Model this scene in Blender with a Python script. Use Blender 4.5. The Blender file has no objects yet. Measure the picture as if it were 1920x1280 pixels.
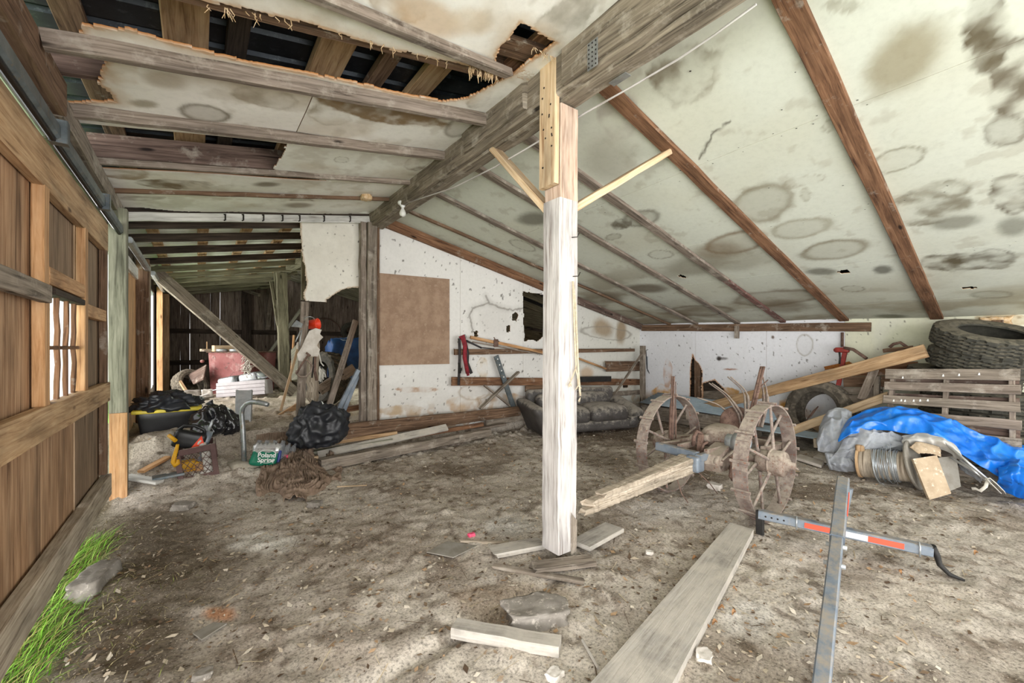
import bpy, bmesh, math, random
import numpy as np
from mathutils import Vector, Matrix, noise as mnoise
R = random.Random(7)
scn = bpy.context.scene
COL = scn.collection

# ------------------------------------------------------------------ camera, sky, exposure
FPX, PX0, HOR, CZ = 790.0, 960.0, 650.0, 1.35
CY, SY = 0.8018, 0.5976                       # cos / sin of the yaw to the right
cam = bpy.data.cameras.new('camera'); camo = bpy.data.objects.new('camera', cam); COL.objects.link(camo)
cam.sensor_width = 36.0; cam.lens = 36.0*FPX/1920; cam.shift_y = 10/1920; cam.clip_start = 0.02
camo.location = (0, 0, CZ); camo.rotation_euler = (math.pi/2, 0, -math.atan2(SY, CY))
scn.camera = camo
vs = scn.view_settings; vs.view_transform = 'Standard'; vs.look = 'None'; vs.gamma = 1.0; vs.use_curve_mapping = False
vs.exposure = 0.95
w = bpy.data.worlds.new('sky'); scn.world = w; w.use_nodes = True
nt = w.node_tree; bg = nt.nodes['Background']
bg.inputs['Color'].default_value = (1.0, 1.0, 0.985, 1); bg.inputs['Strength'].default_value = 1.0
def area(name, loc, rot, sx, sy, e, col=(1, .985, .96), portal=False):
    l = bpy.data.lights.new(name, 'AREA'); l.shape = 'RECTANGLE'; l.size = sx; l.size_y = sy; l.energy = e; l.color = col
    o = bpy.data.objects.new(name, l); o.location = loc; o.rotation_euler = rot; COL.objects.link(o)
    if portal: l.cycles.is_portal = True
    return o
# daylight through the wide open end of the shed behind the camera
area('open_end_daylight', (2.3, -3.8, 1.0), (math.radians(110), 0, 0), 6.6, 3.0, 165)
area('yard_daylight', (-3.3, -1.9, 1.0), (math.radians(112), 0, math.radians(-56)), 4.6, 2.6, 330)
area('side_door_daylight', (-2.2, 9.4, 1.6), (math.radians(90), 0, math.radians(-90)), 2.2, 2.6, 105)
area('back_bay_fill', (4.0, 9.5, 1.9), (math.radians(90), 0, math.radians(160)), 2.0, 2.0, 60, (.95, 1, .85))  # added fill lamp inside the bay to brighten it; no opening there
scn.cycles.max_bounces = 8; scn.cycles.diffuse_bounces = 5; scn.cycles.use_denoising = True
scn.cycles.sample_clamp_indirect = 8.0

# ------------------------------------------------------------------ pixel rays to real positions
def ray(px, py):
    u = (px-PX0)/FPX
    return Vector((SY+CY*u, CY-SY*u, (HOR-py)/FPX))
O = Vector((0, 0, CZ))
def AT(px, py, t): return O+ray(px, py)*t
def AX(px, py, X): d = ray(px, py); return O+d*(X/d.x)
def AY(px, py, Y): d = ray(px, py); return O+d*(Y/d.y)
def G(px, py, z=0.0): d = ray(px, py); return O+d*((z-CZ)/d.z)
def solve(px, py, fn, t0=.5, t1=20.0):
    d = ray(px, py); f = lambda t: (O+d*t).z-fn((O+d*t).x, (O+d*t).y)
    n = 200; ta = t0; fa = f(ta)
    for i in range(1, n+1):
        tb = t0+(t1-t0)*i/n; fb = f(tb)
        if fa*fb <= 0:
            for _ in range(30):
                tm = (ta+tb)/2
                if f(tm)*fa <= 0: tb = tm
                else: ta = tm
            return O+d*ta
        ta, fa = tb, fb
    return O+d*3
YB, XL, XR, XW = 5.5, 7.45, 1.95, -.6          # back wall, low wall, ridge, left wall
def lerp(a, b, t): return a+(b-a)*t
def sstep(a, b, x):
    t = np.clip((np.asarray(x, float)-a)/(b-a), 0, 1); return t*t*(3-2*t)
def zR(x, y):                                    # underside of the right ceiling
    ty = np.clip((y-1.5)/4.0, -.8, 1.3)
    zr = 3.26-.19*ty; ze = 1.735+.085*ty
    return zr+(ze-zr)*(x-XR)/(XL-XR)
def zL(x, y):                                    # underside of the left ceiling
    ty = np.clip((y-2.0)/3.5, -.8, 1.0)
    return 3.13-.07*ty-.172*(1.78-x)
def CR(px, py, dz=0.0): return solve(px, py, lambda x, y: float(zR(x, y))+dz)
def CL(px, py, dz=0.0): return solve(px, py, lambda x, y: float(zL(x, y))+dz, .8)
def gz(x, y):                                    # ground height
    x = np.asarray(x, float); y = np.asarray(y, float)
    s = y-.25*sstep(.6, 1.8, x)
    bank = .40*sstep(4.55, 6.2, s)
    front = bank*(1-sstep(1.9, 2.9, x))
    back = .40*sstep(5.42, 5.6, y)
    h = np.where(y < 5.6, np.maximum(front, back*sstep(1.7, 2.0, x)), np.maximum(bank, back))
    return h + .03*sstep(4.0, 5.2, y)*(1-sstep(5.3, 5.5, y))
def ZG(x, y): return float(gz(x, y))
def GG(px, py, dz=0.0): return solve(px, py, lambda x, y: ZG(x, y)+dz, 1.0, 16)

# ------------------------------------------------------------------ numpy noise
def _h(ix, iy, s):
    n = (ix.astype(np.int64)*374761393+iy.astype(np.int64)*668265263+s*974634217) & 0xffffffff
    n = ((n ^ (n >> 13))*1274126177) & 0xffffffff
    return ((n ^ (n >> 16)) & 0xffff)/65535.0
def vn(x, y, s=0):
    x = np.asarray(x, float); y = np.asarray(y, float)
    ix = np.floor(x); iy = np.floor(y); fx = x-ix; fy = y-iy
    fx = fx*fx*(3-2*fx); fy = fy*fy*(3-2*fy)
    a = _h(ix, iy, s); b = _h(ix+1, iy, s); c = _h(ix, iy+1, s); d = _h(ix+1, iy+1, s)
    return (a+(b-a)*fx)*(1-fy)+(c+(d-c)*fx)*fy
def fbm(x, y, s=0, o=4):
    v = 0; a = .5; t = 0
    for k in range(o):
        v = v+a*vn(x*2**k, y*2**k, s+k*17); t += a; a *= .5
    return v/t
def lin(c):
    return tuple(((v/255)/12.92 if v/255 <= .04045 else ((v/255+.055)/1.055)**2.4) for v in c)
def inpoly(A, B, poly):
    ins = np.zeros(A.shape, bool); n = len(poly)
    for i in range(n):
        x1, y1 = poly[i]; x2, y2 = poly[(i+1) % n]
        c = ((y1 > B) != (y2 > B)) & (A < (x2-x1)*(B-y1)/((y2-y1) if y2 != y1 else 1e-9)+x1)
        ins ^= c
    return ins
def dpoly(A, B, poly, closed=True):
    d = np.full(A.shape, 1e9); n = len(poly)
    for i in range(n if closed else n-1):
        x1, y1 = poly[i]; x2, y2 = poly[(i+1) % n]
        L = (x2-x1)**2+(y2-y1)**2+1e-12
        t = np.clip(((A-x1)*(x2-x1)+(B-y1)*(y2-y1))/L, 0, 1)
        d = np.minimum(d, np.hypot(A-x1-t*(x2-x1), B-y1-t*(y2-y1)))
    return d

# ------------------------------------------------------------------ materials
MATS = {}
def newmat(name):
    m = bpy.data.materials.new(name); m.use_nodes = True; nt = m.node_tree
    return m, nt, nt.nodes['Principled BSDF']
def nd(nt, t, **kw):
    n = nt.nodes.new(t)
    for k, v in kw.items():
        if k in n.inputs: n.inputs[k].default_value = v
        else: setattr(n, k, v)
    return n
def mixc(nt, fac, a, b, mode='MIX'):
    n = nt.nodes.new('ShaderNodeMix'); n.data_type = 'RGBA'; n.blend_type = mode
    for s, v in ((n.inputs['Factor'], fac), (n.inputs[6], a), (n.inputs[7], b)):
        if hasattr(v, 'links'): nt.links.new(v, s)
        else: s.default_value = v if isinstance(v, (int, float)) else (*v[:3], 1)
    return n.outputs[2]
def ramp(nt, src, stops):
    n = nt.nodes.new('ShaderNodeValToRGB'); cr = n.color_ramp
    while len(cr.elements) < len(stops): cr.elements.new(.5)
    for e, (p, c) in zip(cr.elements, stops):
        e.position = p; e.color = (c, c, c, 1) if isinstance(c, (int, float)) else (*c, 1)
    nt.links.new(src, n.inputs[0]); return n.outputs[0]
def bump(nt, b, src, st=.3, dist=.004):
    n = nd(nt, 'ShaderNodeBump', Strength=st, Distance=dist); nt.links.new(src, n.inputs['Height']); nt.links.new(n.outputs[0], b.inputs['Normal'])
def wood(name, c1, c2, dark, light=None, rough=.85, scale=1.0, knots=True, dust=0.0, dustc=(176, 168, 156)):
    """streaky grain along u of the metric UVs"""
    m, nt, b = newmat(name); L = nt.links.new
    ds = lambda c: tuple(v+(sum(c)/3-v)*.34 for v in c)
    c1, c2, dark = lin(ds(c1)), lin(ds(c2)), lin(ds(dark)); light = ds(light) if light else None
    uv = nd(nt, 'ShaderNodeUVMap'); oi = nd(nt, 'ShaderNodeObjectInfo')
    off = nd(nt, 'ShaderNodeVectorMath', operation='SCALE'); off.inputs[0].default_value = (13.7, 7.3, 0)
    L(oi.outputs['Random'], off.inputs['Scale'])
    add = nd(nt, 'ShaderNodeVectorMath', operation='ADD'); L(uv.outputs[0], add.inputs[0]); L(off.outputs[0], add.inputs[1])
    mp = nd(nt, 'ShaderNodeMapping'); mp.inputs['Scale'].default_value = (1.3*scale, 26*scale, 1); L(add.outputs[0], mp.inputs[0])
    n1 = nd(nt, 'ShaderNodeTexNoise', Scale=1.7, Detail=6.0, Roughness=.65, Distortion=.9); L(mp.outputs[0], n1.inputs[0])
    col = ramp(nt, n1.outputs[0], [(.30, dark), (.45, c1), (.60, c2), (.78, lin(light) if light else c2)])
    mp2 = nd(nt, 'ShaderNodeMapping'); mp2.inputs['Scale'].default_value = (1.1*scale, 4*scale, 1); L(add.outputs[0], mp2.inputs[0])
    n2 = nd(nt, 'ShaderNodeTexNoise', Scale=1.6, Detail=4.0, Roughness=.6); L(mp2.outputs[0], n2.inputs[0])
    var = ramp(nt, n2.outputs[0], [(.3, .55), (.5, .95), (.7, 1.18)])
    col = mixc(nt, 1.0, col, var, 'MULTIPLY')
    if knots:
        mp3 = nd(nt, 'ShaderNodeMapping'); mp3.inputs['Scale'].default_value = (2.0, 7.0, 1); L(add.outputs[0], mp3.inputs[0])
        v = nd(nt, 'ShaderNodeTexVoronoi', Scale=.9); L(mp3.outputs[0], v.inputs[0])
        k = ramp(nt, v.outputs['Distance'], [(.05, 1.0), (.11, 0.0)])
        col = mixc(nt, k, col, tuple(x*.5 for x in dark))
    if dust > 0:
        n3 = nd(nt, 'ShaderNodeTexNoise', Scale=5.0, Detail=5.0, Roughness=.7); L(add.outputs[0], n3.inputs[0])
        f = ramp(nt, n3.outputs[0], [(.62-dust*.45, 0.0), (.82-dust*.35, 1.0)])
        col = mixc(nt, f, col, lin(dustc))
    L(col, b.inputs['Base Color']); b.inputs['Roughness'].default_value = rough; b.inputs['Specular IOR Level'].default_value = .25
    bump(nt, b, n1.outputs[0], .35, .006)
    MATS[name] = m; return m
def plain(name, c, c2=None, rough=.6, metal=0.0, scale=6.0, bmp=.15, lo=.4, hi=.6, spec=.4, dust=0.0, dustc=(158, 148, 135), coat=0.0, bscale=None, wear=None, ridge=None):
    """one paint with blotches, optional dust lying on upward faces"""
    m, nt, b = newmat(name); L = nt.links.new
    tc = nd(nt, 'ShaderNodeTexCoord')
    n1 = nd(nt, 'ShaderNodeTexNoise', Scale=scale, Detail=6.0, Roughness=.65); L(tc.outputs['Object'], n1.inputs[0])
    f = ramp(nt, n1.outputs[0], [(lo, 0.0), (hi, 1.0)])
    col = mixc(nt, f, lin(c), lin(c2 or c))
    if wear:
        n4 = nd(nt, 'ShaderNodeTexNoise', Scale=scale*3.1, Detail=7.0, Roughness=.75); L(tc.outputs['Object'], n4.inputs[0])
        col = mixc(nt, ramp(nt, n4.outputs[0], [(.56, 0.0), (.62, 1.0)]), col, lin(wear))
    if dust > 0:
        ge = nd(nt, 'ShaderNodeNewGeometry'); sp = nd(nt, 'ShaderNodeSeparateXYZ'); L(ge.outputs['Normal'], sp.inputs[0])
        ma = nd(nt, 'ShaderNodeMath', operation='MULTIPLY_ADD'); L(sp.outputs[2], ma.inputs[0]); ma.inputs[1].default_value = .28
        n3 = nd(nt, 'ShaderNodeTexNoise', Scale=scale*2.3, Detail=6.0, Roughness=.7); L(tc.outputs['Object'], n3.inputs[0]); L(n3.outputs[0], ma.inputs[2])
        col = mixc(nt, ramp(nt, ma.outputs[0], [(.70-dust*.4, 0.0), (.92-dust*.4, 1.0)]), col, lin(dustc))
    L(col, b.inputs['Base Color']); b.inputs['Roughness'].default_value = rough; b.inputs['Metallic'].default_value = metal
    b.inputs['Specular IOR Level'].default_value = spec; b.inputs['Coat Weight'].default_value = coat
    if ridge:
        nb = nd(nt, 'ShaderNodeTexNoise', noise_type='RIDGED_MULTIFRACTAL'); nb.inputs['Scale'].default_value = ridge[0]; nb.inputs['Detail'].default_value = 4.0; nb.inputs['Distortion'].default_value = .6; L(tc.outputs['Object'], nb.inputs[0]); bump(nt, b, nb.outputs[0], ridge[1], ridge[2])
    elif bmp > 0:
        if bscale:
            nb = nd(nt, 'ShaderNodeTexNoise', Scale=bscale, Detail=5.0, Roughness=.6); L(tc.outputs['Object'], nb.inputs[0]); src = nb.outputs[0]
        else: src = n1.outputs[0]
        bump(nt, b, src, bmp, .01)
    MATS[name] = m; return m
def vcol(name, rough=.9, fine=60.0, amt=.18, bmp=.2, bscale=40.0, bd=.004, spec=.2, speck=None):
    """base colour carried by the mesh colour layer, broken up by fine noise"""
    m, nt, b = newmat(name); L = nt.links.new
    at = nd(nt, 'ShaderNodeAttribute', attribute_name='Col'); tc = nd(nt, 'ShaderNodeTexCoord')
    n1 = nd(nt, 'ShaderNodeTexNoise', Scale=fine, Detail=5.0, Roughness=.7); L(tc.outputs['Object'], n1.inputs[0])
    v = ramp(nt, n1.outputs[0], [(.3, 1-amt*2), (.5, 1.0), (.72, 1+amt)])
    col = mixc(nt, 1.0, at.outputs['Color'], v, 'MULTIPLY')
    if speck:
        vo = nd(nt, 'ShaderNodeTexVoronoi', Scale=speck[0]); L(tc.outputs['Object'], vo.inputs[0])
        col = mixc(nt, ramp(nt, vo.outputs['Distance'], [(speck[1]*.6, 1.0), (speck[1], 0.0)]), col, lin(speck[2]))
    L(col, b.inputs['Base Color']); b.inputs['Roughness'].default_value = rough; b.inputs['Specular IOR Level'].default_value = spec
    n2 = nd(nt, 'ShaderNodeTexNoise', Scale=bscale, Detail=6.0, Roughness=.7); L(tc.outputs['Object'], n2.inputs[0])
    bump(nt, b, n2.outputs[0], bmp, bd)
    MATS[name] = m; return m

# ------------------------------------------------------------------ mesh builder
def frame(d, up=(0, 0, 1)):
    d = Vector(d).normalized(); up = Vector(up)
    s = up.cross(d)
    if s.length < 1e-4: s = Vector((1, 0, 0)).cross(d) if abs(d.x) < .9 else Vector((0, 1, 0)).cross(d)
    s.normalize(); u = d.cross(s).normalized()
    return d, s, u
class MB:
    def __init__(self): self.v = []; self.f = []; self.uv = []; self.sm = []; self.mi = []
    def add(self, vs, fs, uvs=None, smooth=False, mi=0):
        b = len(self.v); self.v += [tuple(p) for p in vs]
        for k, f in enumerate(fs):
            self.f.append([i+b for i in f]); self.sm.append(smooth); self.mi.append(mi)
            self.uv.append(uvs[k] if uvs else [(vs[i][0], vs[i][1]) for i in f])
        return self
    def bar(self, p0, p1, w, h, up=(0, 0, 1), ch=.004, seg=0, jit=0.0, end=0.0, tw=1.0, th=1.0, mi=0, rough_end=0.0):
        """a board from p0 to p1; w across, h along up; chamfered, slightly wavy"""
        p0 = Vector(p0); p1 = Vector(p1); L = (p1-p0).length
        d, s, u = frame(p1-p0, up); ch = min(ch, w*.3, h*.3)
        if not seg: seg = max(1, min(24, int(L/.25))) if jit else 1
        ring = [(-w/2+ch, -h/2), (w/2-ch, -h/2), (w/2, -h/2+ch), (w/2, h/2-ch), (w/2-ch, h/2), (-w/2+ch, h/2), (-w/2, h/2-ch), (-w/2, -h/2+ch)]
        n = 8; per = [0]
        for k in range(n): per.append(per[-1]+math.hypot(ring[(k+1) % n][0]-ring[k][0], ring[(k+1) % n][1]-ring[k][1]))
        ou, ov = R.uniform(0, 9), R.uniform(0, 9); vs = []; rr = [[R.uniform(-1, 1) for _ in range(n)] for _ in range(2)]
        for i in range(seg+1):
            t = i/seg; c = p0.lerp(p1, t); fw = lerp(1, tw, t); fh = lerp(1, th, t)
            jx, jy = (R.uniform(-jit, jit), R.uniform(-jit, jit)) if jit else (0, 0)
            for k, (a, b) in enumerate(ring):
                q = c+s*(a*fw+jx+R.uniform(-jit, jit)*.4)+u*(b*fh+jy+R.uniform(-jit, jit)*.4)
                if rough_end and i in (0, seg): q += d*rr[0 if i == 0 else 1][k]*rough_end
                vs.append(q)
        fs = []; uvs = []
        for i in range(seg):
            for k in range(n):
                k2 = (k+1) % n
                fs.append([i*n+k, i*n+k2, (i+1)*n+k2, (i+1)*n+k])
                u0, u1 = ou+L*i/seg, ou+L*(i+1)/seg
                uvs.append([(u0, ov+per[k]), (u0, ov+per[k+1]), (u1, ov+per[k+1]), (u1, ov+per[k])])
        fs.append(list(range(n))[::-1]); uvs.append([(ou+ring[k][0]*.2, ov+ring[k][1]) for k in range(n)][::-1])
        fs.append([seg*n+k for k in range(n)]); uvs.append([(ou+ring[k][0]*.2, ov+ring[k][1]) for k in range(n)])
        return self.add(vs, fs, uvs, False, mi)
    def box(self, c, size, rot=None, ch=.003, mi=0):
        M = rot.to_3x3() if rot else Matrix.Identity(3)
        ax = [M @ Vector(e) for e in ((1, 0, 0), (0, 1, 0), (0, 0, 1))]
        k = max(range(3), key=lambda i: size[i]); a, b = [(1, 2), (2, 0), (0, 1)][k]
        c = Vector(c)
        d = ax[k]; up = ax[b]
        dd, s, u = frame(d, up)
        return self.bar(c-d*size[k]/2, c+d*size[k]/2, size[a], size[b], up, ch, mi=mi)
    def tube(self, pts, r, n=8, cap=True, smooth=True, mi=0, flat=1.0, up=None, closed=False):
        pts = [Vector(p) for p in pts]; m = len(pts); rs = r if isinstance(r, (list, tuple)) else [r]*m
        vs = []; prev = None; acc = 0; us = []
        for i, p in enumerate(pts):
            if closed: d = pts[(i+1) % m]-pts[i-1]
            else: d = pts[min(i+1, m-1)]-pts[max(i-1, 0)]
            if d.length < 1e-9: d = Vector((0, 0, 1))
            d.normalize()
            if prev is None: _, s, u = frame(d, up or (0, 0, 1))
            else:
                s = prev-d*prev.dot(d)
                if s.length < 1e-5: _, s, u = frame(d)
                s.normalize(); u = d.cross(s)
            prev = s
            if i: acc += (pts[i]-pts[i-1]).length
            us.append(acc)
            for k in range(n):
                a = 2*math.pi*k/n; vs.append(p+s*math.cos(a)*rs[i]+u*math.sin(a)*rs[i]*flat)
        fs = []; uvs = []
        for i in range(m if closed else m-1):
            i2 = (i+1) % m
            for k in range(n):
                k2 = (k+1) % n; fs.append([i*n+k, i*n+k2, i2*n+k2, i2*n+k])
                c = 2*math.pi*rs[i]/n; uvs.append([(us[i], c*k), (us[i], c*(k+1)), (us[i2], c*(k+1)), (us[i2], c*k)])
        self.add(vs, fs, uvs, smooth, mi)
        if cap and not closed:
            b = len(self.v)-len(vs)
            self.f.append([b+k for k in range(n)][::-1]); self.uv.append([(.1*k, 0) for k in range(n)]); self.sm.append(False); self.mi.append(mi)
            self.f.append([b+(m-1)*n+k for k in range(n)]); self.uv.append([(.1*k, 0) for k in range(n)]); self.sm.append(False); self.mi.append(mi)
        return self
    def lathe(self, prof, n, c, axis=(0, 0, 1), smooth=True, mi=0, closed=False, wob=None):
        """profile of (radius, height) about axis through c"""
        d, s, u = frame(axis, (0, 1, 0) if abs(Vector(axis).normalized().z) > .9 else (0, 0, 1)); c = Vector(c); m = len(prof); vs = []
        for i, (r, h) in enumerate(prof):
            for k in range(n):
                a = 2*math.pi*k/n; f = wob(i, k, n) if wob else 1.0
                vs.append(c+d*h+(s*math.cos(a)+u*math.sin(a))*r*f)
        fs = []; uvs = []
        for i in range(m if closed else m-1):
            i2 = (i+1) % m
            for k in range(n):
                k2 = (k+1) % n; fs.append([i*n+k, i*n+k2, i2*n+k2, i2*n+k])
                uvs.append([(k/n, prof[i][1]), ((k+1)/n, prof[i][1]), ((k+1)/n, prof[i2][1]), (k/n, prof[i2][1])])
        self.add(vs, fs, uvs, smooth, mi)
        return self
    def prism(self, poly, o, ex, ey, th, mi=0, uvrot=False):
        """flat outline poly (in ex, ey about o) given thickness th along ex x ey"""
        o = Vector(o); ex = Vector(ex).normalized(); ey = Vector(ey).normalized(); ez = ex.cross(ey); n = len(poly)
        vs = [o+ex*a+ey*b for a, b in poly]+[o+ex*a+ey*b+ez*th for a, b in poly]
        fs = [list(range(n))[::-1], [n+i for i in range(n)]]; ou, ov = R.uniform(0, 9), R.uniform(0, 9)
        P = [((b if uvrot else a)+ou, (a if uvrot else b)+ov) for a, b in poly]
        uvs = [P[::-1], P]
        for i in range(n):
            j = (i+1) % n; fs.append([i, j, n+j, n+i]); uvs.append([P[i], P[j], (P[j][0], P[j][1]+th), (P[i][0], P[i][1]+th)])
        return self.add(vs, fs, uvs, False, mi)
    def rbox(self, c, size, r, rot=None, n=5, e=3, mi=0, fn=None):
        """soft box with rounded edges; fn(p, local) may push the surface about"""
        M = rot.to_3x3() if rot else Matrix.Identity(3); c = Vector(c); h = Vector(size)/2; r = min(r, h.x, h.y, h.z)
        def par(hh):
            cn = (hh-r)
            inner = [lerp(-cn, cn, i/n) for i in range(n+1)] if cn > 1e-6 else [0.0]
            edge = [r*math.sin(math.radians(90)*(i+1)/(e)) for i in range(e)]
            return [-cn-x for x in edge[::-1]]+inner+[cn+x for x in edge]
        P = [par(h.x), par(h.y), par(h.z)]
        for ax in range(3):
            a, b = (ax+1) % 3, (ax+2) % 3
            for sg in (-1, 1):
                vs = []; A, B = P[a], P[b]
                for i in A:
                    for j in B:
                        p = Vector((0, 0, 0)); p[ax] = sg*h[ax]; p[a] = i; p[b] = j
                        inn = Vector([max(-(h[k]-r), min(h[k]-r, p[k])) for k in range(3)])
                        dd = p-inn
                        if dd.length > 1e-9: p = inn+dd.normalized()*r
                        if fn: p = fn(p, h)
                        vs.append(c+M @ p)
                nb = len(B); fs = []
                for i in range(len(A)-1):
                    for j in range(nb-1):
                        q = [i*nb+j, (i+1)*nb+j, (i+1)*nb+j+1, i*nb+j+1]
                        fs.append(q if sg > 0 else q[::-1])
                self.add(vs, fs, None, True, mi)
        return self
    def grid(self, fn, nu, nv, smooth=True, mi=0, closeu=False):
        vs = [fn(i/(nu), j/(nv)) for i in range(nu+(0 if closeu else 1)) for j in range(nv+1)]
        fs = []; uvs = []; m = nv+1; nn = nu if closeu else nu+1
        for i in range(nu):
            i2 = (i+1) % nn
            for j in range(nv):
                fs.append([i*m+j, i2*m+j, i2*m+j+1, i*m+j+1]); uvs.append([(i/nu, j/nv), ((i+1)/nu, j/nv), ((i+1)/nu, (j+1)/nv), (i/nu, (j+1)/nv)])
        return self.add(vs, fs, uvs, smooth, mi)
    def build(self, name, mat, parent=None, weld=0.0, solid=0.0, sub=0, origin=None):
        me = bpy.data.meshes.new(name)
        root = parent
        while root is not None and root.parent is not None: root = root.parent
        V = np.array(self.v, float)
        if root is not None: o = np.array(root.location)
        elif origin is not None: o = np.array(origin, float)
        else: o = np.array([(V[:, 0].min()+V[:, 0].max())/2, (V[:, 1].min()+V[:, 1].max())/2, V[:, 2].min()])
        me.from_pydata([tuple(p) for p in V-o], [], self.f)
        ul = me.uv_layers.new(name='UVMap'); flat = [c for f in self.uv for p in f for c in p]
        ul.data.foreach_set('uv', flat)
        me.polygons.foreach_set('use_smooth', self.sm)
        me.polygons.foreach_set('material_index', self.mi)
        for m in (mat if isinstance(mat, (list, tuple)) else [mat]): me.materials.append(MATS[m] if isinstance(m, str) else m)
        if weld:
            bm = bmesh.new(); bm.from_mesh(me); bmesh.ops.remove_doubles(bm, verts=bm.verts, dist=weld); bm.to_mesh(me); bm.free()
        me.update()
        ob = bpy.data.objects.new(name, me); COL.objects.link(ob)
        if parent is not None: ob.parent = parent
        else: ob.location = o
        if solid:
            s = ob.modifiers.new('thick', 'SOLIDIFY'); s.thickness = solid; s.offset = 0
        if sub:
            s = ob.modifiers.new('smooth', 'SUBSURF'); s.levels = sub; s.render_levels = sub
        return ob
def tag(o, label=None, cat=None, group=None, kind=None):
    if label: o['label'] = label
    if cat: o['category'] = cat
    if group: o['group'] = group
    if kind: o['kind'] = kind
    return o
def thing(name, label, cat, loc=(0, 0, 0), group=None):
    o = bpy.data.objects.new(name, None); COL.objects.link(o); o.location = loc; o.empty_display_size = .05
    return tag(o, label, cat, group)
def struct(ob, label=None, cat=None):
    return tag(ob, label, cat, None, 'structure')
def copytree(o, parent=None):
    c = o.copy(); COL.objects.link(c); c.parent = parent
    for ch in list(o.children): copytree(ch, c)
    return c
def board(name, p0, p1, w, h, mat, label=None, cat='board', up=(0, 0, 1), group=None, jit=.002, parent=None, ch=.004, **kw):
    o = MB().bar(p0, p1, w, h, up, ch, jit=jit, **kw).build(name, mat, parent)
    if parent is None: tag(o, label, cat, group)
    return o

def sheet(name, pos, A, B, keep, colf, nrm, th, mat, colb=None, parent=None, jag=.55):
    """thin sheet: grid lines A, B; pos(A,B)->(x,y,z); keep mask of cells; colours per vertex; thickness along nrm"""
    a, b = np.meshgrid(A, B, indexing='ij'); na, nb = a.shape
    rs_ = np.random.RandomState(5); ja = (rs_.rand(*a.shape)-.5)*jag*(A[1]-A[0]); jb = (rs_.rand(*a.shape)-.5)*jag*(B[1]-B[0])
    ja[0] = ja[-1] = 0; jb[:, 0] = jb[:, -1] = 0
    P = np.stack(pos(a+ja, b+jb), -1).astype(float)
    Cf = np.broadcast_to(colf, a.shape+(3,)); Cb = np.broadcast_to(colb if colb is not None else Cf, a.shape+(3,))
    P2 = P+np.array(nrm)*th
    idx = np.arange(na*nb).reshape(na, nb); N = na*nb
    q = np.stack([idx[:-1, :-1], idx[1:, :-1], idx[1:, 1:], idx[:-1, 1:]], -1)
    front = q[keep]; back = front[:, ::-1]+N
    K = np.pad(keep, 1)
    sides = []
    for (da, db, i0, i1) in ((-1, 0, 3, 0), (1, 0, 1, 2), (0, -1, 0, 1), (0, 1, 2, 3)):
        nb_ = K[1+da:K.shape[0]-1+da, 1+db:K.shape[1]-1+db]
        m = keep & ~nb_
        e = q[m]; sides.append(np.stack([e[:, i1], e[:, i0], e[:, i0]+N, e[:, i1]+N], -1))
    F = np.concatenate([front, back]+sides)
    V = np.concatenate([P.reshape(-1, 3), P2.reshape(-1, 3)]); C = np.concatenate([Cf.reshape(-1, 3), Cb.reshape(-1, 3)])
    used = np.zeros(len(V), bool); used[F.ravel()] = True
    remap = np.cumsum(used)-1; F = remap[F]; V = V[used]; C = C[used]
    return npmesh(name, V, F, C, mat, smooth=False, parent=parent)
def npmesh(name, V, F, C, mat, smooth=True, parent=None):
    me = bpy.data.meshes.new(name); k = F.shape[1]
    me.vertices.add(len(V)); me.vertices.foreach_set('co', np.ascontiguousarray(V, dtype=np.float32).ravel())
    me.loops.add(F.size); me.loops.foreach_set('vertex_index', np.ascontiguousarray(F, dtype=np.int32).ravel())
    me.polygons.add(len(F)); me.polygons.foreach_set('loop_start', np.arange(0, F.size, k, dtype=np.int32))
    me.polygons.foreach_set('use_smooth', np.full(len(F), smooth))
    me.update(calc_edges=True)
    if C is not None:
        ca = me.color_attributes.new('Col', 'FLOAT_COLOR', 'POINT')
        ca.data.foreach_set('color', np.concatenate([C, np.ones((len(C), 1))], 1).astype(np.float32).ravel())
    me.materials.append(MATS[mat]); me.validate()
    o = bpy.data.objects.new(name, me); COL.objects.link(o)
    if parent: o.parent = parent
    return o
def blend(base, m, c):
    m = np.clip(m, 0, 1)[..., None]; return base*(1-m)+np.array(lin(c))*m
# ------------------------------------------------------------------ materials in use
wood('old_grey_wood', (128, 112, 95), (152, 135, 116), (70, 58, 46), (172, 156, 138), dust=.25)
wood('beam_wood', (122, 106, 86), (146, 129, 106), (64, 53, 41), (166, 150, 126), dust=.2)
wood('brown_wood', (112, 78, 52), (138, 100, 70), (60, 38, 24), (156, 118, 86), dust=.12)
wood('red_brown_wood', (126, 78, 46), (150, 98, 60), (70, 40, 24), (166, 116, 78), dust=.08)
wood('purple_brown_wood', (104, 78, 66), (126, 98, 84), (58, 42, 36), (142, 114, 100), dust=.15)
wood('dark_wood', (62, 48, 38), (82, 65, 52), (30, 22, 17), (98, 80, 64))
wood('batten_grey', (126, 108, 92), (148, 129, 112), (78, 64, 52), (164, 146, 130), dust=.2)
wood('new_pine', (214, 172, 120), (226, 190, 142), (176, 124, 76), (234, 204, 162), rough=.7)
wood('pine_aged', (192, 142, 88), (210, 164, 110), (140, 92, 50), (220, 180, 130), rough=.75)
wood('orange_stud', (204, 138, 74), (220, 158, 96), (150, 88, 40), (228, 174, 116), rough=.7)
wood('plywood', (176, 122, 76), (198, 146, 98), (118, 74, 42), (212, 164, 118), rough=.75, scale=.8, knots=False)
wood('plywood_dark', (140, 106, 74), (162, 126, 92), (90, 64, 44), (178, 142, 110), rough=.8, scale=.8, knots=False)
wood('green_post', (122, 122, 98), (140, 138, 114), (86, 84, 64), (152, 150, 128), rough=.8)
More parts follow.
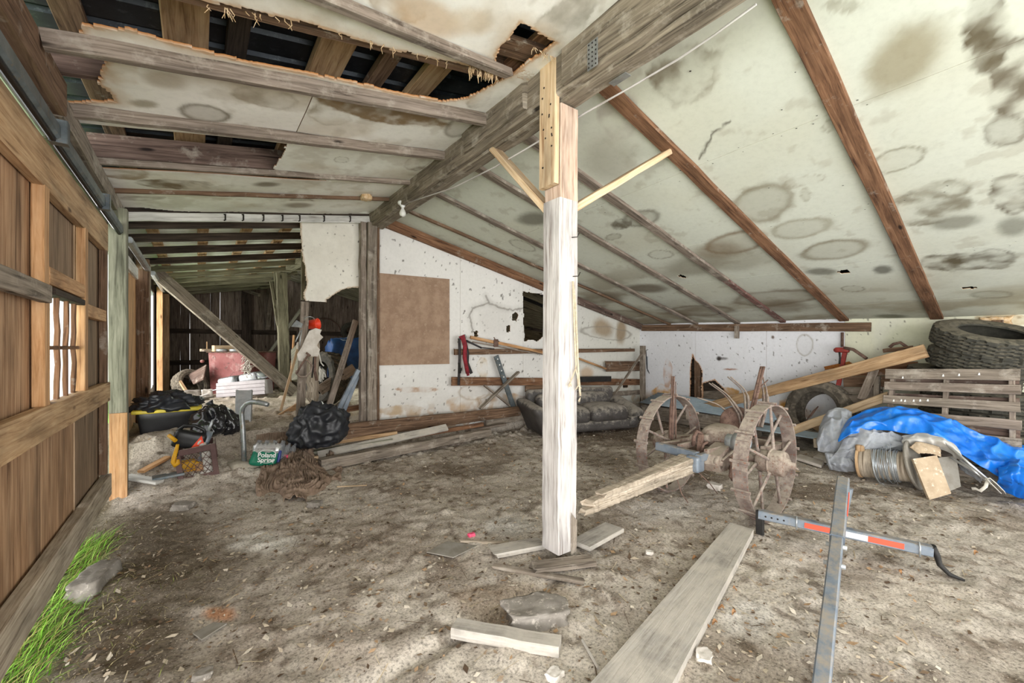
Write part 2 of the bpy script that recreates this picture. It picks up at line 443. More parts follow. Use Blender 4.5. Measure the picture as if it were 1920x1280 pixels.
wood('mossy_wood', (118, 112, 84), (142, 137, 104), (74, 68, 48), (164, 160, 126), rough=.9)
wood('bay_wood', (118, 98, 82), (142, 122, 104), (64, 50, 40), (164, 146, 126))
wood('whitewash', (184, 175, 170), (199, 192, 187), (132, 112, 100), (210, 205, 201), rough=.8, dust=0, knots=False)
wood('white_board', (206, 203, 196), (220, 218, 212), (150, 140, 128), (228, 226, 220), rough=.8)
wood('dusty_plank', (172, 163, 150), (186, 178, 166), (140, 130, 116), (196, 189, 178), rough=.95, knots=False, dust=.5, dustc=(190, 183, 172))
wood('rotten_wood', (170, 150, 124), (190, 171, 146), (112, 92, 70), (204, 188, 166), rough=.95, scale=1.4, knots=False)
wood('red_paint_wood', (118, 72, 62), (134, 88, 76), (84, 48, 42), (146, 104, 92), dust=.2)
plain('osb', (164, 138, 116), (144, 118, 98), rough=.85, scale=5, bmp=.25, wear=(164, 140, 119), bscale=90)
plain('galvanized', (142, 146, 148), (172, 176, 178), rough=.38, metal=.7, scale=9, bmp=.05, wear=(150, 140, 126))
plain('track_steel', (84, 92, 96), (112, 120, 124), rough=.42, metal=.6, scale=8, bmp=.05, wear=(120, 112, 100))
plain('roof_dark', (38, 42, 48), (56, 62, 68), rough=.4, metal=.55, scale=5, bmp=.05, wear=(70, 76, 80), lo=.35, hi=.7)
plain('roof_light', (196, 204, 196), (216, 222, 214), rough=.5, metal=.0, scale=3, bmp=.04)
plain('nail', (38, 32, 28), rough=.7, metal=.3, bmp=0)
plain('red_siding', (170, 60, 52), (190, 90, 80), rough=.8, scale=9)
plain('lawn_green', (96, 150, 40), (130, 186, 66), rough=.95, scale=7, bmp=.4)
plain('torn_fibre', (178, 116, 56), (150, 92, 42), rough=.95, scale=30, bmp=.6)
plain('pale_fibre', (214, 190, 158), (186, 154, 112), rough=.95, scale=30, bmp=.4)
vcol('panel', rough=.8, fine=22, amt=.035, bmp=.05, bscale=30, spec=.25)
vcol('earth', rough=.98, fine=70, amt=.36, bmp=.55, bscale=95, bd=.007, spec=.1, speck=(62, .2, (200, 190, 174)))
vcol('flake', rough=.95, fine=50, amt=.15, bmp=.2, bscale=80, bd=.002, spec=.1)

# ------------------------------------------------------------------ floor: dug earth, higher in the back bay
xs = np.concatenate([np.arange(-.9, 7.7, .022)]); ys = np.concatenate([np.arange(-2.4, 5.8, .022), np.arange(5.82, 13.9, .06)])
a, b = np.meshgrid(xs, ys, indexing='ij')
H = gz(a, b)
rough = (fbm(a*1.3, b*1.3, 3, 4)-.5)*.05+(fbm(a*6, b*6, 9, 4)-.5)*.035+(fbm(a*19, b*19, 21, 3)-.5)*.022
clod = np.clip(fbm(a*9, b*9, 33, 3)-.58, 0, 1)*.12
rut = -.035*np.exp(-((b-(1.62+.10*(a+.2)))/.05)**2)*sstep(-.3, .1, a)*(1-sstep(1.4, 2.0, a))
H = H+rough*.8+clod*(.5+1.2*sstep(4.3, 5.2, b))+rut-.05*(1-sstep(-.62, -.35, a))
base = np.zeros(a.shape+(3,))+np.array(lin((184, 175, 164)))
m = sstep(.40, .62, fbm(a*1.1, b*1.1, 51, 5)); base = blend(base, m*.6, (152, 139, 125))
m = sstep(.52, .66, fbm(a*2.4+7, b*2.4, 52, 5)); base = blend(base, m*.7, (204, 195, 183))
m = sstep(.55, .70, fbm(a*4+3, b*4, 57, 5)); base = blend(base, m*.5, (124, 110, 96))
m = sstep(.60, .68, fbm(a*11, b*11, 58, 4)); base = blend(base, m*.55, (196, 187, 174))
m = sstep(.60, .70, fbm(a*13+5, b*13, 59, 4)); base = blend(base, m*.6, (92, 76, 60))
def patch(px, py, rx, ry, c, k, seed, z=0.0):
    global base
    c0 = G(px, py, z); cx = G(px+rx, py, z)-c0; cy = G(px, py+ry, z)-c0
    D = cx.x*cy.y-cx.y*cy.x; dx = a-c0.x; dy = b-c0.y
    s = (dx*cy.y-dy*cy.x)/D; t = (cx.x*dy-cx.y*dx)/D
    r = np.hypot(s, t)*(.55+.9*fbm(a*5, b*5, seed, 4))
    base = blend(base, (1-sstep(.55, 1.05, r))*k, c)
patch(490, 1015, 75, 26, (216, 212, 204), .85, 61); patch(450, 960, 120, 30, (180, 172, 160), .5, 62)
patch(1400, 920, 100, 30, (186, 176, 164), .5, 63); patch(1240, 955, 90, 26, (204, 197, 188), .7, 64)
patch(960, 985, 60, 22, (188, 184, 178), .7, 65); patch(950, 910, 120, 28, (180, 170, 157), .5, 66)
patch(410, 1152, 40, 16, (196, 140, 100), .8, 67); patch(650, 1230, 90, 28, (180, 166, 152), .5, 68)
patch(1400, 1150, 60, 40, (208, 202, 194), .8, 69); patch(1230, 1190, 70, 40, (184, 176, 166), .5, 70)
patch(1730, 1120, 150, 60, (184, 174, 160), .6, 71); patch(1650, 1200, 90, 40, (168, 156, 142), .5, 72)
patch(1180, 800, 160, 40, (84, 68, 54), .75, 73); patch(1300, 880, 60, 30, (96, 80, 64), .7, 74)
patch(1540, 925, 130, 22, (92, 76, 60), .7, 75); patch(330, 1060, 90, 60, (112, 103, 88), .6, 76)
patch(225, 1190, 190, 100, (92, 80, 64), .75, 77); patch(320, 1075, 190, 80, (112, 101, 86), .6, 82); patch(290, 985, 120, 45, (104, 93, 78), .7, 78)
patch(1130, 860, 60, 22, (96, 82, 66), .6, 79); patch(870, 880, 110, 18, (100, 86, 70), .6, 80)
patch(960, 1130, 120, 50, (148, 126, 104), .5, 81)
m = (1-sstep(-.55, -.2, a+.25*fbm(b*2, a*2, 5))); base = blend(base, m*.8, (82, 74, 50)); base = blend(base, (1-sstep(-.35, .25, a+.5*(fbm(a*2, b*2, 6)-.5)))*.45*(1-sstep(4.2, 4.8, b)), (88, 76, 60))
m = sstep(5.2, 6.4, b)*(1-sstep(2.6, 3.4, a)); base = blend(base, m*.55*fbm(a*3, b*3, 91)*1.6, (204, 190, 168))
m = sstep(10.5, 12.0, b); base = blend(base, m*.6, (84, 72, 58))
ix = np.arange(a.size).reshape(a.shape)
q = np.stack([ix[:-1, :-1], ix[1:, :-1], ix[1:, 1:], ix[:-1, 1:]], -1).reshape(-1, 4)
struct(npmesh('floor', np.stack([a, b, H], -1).reshape(-1, 3), q, base.reshape(-1, 3), 'earth'), 'bare dusty earth floor littered with chips', 'floor')
FX, FY, FH = xs, ys, H
def FZ(x, y):
    i = int(np.clip(np.searchsorted(FX, x), 0, len(FX)-1)); j = int(np.clip(np.searchsorted(FY, y), 0, len(FY)-1)); return float(FH[i, j])
MBg = MB(); MBg.add([(-9, -3, -.03), (-.85, -3, -.03), (-.85, 14, .1), (-9, 14, .1)], [[0, 1, 2, 3]])
struct(MBg.build('lawn_outside', 'lawn_green'), 'green lawn outside the sliding door', 'lawn')

# ------------------------------------------------------------------ right ceiling panels with water stains
PX = [XR, CR(1745, 142).x, CR(1420, 262).x]
s3 = CR(1690, 372).x
PX = sorted({XR, CR(1745, 140).x, s3, CR(1850, 462).x, CR(1700, 565).x})
PX = [p for p in PX if p < 7.5]+[7.62]
STAINS = []
def ellip(px, py, rx, ry, rot, fn, coord):
    c = coord(fn(px, py)); ca, sa = math.cos(math.radians(rot)), math.sin(math.radians(rot))
    e1 = coord(fn(px+rx*.3*ca, py+rx*.3*sa)); e2 = coord(fn(px-ry*.3*sa, py+ry*.3*ca))
    return c, ((e1[0]-c[0])/.3, (e1[1]-c[1])/.3), ((e2[0]-c[0])/.3, (e2[1]-c[1])/.3)
def ell_r(A, B, e, seed, dist=.35, fr=5):
    (cx, cy), u, v = e; D = u[0]*v[1]-u[1]*v[0]
    dx, dy = A-cx, B-cy
    s = (dx*v[1]-dy*v[0])/D; t = (u[0]*dy-u[1]*dx)/D
    return np.hypot(s, t)*(1+dist*(fbm(A*fr, B*fr, seed, 4)-.5)*2)
def stain(col, A, B, e, kind, c, k, seed):
    fr = 4 if kind != 'wet' else 7
    r = ell_r(A, B, e, seed, .22 if kind != 'wet' else .35, fr)
    if kind == 'fill': m = (1-sstep(.45, 1.1, r))
    elif kind == 'ring': m = np.exp(-((r-.9)/.13)**2)*.75*(.4+.9*fbm(A*3, B*3, seed+9, 3))+(1-sstep(.7, 1.05, r))*.34
    elif kind == 'thin': m = np.exp(-((r-.92)/.07)**2)*.8+(1-sstep(.85, .98, r))*.12
    elif kind == 'wet': m = (1-sstep(.86, 1.0, r))*(.12+1.1*sstep(.3, .75, fbm(A*7, B*7, seed+5, 5)))+np.exp(-((r-.95)/.07)**2)*.5*sstep(.35, .6, fbm(A*4, B*4, seed+9, 3))
    return blend(col, m*k, c)
def crx(p): return (p.x, p.y)
CRS = [(1690, 115, 112, 62, -38, 'fill', (148, 140, 116), .85), (1850, 45, 48, 85, 0, 'wet', (98, 90, 72), .85), (1905, 150, 62, 75, 10, 'wet', (104, 96, 80), .8),
       (1885, 245, 48, 30, -12, 'ring', (100, 92, 76), .85), (1678, 303, 56, 20, -18, 'thin', (118, 112, 92), .8), (1745, 388, 84, 36, -12, 'wet', (122, 116, 98), .75),
       (1895, 362, 48, 40, 0, 'wet', (98, 90, 74), .85), (1428, 384, 60, 36, -12, 'ring', (118, 108, 84), .9), (1275, 138, 68, 60, -25, 'wet', (118, 108, 90), .8),
       (1500, 428, 58, 18, -8, 'ring', (136, 128, 106), .7), (1565, 468, 66, 18, -6, 'ring', (122, 112, 90), .85), (1810, 492, 98, 19, -4, 'wet', (92, 84, 66), .85),
       (1860, 488, 46, 20, -4, 'wet', (80, 72, 56), .8), (1380, 455, 60, 22, -10, 'ring', (118, 98, 72), .85), (1200, 410, 36, 16, -10, 'ring', (88, 80, 66), .8), (1165, 420, 22, 10, -10, 'wet', (92, 84, 68), .8),
       (1150, 445, 16, 6, -10, 'ring', (98, 90, 76), .7), (1000, 412, 40, 15, 0, 'fill', (112, 110, 98), .85), (1150, 290, 70, 60, -20, 'fill', (156, 152, 138), .6), (1160, 220, 40, 40, 0, 'wet', (158, 148, 140), .5),
       (1450, 560, 90, 14, -4, 'ring', (104, 84, 60), .8), (1310, 582, 60, 10, 0, 'ring', (112, 98, 78), .8), (1300, 500, 70, 24, -8, 'fill', (128, 122, 104), .6), (1210, 540, 50, 10, 0, 'fill', (94, 80, 62), .8),
       (1540, 508, 36, 8, 0, 'fill', (104, 102, 90), .8), (1655, 505, 24, 10, 0, 'fill', (84, 82, 72), .8), (1600, 540, 24, 6, 0, 'thin', (112, 106, 88), .8), (1670, 592, 40, 5, 0, 'fill', (96, 94, 76), .8),
       (1860, 553, 46, 8, 0, 'ring', (104, 100, 82), .7), (1790, 418, 60, 16, -10, 'fill', (112, 110, 96), .7), (1900, 425, 40, 22, -10, 'fill', (112, 112, 100), .7), (1510, 340, 40, 10, -10, 'thin', (140, 132, 112), .6),
       (1510, 365, 10, 14, 0, 'ring', (142, 136, 116), .7), (1560, 235, 22, 12, -20, 'thin', (140, 136, 116), .6), (1345, 470, 60, 20, -6, 'fill', (124, 106, 82), .6), (1470, 575, 60, 14, 0, 'fill', (104, 88, 66), .6),
       (1580, 8, 40, 12, 0, 'wet', (128, 120, 98), .6), (980, 460, 26, 8, 20, 'thin', (104, 96, 82), .7), (930, 420, 14, 5, 0, 'thin', (104, 96, 82), .7), (1240, 478, 26, 8, 0, 'thin', (108, 98, 80), .7),
       (1380, 490, 80, 24, -6, 'fill', (132, 124, 106), .5), (1130, 560, 50, 12, 0, 'fill', (110, 98, 78), .6), (1160, 590, 50, 8, 0, 'ring', (108, 96, 76), .6)]
for i in range(len(PX)-1):
    A = np.linspace(PX[i]+.002, PX[i+1]-.002, max(3, int((PX[i+1]-PX[i])/.022))); B = np.arange(-1.7, 5.52, .022)
    aa, bb = np.meshgrid(A, B, indexing='ij')
    col = np.zeros(aa.shape+(3,))+np.array(lin((203, 206, 194)))
    col = blend(col, sstep(.45, .75, fbm(aa*1.2, bb*1.2, 11, 4))*.35, (192, 190, 170))
    col = blend(col, sstep(5.6, 7.4, aa)*(.25+.6*sstep(.4, .65, fbm(aa*3, bb*1.6, 13, 4))), (146, 136, 112))
    col = blend(col, sstep(2.3, 4.2, bb)*sstep(3.6, 6.2, aa)*sstep(.42, .68, fbm(aa*2.2, bb*1.2, 14, 5))*.7, (118, 102, 78))
    col = blend(col, sstep(.66, .74, fbm(aa*7, bb*7, 15, 4))*.3, (150, 142, 124))
    for k, s in enumerate(CRS):
        e = ellip(*s[:5], CR, crx)
        col = stain(col, aa, bb, e, s[5], s[6], s[7], 100+k*3)
    keep = np.ones((len(A)-1, len(B)-1), bool)
    ca, cb = (aa[:-1, :-1]+aa[1:, 1:])/2, (bb[:-1, :-1]+bb[1:, 1:])/2
    for hp in ([(1566, 508), (1590, 504), (1596, 511), (1580, 513)], [(1800, 539), (1832, 538), (1828, 543), (1802, 543)], [(1274, 515), (1290, 520), (1284, 523), (1270, 518)]):
        keep &= ~inpoly(ca, cb, [crx(CR(*p)) for p in hp])
    for cr_ in ([(1369, 228), (1352, 240), (1338, 250), (1326, 272), (1312, 300)],):
        dd = dpoly(aa+.02*(fbm(aa*20, bb*20, 3)-.5), bb, [crx(CR(*p)) for p in cr_], False); col = blend(col, (1-sstep(.004, .016, dd))*.8, (70, 62, 50))
    struct(sheet('ceiling', lambda x, y: (x, y, zR(x, y)+.006*np.sin(y*3+x)), A, B, keep, col, (0, 0, 1), .012, 'panel', np.array(lin((150, 110, 70)))),
           'white water-stained ceiling panel of the right slope', 'ceiling')
nails = MB()
for x in PX[1:-1]:
    for k in range(24):
        for s in (-.03, .03):
            y = .1+k*.24+R.uniform(-.03, .03); xx = x+s+R.uniform(-.01, .01)
            z = float(zR(xx, y))-.004; r = R.uniform(.004, .007)
            nails.add([(xx+r*math.cos(q), y+r*math.sin(q), z) for q in (0, 1.05, 2.1, 3.14, 4.2, 5.24)], [[5, 4, 3, 2, 1, 0]])
for k in range(60):
    xx, y = R.uniform(2.2, 7.2), R.uniform(0, 5.3); z = float(zR(xx, y))-.004; r = R.uniform(.004, .008)
    nails.add([(xx+r*math.cos(q), y+r*math.sin(q), z) for q in (0, 1.05, 2.1, 3.14, 4.2, 5.24)], [[5, 4, 3, 2, 1, 0]])
struct(nails.build('ceiling_nails', 'nail'), 'dark nail heads dotted over the ceiling panels', 'nail heads')

# ------------------------------------------------------------------ left ceiling: torn panels between the battens
def clx(p): return (p.x, p.y)
def CLP(pts): return [clx(CL(*p)) for p in pts]
BY = [2.20, 2.70, 3.57, 4.34, 4.98, 5.44]
def lceil(x0, x1, y0, y1, keepf, stains, seed, tint=(234, 232, 226)):
    A = np.linspace(x0, x1, max(3, int((x1-x0)/.013))); B = np.linspace(y0, y1, max(3, int((y1-y0)/.013)))
    aa, bb = np.meshgrid(A, B, indexing='ij')
    col = np.zeros(aa.shape+(3,))+np.array(lin(tint))
    col = blend(col, sstep(.5, .75, fbm(aa*2.5, bb*2.5, seed, 5))*.45, (190, 174, 152))
    col = blend(col, sstep(.55, .7, fbm(aa*6, bb*6, seed+3, 4))*.3, (164, 152, 132))
    for k, s in enumerate(stains):
        col = stain(col, aa, bb, ellip(*s[:5], CL, clx), s[5], s[6], s[7], seed+40+k)
    ca, cb = (aa[:-1, :-1]+aa[1:, 1:])/2, (bb[:-1, :-1]+bb[1:, 1:])/2
    ja = ca+.035*(fbm(ca*14, cb*14, seed+7, 4)-.5); jb = cb+.035*(fbm(ca*14, cb*14, seed+8, 4)-.5)
    keep, edge = keepf(ja, jb)
    if edge is not None:
        ed = edge(aa, bb)+.02*(fbm(aa*25, bb*25, seed+9, 3)-.5)
        col = blend(col, (1-sstep(.006, .022, ed))*.85, (176, 122, 66))
        col = blend(col, (1-sstep(.05, .16, ed+.1*fbm(aa*9, bb*9, seed+2)))*.5, (196, 176, 150))
    return struct(sheet('ceiling', lambda x, y: (x, y, zL(x, y)+.004*np.sin(9*y+5*x)), A, B, keep, col, (0, 0, 1), .014, 'panel', np.array(lin((168, 108, 50)))),
                  'torn white panel of the left ceiling', 'ceiling')
SB = 1.80
e0 = CLP([(300, -20), (385, 2), (470, 22), (560, 40), (640, 62), (720, 88), (800, 108), (850, 118), (905, 128)])
p0 = CLP([(926, 128), (936, 88), (955, 68), (976, 42), (1042, 80), (1000, 112), (962, 142)])
def k0(x, y):
    yy = np.interp(x, [p[0] for p in e0], [p[1] for p in e0])
    return (y < yy) & ~inpoly(x, y, p0), lambda A, B: np.minimum(np.abs(B-np.interp(A, [p[0] for p in e0], [p[1] for p in e0])), dpoly(A, B, p0))
lceil(-.62, SB, -1.7, 2.36, k0, [(740, 10, 60, 30, 20, 'wet', (150, 120, 84), .8), (800, 30, 90, 40, 20, 'fill', (196, 168, 136), .7), (880, 40, 50, 30, 0, 'fill', (206, 188, 164), .6), (1060, 40, 70, 34, -35, 'wet', (140, 134, 120), .6)], 200)
p1 = CLP([(160, 50), (240, 56), (330, 83), (480, 120), (640, 152), (760, 178), (830, 190), (880, 183), (925, 157), (968, 138), (1012, 116), (1050, 86), (1075, 90), (925, 225), (640, 195), (300, 112), (150, 72)])
lceil(-.55, SB, 2.1, 2.72, lambda x, y: (inpoly(x, y, p1), lambda A, B: dpoly(A, B, p1)), [(900, 185, 30, 14, -30, 'wet', (130, 120, 100), .7)], 220)
XS = CL(572, 212).x
p2 = CLP([(75, 196), (218, 192), (208, 176), (188, 158), (192, 130), (206, 105), (216, 90), (300, 90), (740, 180), (720, 300), (60, 230)])
lceil(-.62, XS-.003, 2.70, 3.57, lambda x, y: (inpoly(x, y, p2), lambda A, B: dpoly(A, B, p2)),
      [(385, 212, 50, 16, 8, 'ring', (96, 84, 60), .9), (500, 185, 60, 18, 10, 'wet', (150, 138, 118), .7), (310, 150, 50, 20, 10, 'fill', (176, 164, 146), .7), (230, 140, 30, 30, 0, 'wet', (196, 176, 150), .7), (270, 195, 30, 8, 5, 'fill', (150, 140, 118), .8)], 240, (236, 233, 227))
allk = lambda x, y: (np.ones(x.shape, bool), None)
lceil(XS+.003, SB, 2.70, 3.57, allk, [(720, 205, 130, 26, 12, 'wet', (138, 116, 88), .85), (690, 195, 70, 22, 8, 'wet', (128, 108, 82), .8), (860, 240, 30, 16, -20, 'ring', (104, 92, 70), .9), (620, 215, 40, 20, 5, 'wet', (150, 138, 118), .7)], 260)
p3 = CLP([(546, 262), (512, 322), (860, 380), (900, 240)])
lceil(-.62, SB, 3.57, 4.34, lambda x, y: (inpoly(x, y, p3), None), [(785, 305, 26, 12, -10, 'wet', (150, 136, 120), .8), (640, 300, 14, 6, 0, 'thin', (150, 146, 130), .8)], 280, (234, 234, 226))
lceil(-.62, SB, 4.34, 4.98, allk, [(230, 325, 60, 12, 4, 'wet', (150, 128, 100), .7), (330, 345, 90, 8, 2, 'wet', (118, 102, 80), .85), (500, 345, 30, 6, 0, 'fill', (120, 108, 90), .8), (565, 376, 24, 6, 2, 'ring', (118, 104, 84), .8)], 300)
lceil(-.62, SB, 4.98, 5.46, lambda x, y: (y < 5.46-.10*np.exp(-((x+.5)/.25)**2), None), [(560, 385, 30, 6, 0, 'fill', (124, 106, 84), .7), (270, 370, 40, 8, 0, 'wet', (140, 128, 110), .6)], 320)

# ------------------------------------------------------------------ roof over everything: ribbed metal, purlins, deep rafters
def ribbed(name, mat, x0, x1, y0, y1, zf, label):
    V = []; prof = []
    y = y0
    while y < y1:
        prof += [(y, 0), (y+.17, 0), (y+.185, .022), (y+.215, .022)]; y += .23
    for x in (x0, x1):
        for (yy, dz) in prof: V.append((x, yy, zf(x, yy)+dz))
    n = len(prof); mb = MB(); mb.add(V, [[i, i+1, n+i+1, n+i] for i in range(n-1)])
    return struct(mb.build(name, mat), label, 'roof')
ROFF = .27
zLr = lambda x, y: float(zL(x, 2.0))+ROFF
zRr = lambda x, y: 3.13+ROFF+.02-(x-1.8)*.262
ribbed('roof_left', 'roof_dark', -1.0, 1.86, -1.8, 5.5, zLr, 'black ribbed metal roof seen through the torn ceiling')
zLb = lambda x, y: float(zL(x, 5.5))+.045
ribbed('roof_left', 'roof_light', -1.0, 1.9, 5.5, 13.9, zLb, 'pale ribbed metal roof over the back bay')
ribbed('roof_right', 'roof_dark', 1.82, 8.0, -1.8, 13.9, zRr, 'ribbed metal roof over the right slope')
def zpur(x, y): return zLr(x, y)-.035
def solveP(px, py): return solve(px, py, zpur, .8)
PUR = [(347, 40, 'pine_aged', .20), (447, 55, 'dark_wood', .10), (622, 100, 'pine_aged', .2), (728, 110, 'brown_wood', .11), (812, 135, 'pine_aged', .17)]
for k, (px, py, m, wd) in enumerate(PUR):
    p = solveP(px, py); x = p.x; z = zLr(x, 0)-.04
    board('purlin', (x, -1.6, z), (x, 5.45, z), wd, .05, m, ['stained pale purlin nearest the outer wall, under the metal roof', 'narrow near-black purlin under the metal roof', 'wide pine purlin with brown water stains in the middle of the hole',
          'narrow brown purlin beside the wide stained one', 'bright pine purlin closest to the ridge beam'][k], 'purlin', up=(-.17, 0, 1), group=None, jit=.001)
p = solveP(30, 20); board('purlin', (-.50, -1.6, zLr(-.5, 0)-.04), (-.50, 5.4, zLr(-.5, 0)-.04), .12, .05, 'brown_wood', 'brown purlin directly above the eave plate', 'purlin', up=(-.17, 0, 1))
for k, (px, py, m) in enumerate([(130, 112, 'purple_brown_wood'), (330, 288, 'purple_brown_wood'), (985, 108, 'brown_wood')]):
    y = solve(px, py, lambda x, y: float(zL(x, y))+.1, .8).y
    for q in ([y] if k < 2 else [2.28]):
        board('rafter', (-.62, q, float(zL(-.62, q))+.11), (1.78, q, float(zL(1.78, q))+.11), .05, .17, m,
              ['purplish brown rafter showing left of the torn panel edge', 'purplish brown rafter showing in the narrow gap behind the second batten', 'brown rafter inside the small hole next to the ridge beam'][k], 'rafter', jit=.002)
board('inner_board', (1.30, 2.02, float(zL(1.3, 2))+.06), (1.72, 2.02, float(zL(1.72, 2))+.06), .16, .03, 'brown_wood', 'brown board showing inside the small hole by the ridge beam', 'board', jit=.002)
board('inner_board', (1.66, 1.5, float(zL(1.66, 2))+.10), (1.66, 2.25, float(zL(1.66, 2))+.10), .10, .04, 'red_brown_wood', 'orange brown strip deeper inside the small hole by the ridge beam', 'board')
# rafters and purlins of the back bay
for k, y in enumerate([5.70, 6.38, 7.15, 8.0, 8.8, 9.6, 10.4, 11.2, 12.0, 12.8]):
    z0, z1 = float(zL(-.7, 5.5))-.075, float(zL(1.8, 5.5))-.075
    board('rafter', (-.7, y, z0), (1.78, y, z1), .05, .09, 'dark_wood' if k < 4 else 'mossy_wood', 'rafter %s of the back bay, counted from the white header' % ['first', 'second', 'third', 'fourth', 'fifth', 'sixth', 'seventh', 'eighth', 'ninth', 'tenth'][k],
          'rafter', group='rafters of the back bay', jit=.003)
for k, x in enumerate([-.42, .05, .5, .95, 1.4]):
    z = zLb(x, 0)-.032
    board('purlin', (x, 5.5, z), (x, 13.6, z), .11, .05, 'pine_aged', '%s pale purlin above the back bay rafters, counted from the outer wall' % ['first', 'second', 'third', 'fourth', 'fifth'][k], 'purlin', group='purlins of the back bay', up=(-.17, 0, 1))
for k in range(12):
    y = 6.0+k*.65
    board('rafter', (1.95, y, zRr(1.95, y)-.07), (7.4, y, zRr(7.4, y)-.07), .06, .13, 'mossy_wood', 'mossy rafter of the back bay right slope', 'rafter', group='right slope rafters of the back bay', jit=.003)

struct(MB().bar((-.75, 5.49, float(zL(-.75, 5.5))+.17), (1.80, 5.49, float(zL(1.8, 5.5))+.17), .02, .36, (0, 0, 1)).build('sky_gap_board', 'dark_wood'), 'added dark board shutting the sky out of the roof step above the header', 'trim')  # added to block the sky leaking in where the two roof heights meet
# ------------------------------------------------------------------ walls
def bx(p): return (p.x, p.z)
def BWP(pts): return [bx(AY(*p, YB)) for p in pts]
seams = [1.84]+[YB*r for r in (.5703, .7875, 1.0047, 1.2218)]+[XL+.02]
HOLES = [[(980, 546), (1000, 549), (1036, 556), (1036, 600), (1022, 628), (1008, 640), (996, 636), (983, 640)], [(961, 590), (966, 584), (973, 590), (968, 602), (960, 600)], [(949, 612), (956, 609), (957, 621), (950, 624)], [(888, 622), (896, 619), (897, 631), (889, 631)], [(1166, 712), (1175, 708), (1178, 726), (1168, 728)]]
HP = [BWP(h) for h in HOLES]
CRK = BWP([(886, 622), (884, 605), (880, 592), (886, 578), (905, 571), (917, 568), (940, 578), (962, 581), (982, 577)])
CRK2 = BWP([(911, 555), (914, 562), (918, 566)])
BWS = [(760, 770, 50, 10, 0, 'wet', (186, 164, 136), .8), (870, 760, 36, 16, 0, 'wet', (190, 160, 128), .7), (905, 690, 10, 18, 0, 'wet', (206, 190, 166), .7), (890, 735, 30, 14, 0, 'thin', (176, 160, 140), .7), (1130, 615, 26, 20, 30, 'fill', (156, 132, 100), .8),
       (1165, 620, 12, 30, 0, 'fill', (146, 120, 84), .8), (1100, 700, 14, 14, 0, 'fill', (196, 170, 140), .8), (1140, 625, 50, 12, 5, 'thin', (140, 134, 124), .8), (780, 730, 40, 5, 0, 'wet', (170, 130, 96), .7), (930, 600, 40, 40, 0, 'fill', (206, 203, 198), .6), (940, 750, 50, 14, 0, 'wet', (178, 150, 120), .8)]
for i in range(len(seams)-1):
    A = np.linspace(seams[i]+.002, seams[i+1]-.002, int((seams[i+1]-seams[i])/.013)); B = np.arange(.05, 3.12, .013)
    aa, bb = np.meshgrid(A, B, indexing='ij'); ca, cb = (aa[:-1, :-1]+aa[1:, 1:])/2, (bb[:-1, :-1]+bb[1:, 1:])/2
    col = np.zeros(aa.shape+(3,))+np.array(lin((226, 224, 220)))
    col = blend(col, sstep(.45, .7, fbm(aa*1.5, bb*2.5, 31, 4))*.3, (206, 204, 200))
    col = blend(col, (1-sstep(.2, 1.0, bb))*sstep(.42, .62, fbm(aa*4, bb*9, 32, 4))*.5, (188, 182, 174))
    col = blend(col, sstep(.78, .81, fbm(aa*30, bb*19, 33, 3))*.8, (70, 64, 56))
    col = blend(col, (1-sstep(.3, .62, bb))*sstep(.50, .6, fbm(aa*9, bb*9, 34, 4))*.7, (178, 142, 104))
    col = blend(col, sstep(4.6, 6.5, aa)*.45, (206, 206, 190))
    for k, s in enumerate(BWS): col = stain(col, aa, bb, ellip(*s[:5], lambda x, y: AY(x, y, YB), bx), s[5], s[6], s[7], 400+k)
    for cr_ in (CRK, CRK2):
        dd = dpoly(aa+.03*(fbm(aa*18, bb*18, 3)-.5), bb+.03*(fbm(aa*18, bb*18, 4)-.5), cr_, False); col = blend(col, (1-sstep(.006, .02, dd))*.75, (122, 116, 108)); col = blend(col, (1-sstep(.02, .09, dd))*.25, (170, 166, 160))
    keep = cb < zR(ca, YB)+.005
    ja = ca+.025*(fbm(ca*20, cb*20, 6)-.5); jb = cb+.025*(fbm(ca*20, cb*20, 7)-.5)
    for h in HP: keep &= ~inpoly(ja, jb, h)
    struct(sheet('wall_back', lambda x, z: (x, np.full_like(x, YB), z), A, B, keep, col, (0, 1, 0), .014, 'panel', np.array(lin((166, 112, 60)))), 'white panelled back wall', 'wall')
# torn panel hanging left of the old post
tp = BWP([(563, 400), (566, 470), (572, 500), (576, 530), (570, 552), (574, 566), (590, 569), (598, 574), (607, 573), (613, 566), (612, 561), (624, 554), (640, 544), (655, 539), (690, 536), (690, 400)])
A = np.arange(.93, 1.72, .009); B = np.arange(1.9, 3.06, .009); aa, bb = np.meshgrid(A, B, indexing='ij'); ca, cb = (aa[:-1, :-1]+aa[1:, 1:])/2, (bb[:-1, :-1]+bb[1:, 1:])/2
ja = ca+.03*(fbm(ca*16, cb*16, 61, 4)-.5); jb = cb+.03*(fbm(ca*16, cb*16, 62, 4)-.5)
col = np.zeros(aa.shape+(3,))+np.array(lin((226, 222, 212))); col = blend(col, sstep(.77, .80, fbm(aa*30, bb*20, 63, 3))*.8, (80, 74, 66)); ed = dpoly(aa, bb, tp)+.015*(fbm(aa*30, bb*30, 64, 3)-.5)
col = blend(col, (1-sstep(.004, .02, ed))*.7, (178, 150, 118)); col = blend(col, sstep(.5, .7, fbm(aa*4, bb*4, 65))*.3, (204, 198, 186))
struct(sheet('wall_back', lambda x, z: (x, np.full_like(x, YB+.02), z), A, B, inpoly(ja, jb, tp), col, (0, 1, 0), .014, 'panel', np.array(lin((170, 130, 86)))), 'torn white wall panel hanging beside the old post', 'wall')
